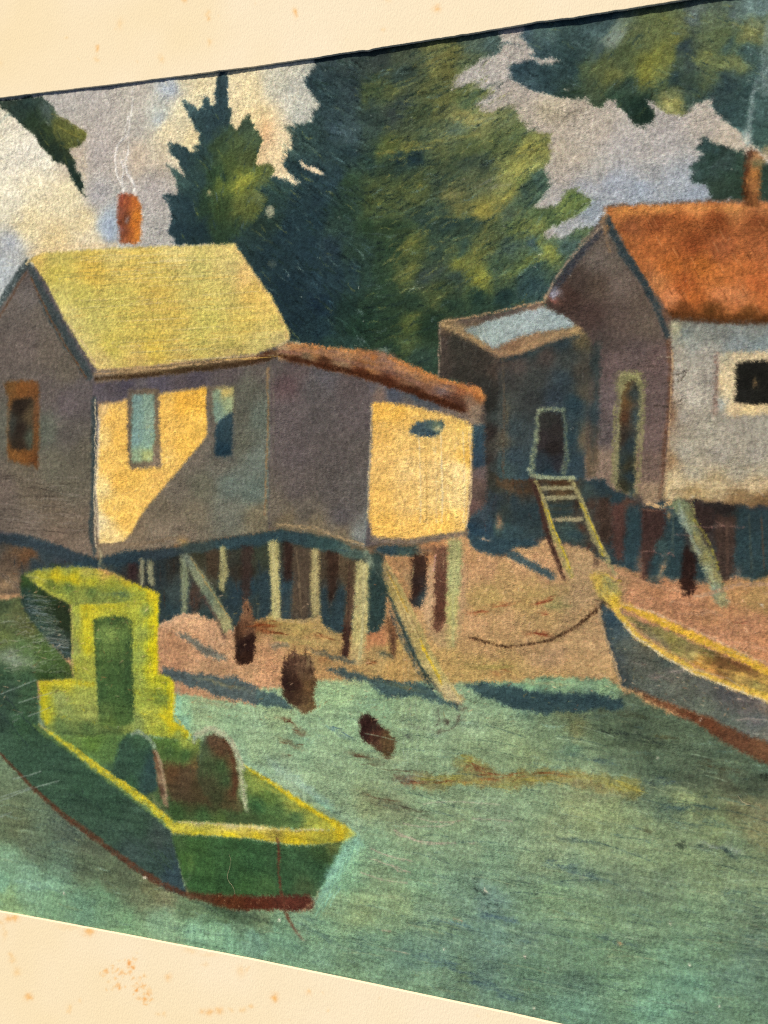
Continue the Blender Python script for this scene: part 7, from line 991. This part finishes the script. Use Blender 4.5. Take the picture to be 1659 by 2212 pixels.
# ---- mat board
mat = empty('mat_board', 'cream mat board with rust-brown foxing spots framing the pastel', 'picture mat')
def resample(P, st):
    t = np.r_[0, np.cumsum(np.hypot(*np.diff(P, axis=0).T))]; n = int(t[-1] / st); tt = np.linspace(0, t[-1], n + 1)
    return np.c_[np.interp(tt, t, P[:, 0]), np.interp(tt, t, P[:, 1])]
def side(pts, st=.00028):
    P = uv(pts); P = P[(P[:, 0] > U0 + .0035) & (P[:, 0] < U1 - .0035)]
    a = P[0] + (P[1] - P[0]) * ((U0 + .003) - P[0, 0]) / (P[1, 0] - P[0, 0]); z_ = P[-1] + (P[-1] - P[-2]) * ((U1 - .003) - P[-1, 0]) / (P[-1, 0] - P[-2, 0])
    return resample(np.vstack([a, P, z_]), st)
r2 = np.random.RandomState(3)
def wob1(n, st, amp):
    k = np.interp(np.arange(n), np.arange(0, n + st, st), r2.randn(len(np.arange(0, n + st, st)))); return amp * k
T = side(TOP); Bt = side(BOT)
T[:, 1] += wob1(len(T), 40, 5e-5) + wob1(len(T), 5, 3.5e-5) + wob1(len(T), 2, 1.5e-5); Bt[:, 1] += wob1(len(Bt), 60, 3e-5) + wob1(len(Bt), 6, 1e-5)
for fx, w_, a_ in ((800, .0012, 3.5e-4), (1001, .0010, -1.5e-4), (1165, .0022, -2.4e-4), (1240, .0018, 2.2e-4), (1330, .0015, -1.2e-4), (478, .001, -1.2e-4), (690, .002, 1.2e-4)):
    (u_, _), = uv([(fx, 60)]); T[:, 1] += a_ * np.exp(-((T[:, 0] - u_) / w_) ** 2)
RS = resample(np.array([T[-1], Bt[-1]]), .0006)[1:-1]; LS_ = resample(np.array([Bt[0], T[0]]), .0006)[1:-1]
loop = np.vstack([T, RS, Bt[::-1], LS_]); N = len(loop)
OU0, OU1, OV0, OV1 = T[0, 0] - MG, T[-1, 0] + MG, min(T[:, 1].min(), T[0, 1]) - MG, Bt[:, 1].max() + MG
nT, nR, nB = len(T), len(RS), len(Bt)
outer = np.zeros_like(loop)
outer[:nT] = np.c_[np.linspace(OU0, OU1, nT), np.full(nT, OV0)]
outer[nT:nT + nR] = np.c_[np.full(nR, OU1), np.linspace(OV0, OV1, nR + 2)[1:-1]]
outer[nT + nR:nT + nR + nB] = np.c_[np.linspace(OU1, OU0, nB), np.full(nB, OV1)]
outer[nT + nR + nB:] = np.c_[np.full(N - nT - nR - nB, OU0), np.linspace(OV1, OV0, N - nT - nR - nB + 2)[1:-1]]
MR = 170; tk = (np.linspace(0, 1, MR + 1) ** 1.35)
G = loop[None] * (1 - tk)[:, None, None] + outer[None] * tk[:, None, None]
ZT, ZB = .0009, .00016
def lift(x): return .0009 * np.clip((x - (U0 + .01)) / (U1 - U0), 0, 1) ** 1.6      # the board bows up towards its right end
zc = np.full(G.shape[:2], ZT); zc[0] = ZT - 5e-5
V = np.c_[G[..., 0].ravel(), -G[..., 1].ravel(), zc.ravel()]; V[:, 2] += lift(V[:, 0])
r_, c_ = np.mgrid[0:MR, 0:N]; a0 = (r_ * N + c_).ravel(); a1 = (r_ * N + (c_ + 1) % N).ravel()
F = np.c_[a0, a0 + N, a1 + N, a1]
# colour of the facing: aged cream with foxing
Fp = G.reshape(-1, 2)
def vn(P, sc, seed):
    rr = np.random.RandomState(seed).rand(64, 64); x = P[:, 0] * sc + 20.3; y = P[:, 1] * sc + 20.7
    x0 = np.floor(x).astype(int); y0 = np.floor(y).astype(int); fx = x - x0; fy = y - y0; fx = fx * fx * (3 - 2 * fx); fy = fy * fy * (3 - 2 * fy)
    g = lambda a, b_: rr[b_ % 64, a % 64]
    return (g(x0, y0) * (1 - fx) + g(x0 + 1, y0) * fx) * (1 - fy) + (g(x0, y0 + 1) * (1 - fx) + g(x0 + 1, y0 + 1) * fx) * fy
base = np.array(MATC)[None] * np.ones((len(Fp), 1))
q1 = vn(Fp, 28, 1) - .5; q2 = vn(Fp, 90, 2) - .5; q3 = vn(Fp, 600, 3) - .5
base = base * (1 + np.c_[.02 * q1 + .015 * q2, .05 * q1 + .025 * q2, .16 * q1 + .07 * q2]) * (1 + .015 * q3)[:, None]
FOX = [(263, 53, 7, 11, .35), (213, 107, 5, 6, .75), (212, 130, 5, 8, .4), (452, 32, 5, 7, .45), (452, 44, 4, 6, .6), (457, 95, 6, 7, .5), (353, 130, 6, 9, .45), (402, 3, 5, 6, .6), (147, 85, 3, 3, .4), (0, 139, 8, 8, .25), (642, 31, 5, 10, .8), (946, 23, 8, 8, .75), (831, 68, 4, 5, .35), (840, 2, 6, 8, .35),
       (22, 1982, 8, 6, .7), (35, 1981, 9, 7, .75), (5, 1992, 5, 6, .5), (13, 2012, 5, 16, .35), (28, 2061, 6, 6, .5), (30, 2074, 7, 7, .5), (40, 2097, 8, 9, .5), (197, 2011, 12, 9, .85), (150, 2000, 24, 6, .25), (65, 2151, 8, 8, .8), (155, 2174, 6, 9, .5), (150, 2184, 5, 4, .35), (175, 2159, 4, 4, .45),
       (415, 2051, 14, 6, .35), (455, 2060, 20, 5, .25), (523, 2095, 9, 12, .4), (445, 2080, 8, 5, .3), (368, 2108, 7, 7, .55), (345, 2187, 4, 5, .5), (358, 2187, 4, 5, .45), (440, 2182, 6, 6, .55), (456, 2182, 7, 8, .7), (477, 2180, 9, 8, .6), (503, 2180, 5, 5, .5), (528, 2178, 6, 6, .5), (547, 2171, 4, 4, .45), (543, 2172, 4, 4, .5), (538, 2090, 4, 5, .4),
       (596, 2153, 7, 9, .9), (670, 2139, 6, 6, .55), (710, 2180, 3, 4, .45), (700, 2140, 3, 3, .3), (822, 2150, 3, 3, .3)]
r3 = np.random.RandomState(8)
for (cx_, cy_, n_, sx_, sy_) in ((287, 2080, 15, 8, 5), (230, 2102, 9, 9, 8), (295, 2110, 14, 14, 14), (312, 2135, 12, 10, 12), (270, 2098, 8, 10, 5), (320, 2158, 9, 8, 4), (255, 2130, 8, 9, 4), (298, 2132, 8, 6, 6), (325, 2132, 5, 5, 5), (245, 2090, 5, 12, 8)):
    for _ in range(n_): FOX.append((cx_ + r3.randn() * sx_, cy_ + r3.randn() * sy_, r3.uniform(1.8, 4.5), r3.uniform(1.8, 4.5), r3.uniform(.3, .75)))
for _ in range(40): FOX.append((r3.uniform(-80, 1500), r3.choice([r3.uniform(-100, 190), r3.uniform(2020, 2300)]), r3.uniform(1.5, 3), r3.uniform(1.5, 3), r3.uniform(.1, .3)))
fx_ = H @ np.c_[Fp, np.ones(len(Fp))].T; FF = (fx_[:2] / fx_[2]).T
FF = FF + np.c_[(vn(Fp, 900, 11) - .5), (vn(Fp, 900, 12) - .5)] * 7
for (x_, y_, rx_, ry_, s_) in FOX:
    near = np.abs(FF[:, 0] - x_) < 3.5 * rx_; near &= np.abs(FF[:, 1] - y_) < 3.5 * ry_
    p = FF[near]
    if len(p) == 0: continue
    d = ((p[:, 0] - x_) / rx_) ** 2 + ((p[:, 1] - y_) / ry_) ** 2; m_ = (np.exp(-d * 1.1) * s_)[:, None]
    fc = np.array([.95, .62, .28]) if s_ > .5 else np.array([.96, .72, .42])
    base[near] = base[near] * (1 - m_) + base[near] * fc * m_
mesh_obj('facing_paper', V, F, mm_, mat, base)
# cut edge of the window: white core, cut nearly square and a little ragged
rows = [(ZT - 5e-5, 0.0)] + [(z_, ins) for z_, ins in ((ZT - 3e-4, .00006), (ZT - 8e-4, .00010), (ZB, .00016))]
cen = loop.mean(0); d_ = np.roll(loop, -1, 0) - np.roll(loop, 1, 0); nrm = np.c_[-d_[:, 1], d_[:, 0]]; nrm /= np.linalg.norm(nrm, axis=1)[:, None] + 1e-12
W_ = [np.c_[(loop + nrm * (ins + (r2.randn(N)[:, None] * 1.5e-5 if ins else 0)))[:, 0], -(loop + nrm * ins)[:, 1], np.full(N, z_)] for z_, ins in rows]
W_.append(np.c_[outer[:, 0], -outer[:, 1], np.full(N, ZB)]); W_.append(np.c_[outer[:, 0], -outer[:, 1], np.full(N, ZT)])
Vc = np.vstack(W_); Vc[:, 2] += lift(Vc[:, 0]); nr = len(W_); r_, c_ = np.mgrid[0:nr - 1, 0:N]; a0 = (r_ * N + c_).ravel(); a1 = (r_ * N + (c_ + 1) % N).ravel()
mesh_obj('cut_edge', Vc, np.c_[a0, a1, a1 + N, a0 + N], mcore, mat)

# ---- two stray fibres lying on the pastel
def fibre(pts, r, label):
    P = uv(pts); t = np.linspace(0, 1, len(P)); tt = np.linspace(0, 1, 48); Q = np.c_[np.interp(tt, t, P[:, 0]), -np.interp(tt, t, P[:, 1]), np.full(48, .00024)]
    for _ in range(6): Q[1:-1] = (Q[:-2] + 2 * Q[1:-1] + Q[2:]) / 4
    Q[:, 2] += 6e-5 * np.sin(tt * 9)
    V = []; F = []
    for i in range(48):
        d = Q[min(i + 1, 47)] - Q[max(i - 1, 0)]; d /= np.linalg.norm(d); s_ = np.cross(d, [0, 0, 1]); s_ /= np.linalg.norm(s_); u_ = np.cross(s_, d)
        rr = r * (1 - .6 * abs(tt[i] - .5))
        for k in range(6): V.append(Q[i] + rr * (math.cos(k * math.pi / 3) * s_ + math.sin(k * math.pi / 3) * u_))
        if i:
            for k in range(6): a = (i - 1) * 6 + k; b_ = (i - 1) * 6 + (k + 1) % 6; F.append((a, b_, b_ + 6, a + 6))
    o = mesh_obj('fibre', V, F, mhair, None, None, True); o['label'] = label; o['category'] = 'fibre'; o['group'] = 'stray fibres on the pastel'
fibre(z(0, 3, [(1488, 560), (1502, 600), (1490, 650), (1472, 700), (1484, 735), (1512, 765), (1524, 800), (1520, 820)]), .000032, 'thin curly fibre on the dark green stern of the painted motorboat')
fibre(z(2, 3, [(1464, 178), (1478, 200), (1496, 220), (1520, 232), (1540, 236)]), .00004, 'short pale fibre on the dark water below the painted rowing boat')

# ---- table under it all
tb = mesh_obj('table_surface', [(-1, -1, -.0034), (1, -1, -.0034), (1, 1, -.0034), (-1, 1, -.0034)], [(0, 1, 2, 3)], mtab); tb['kind'] = 'structure'
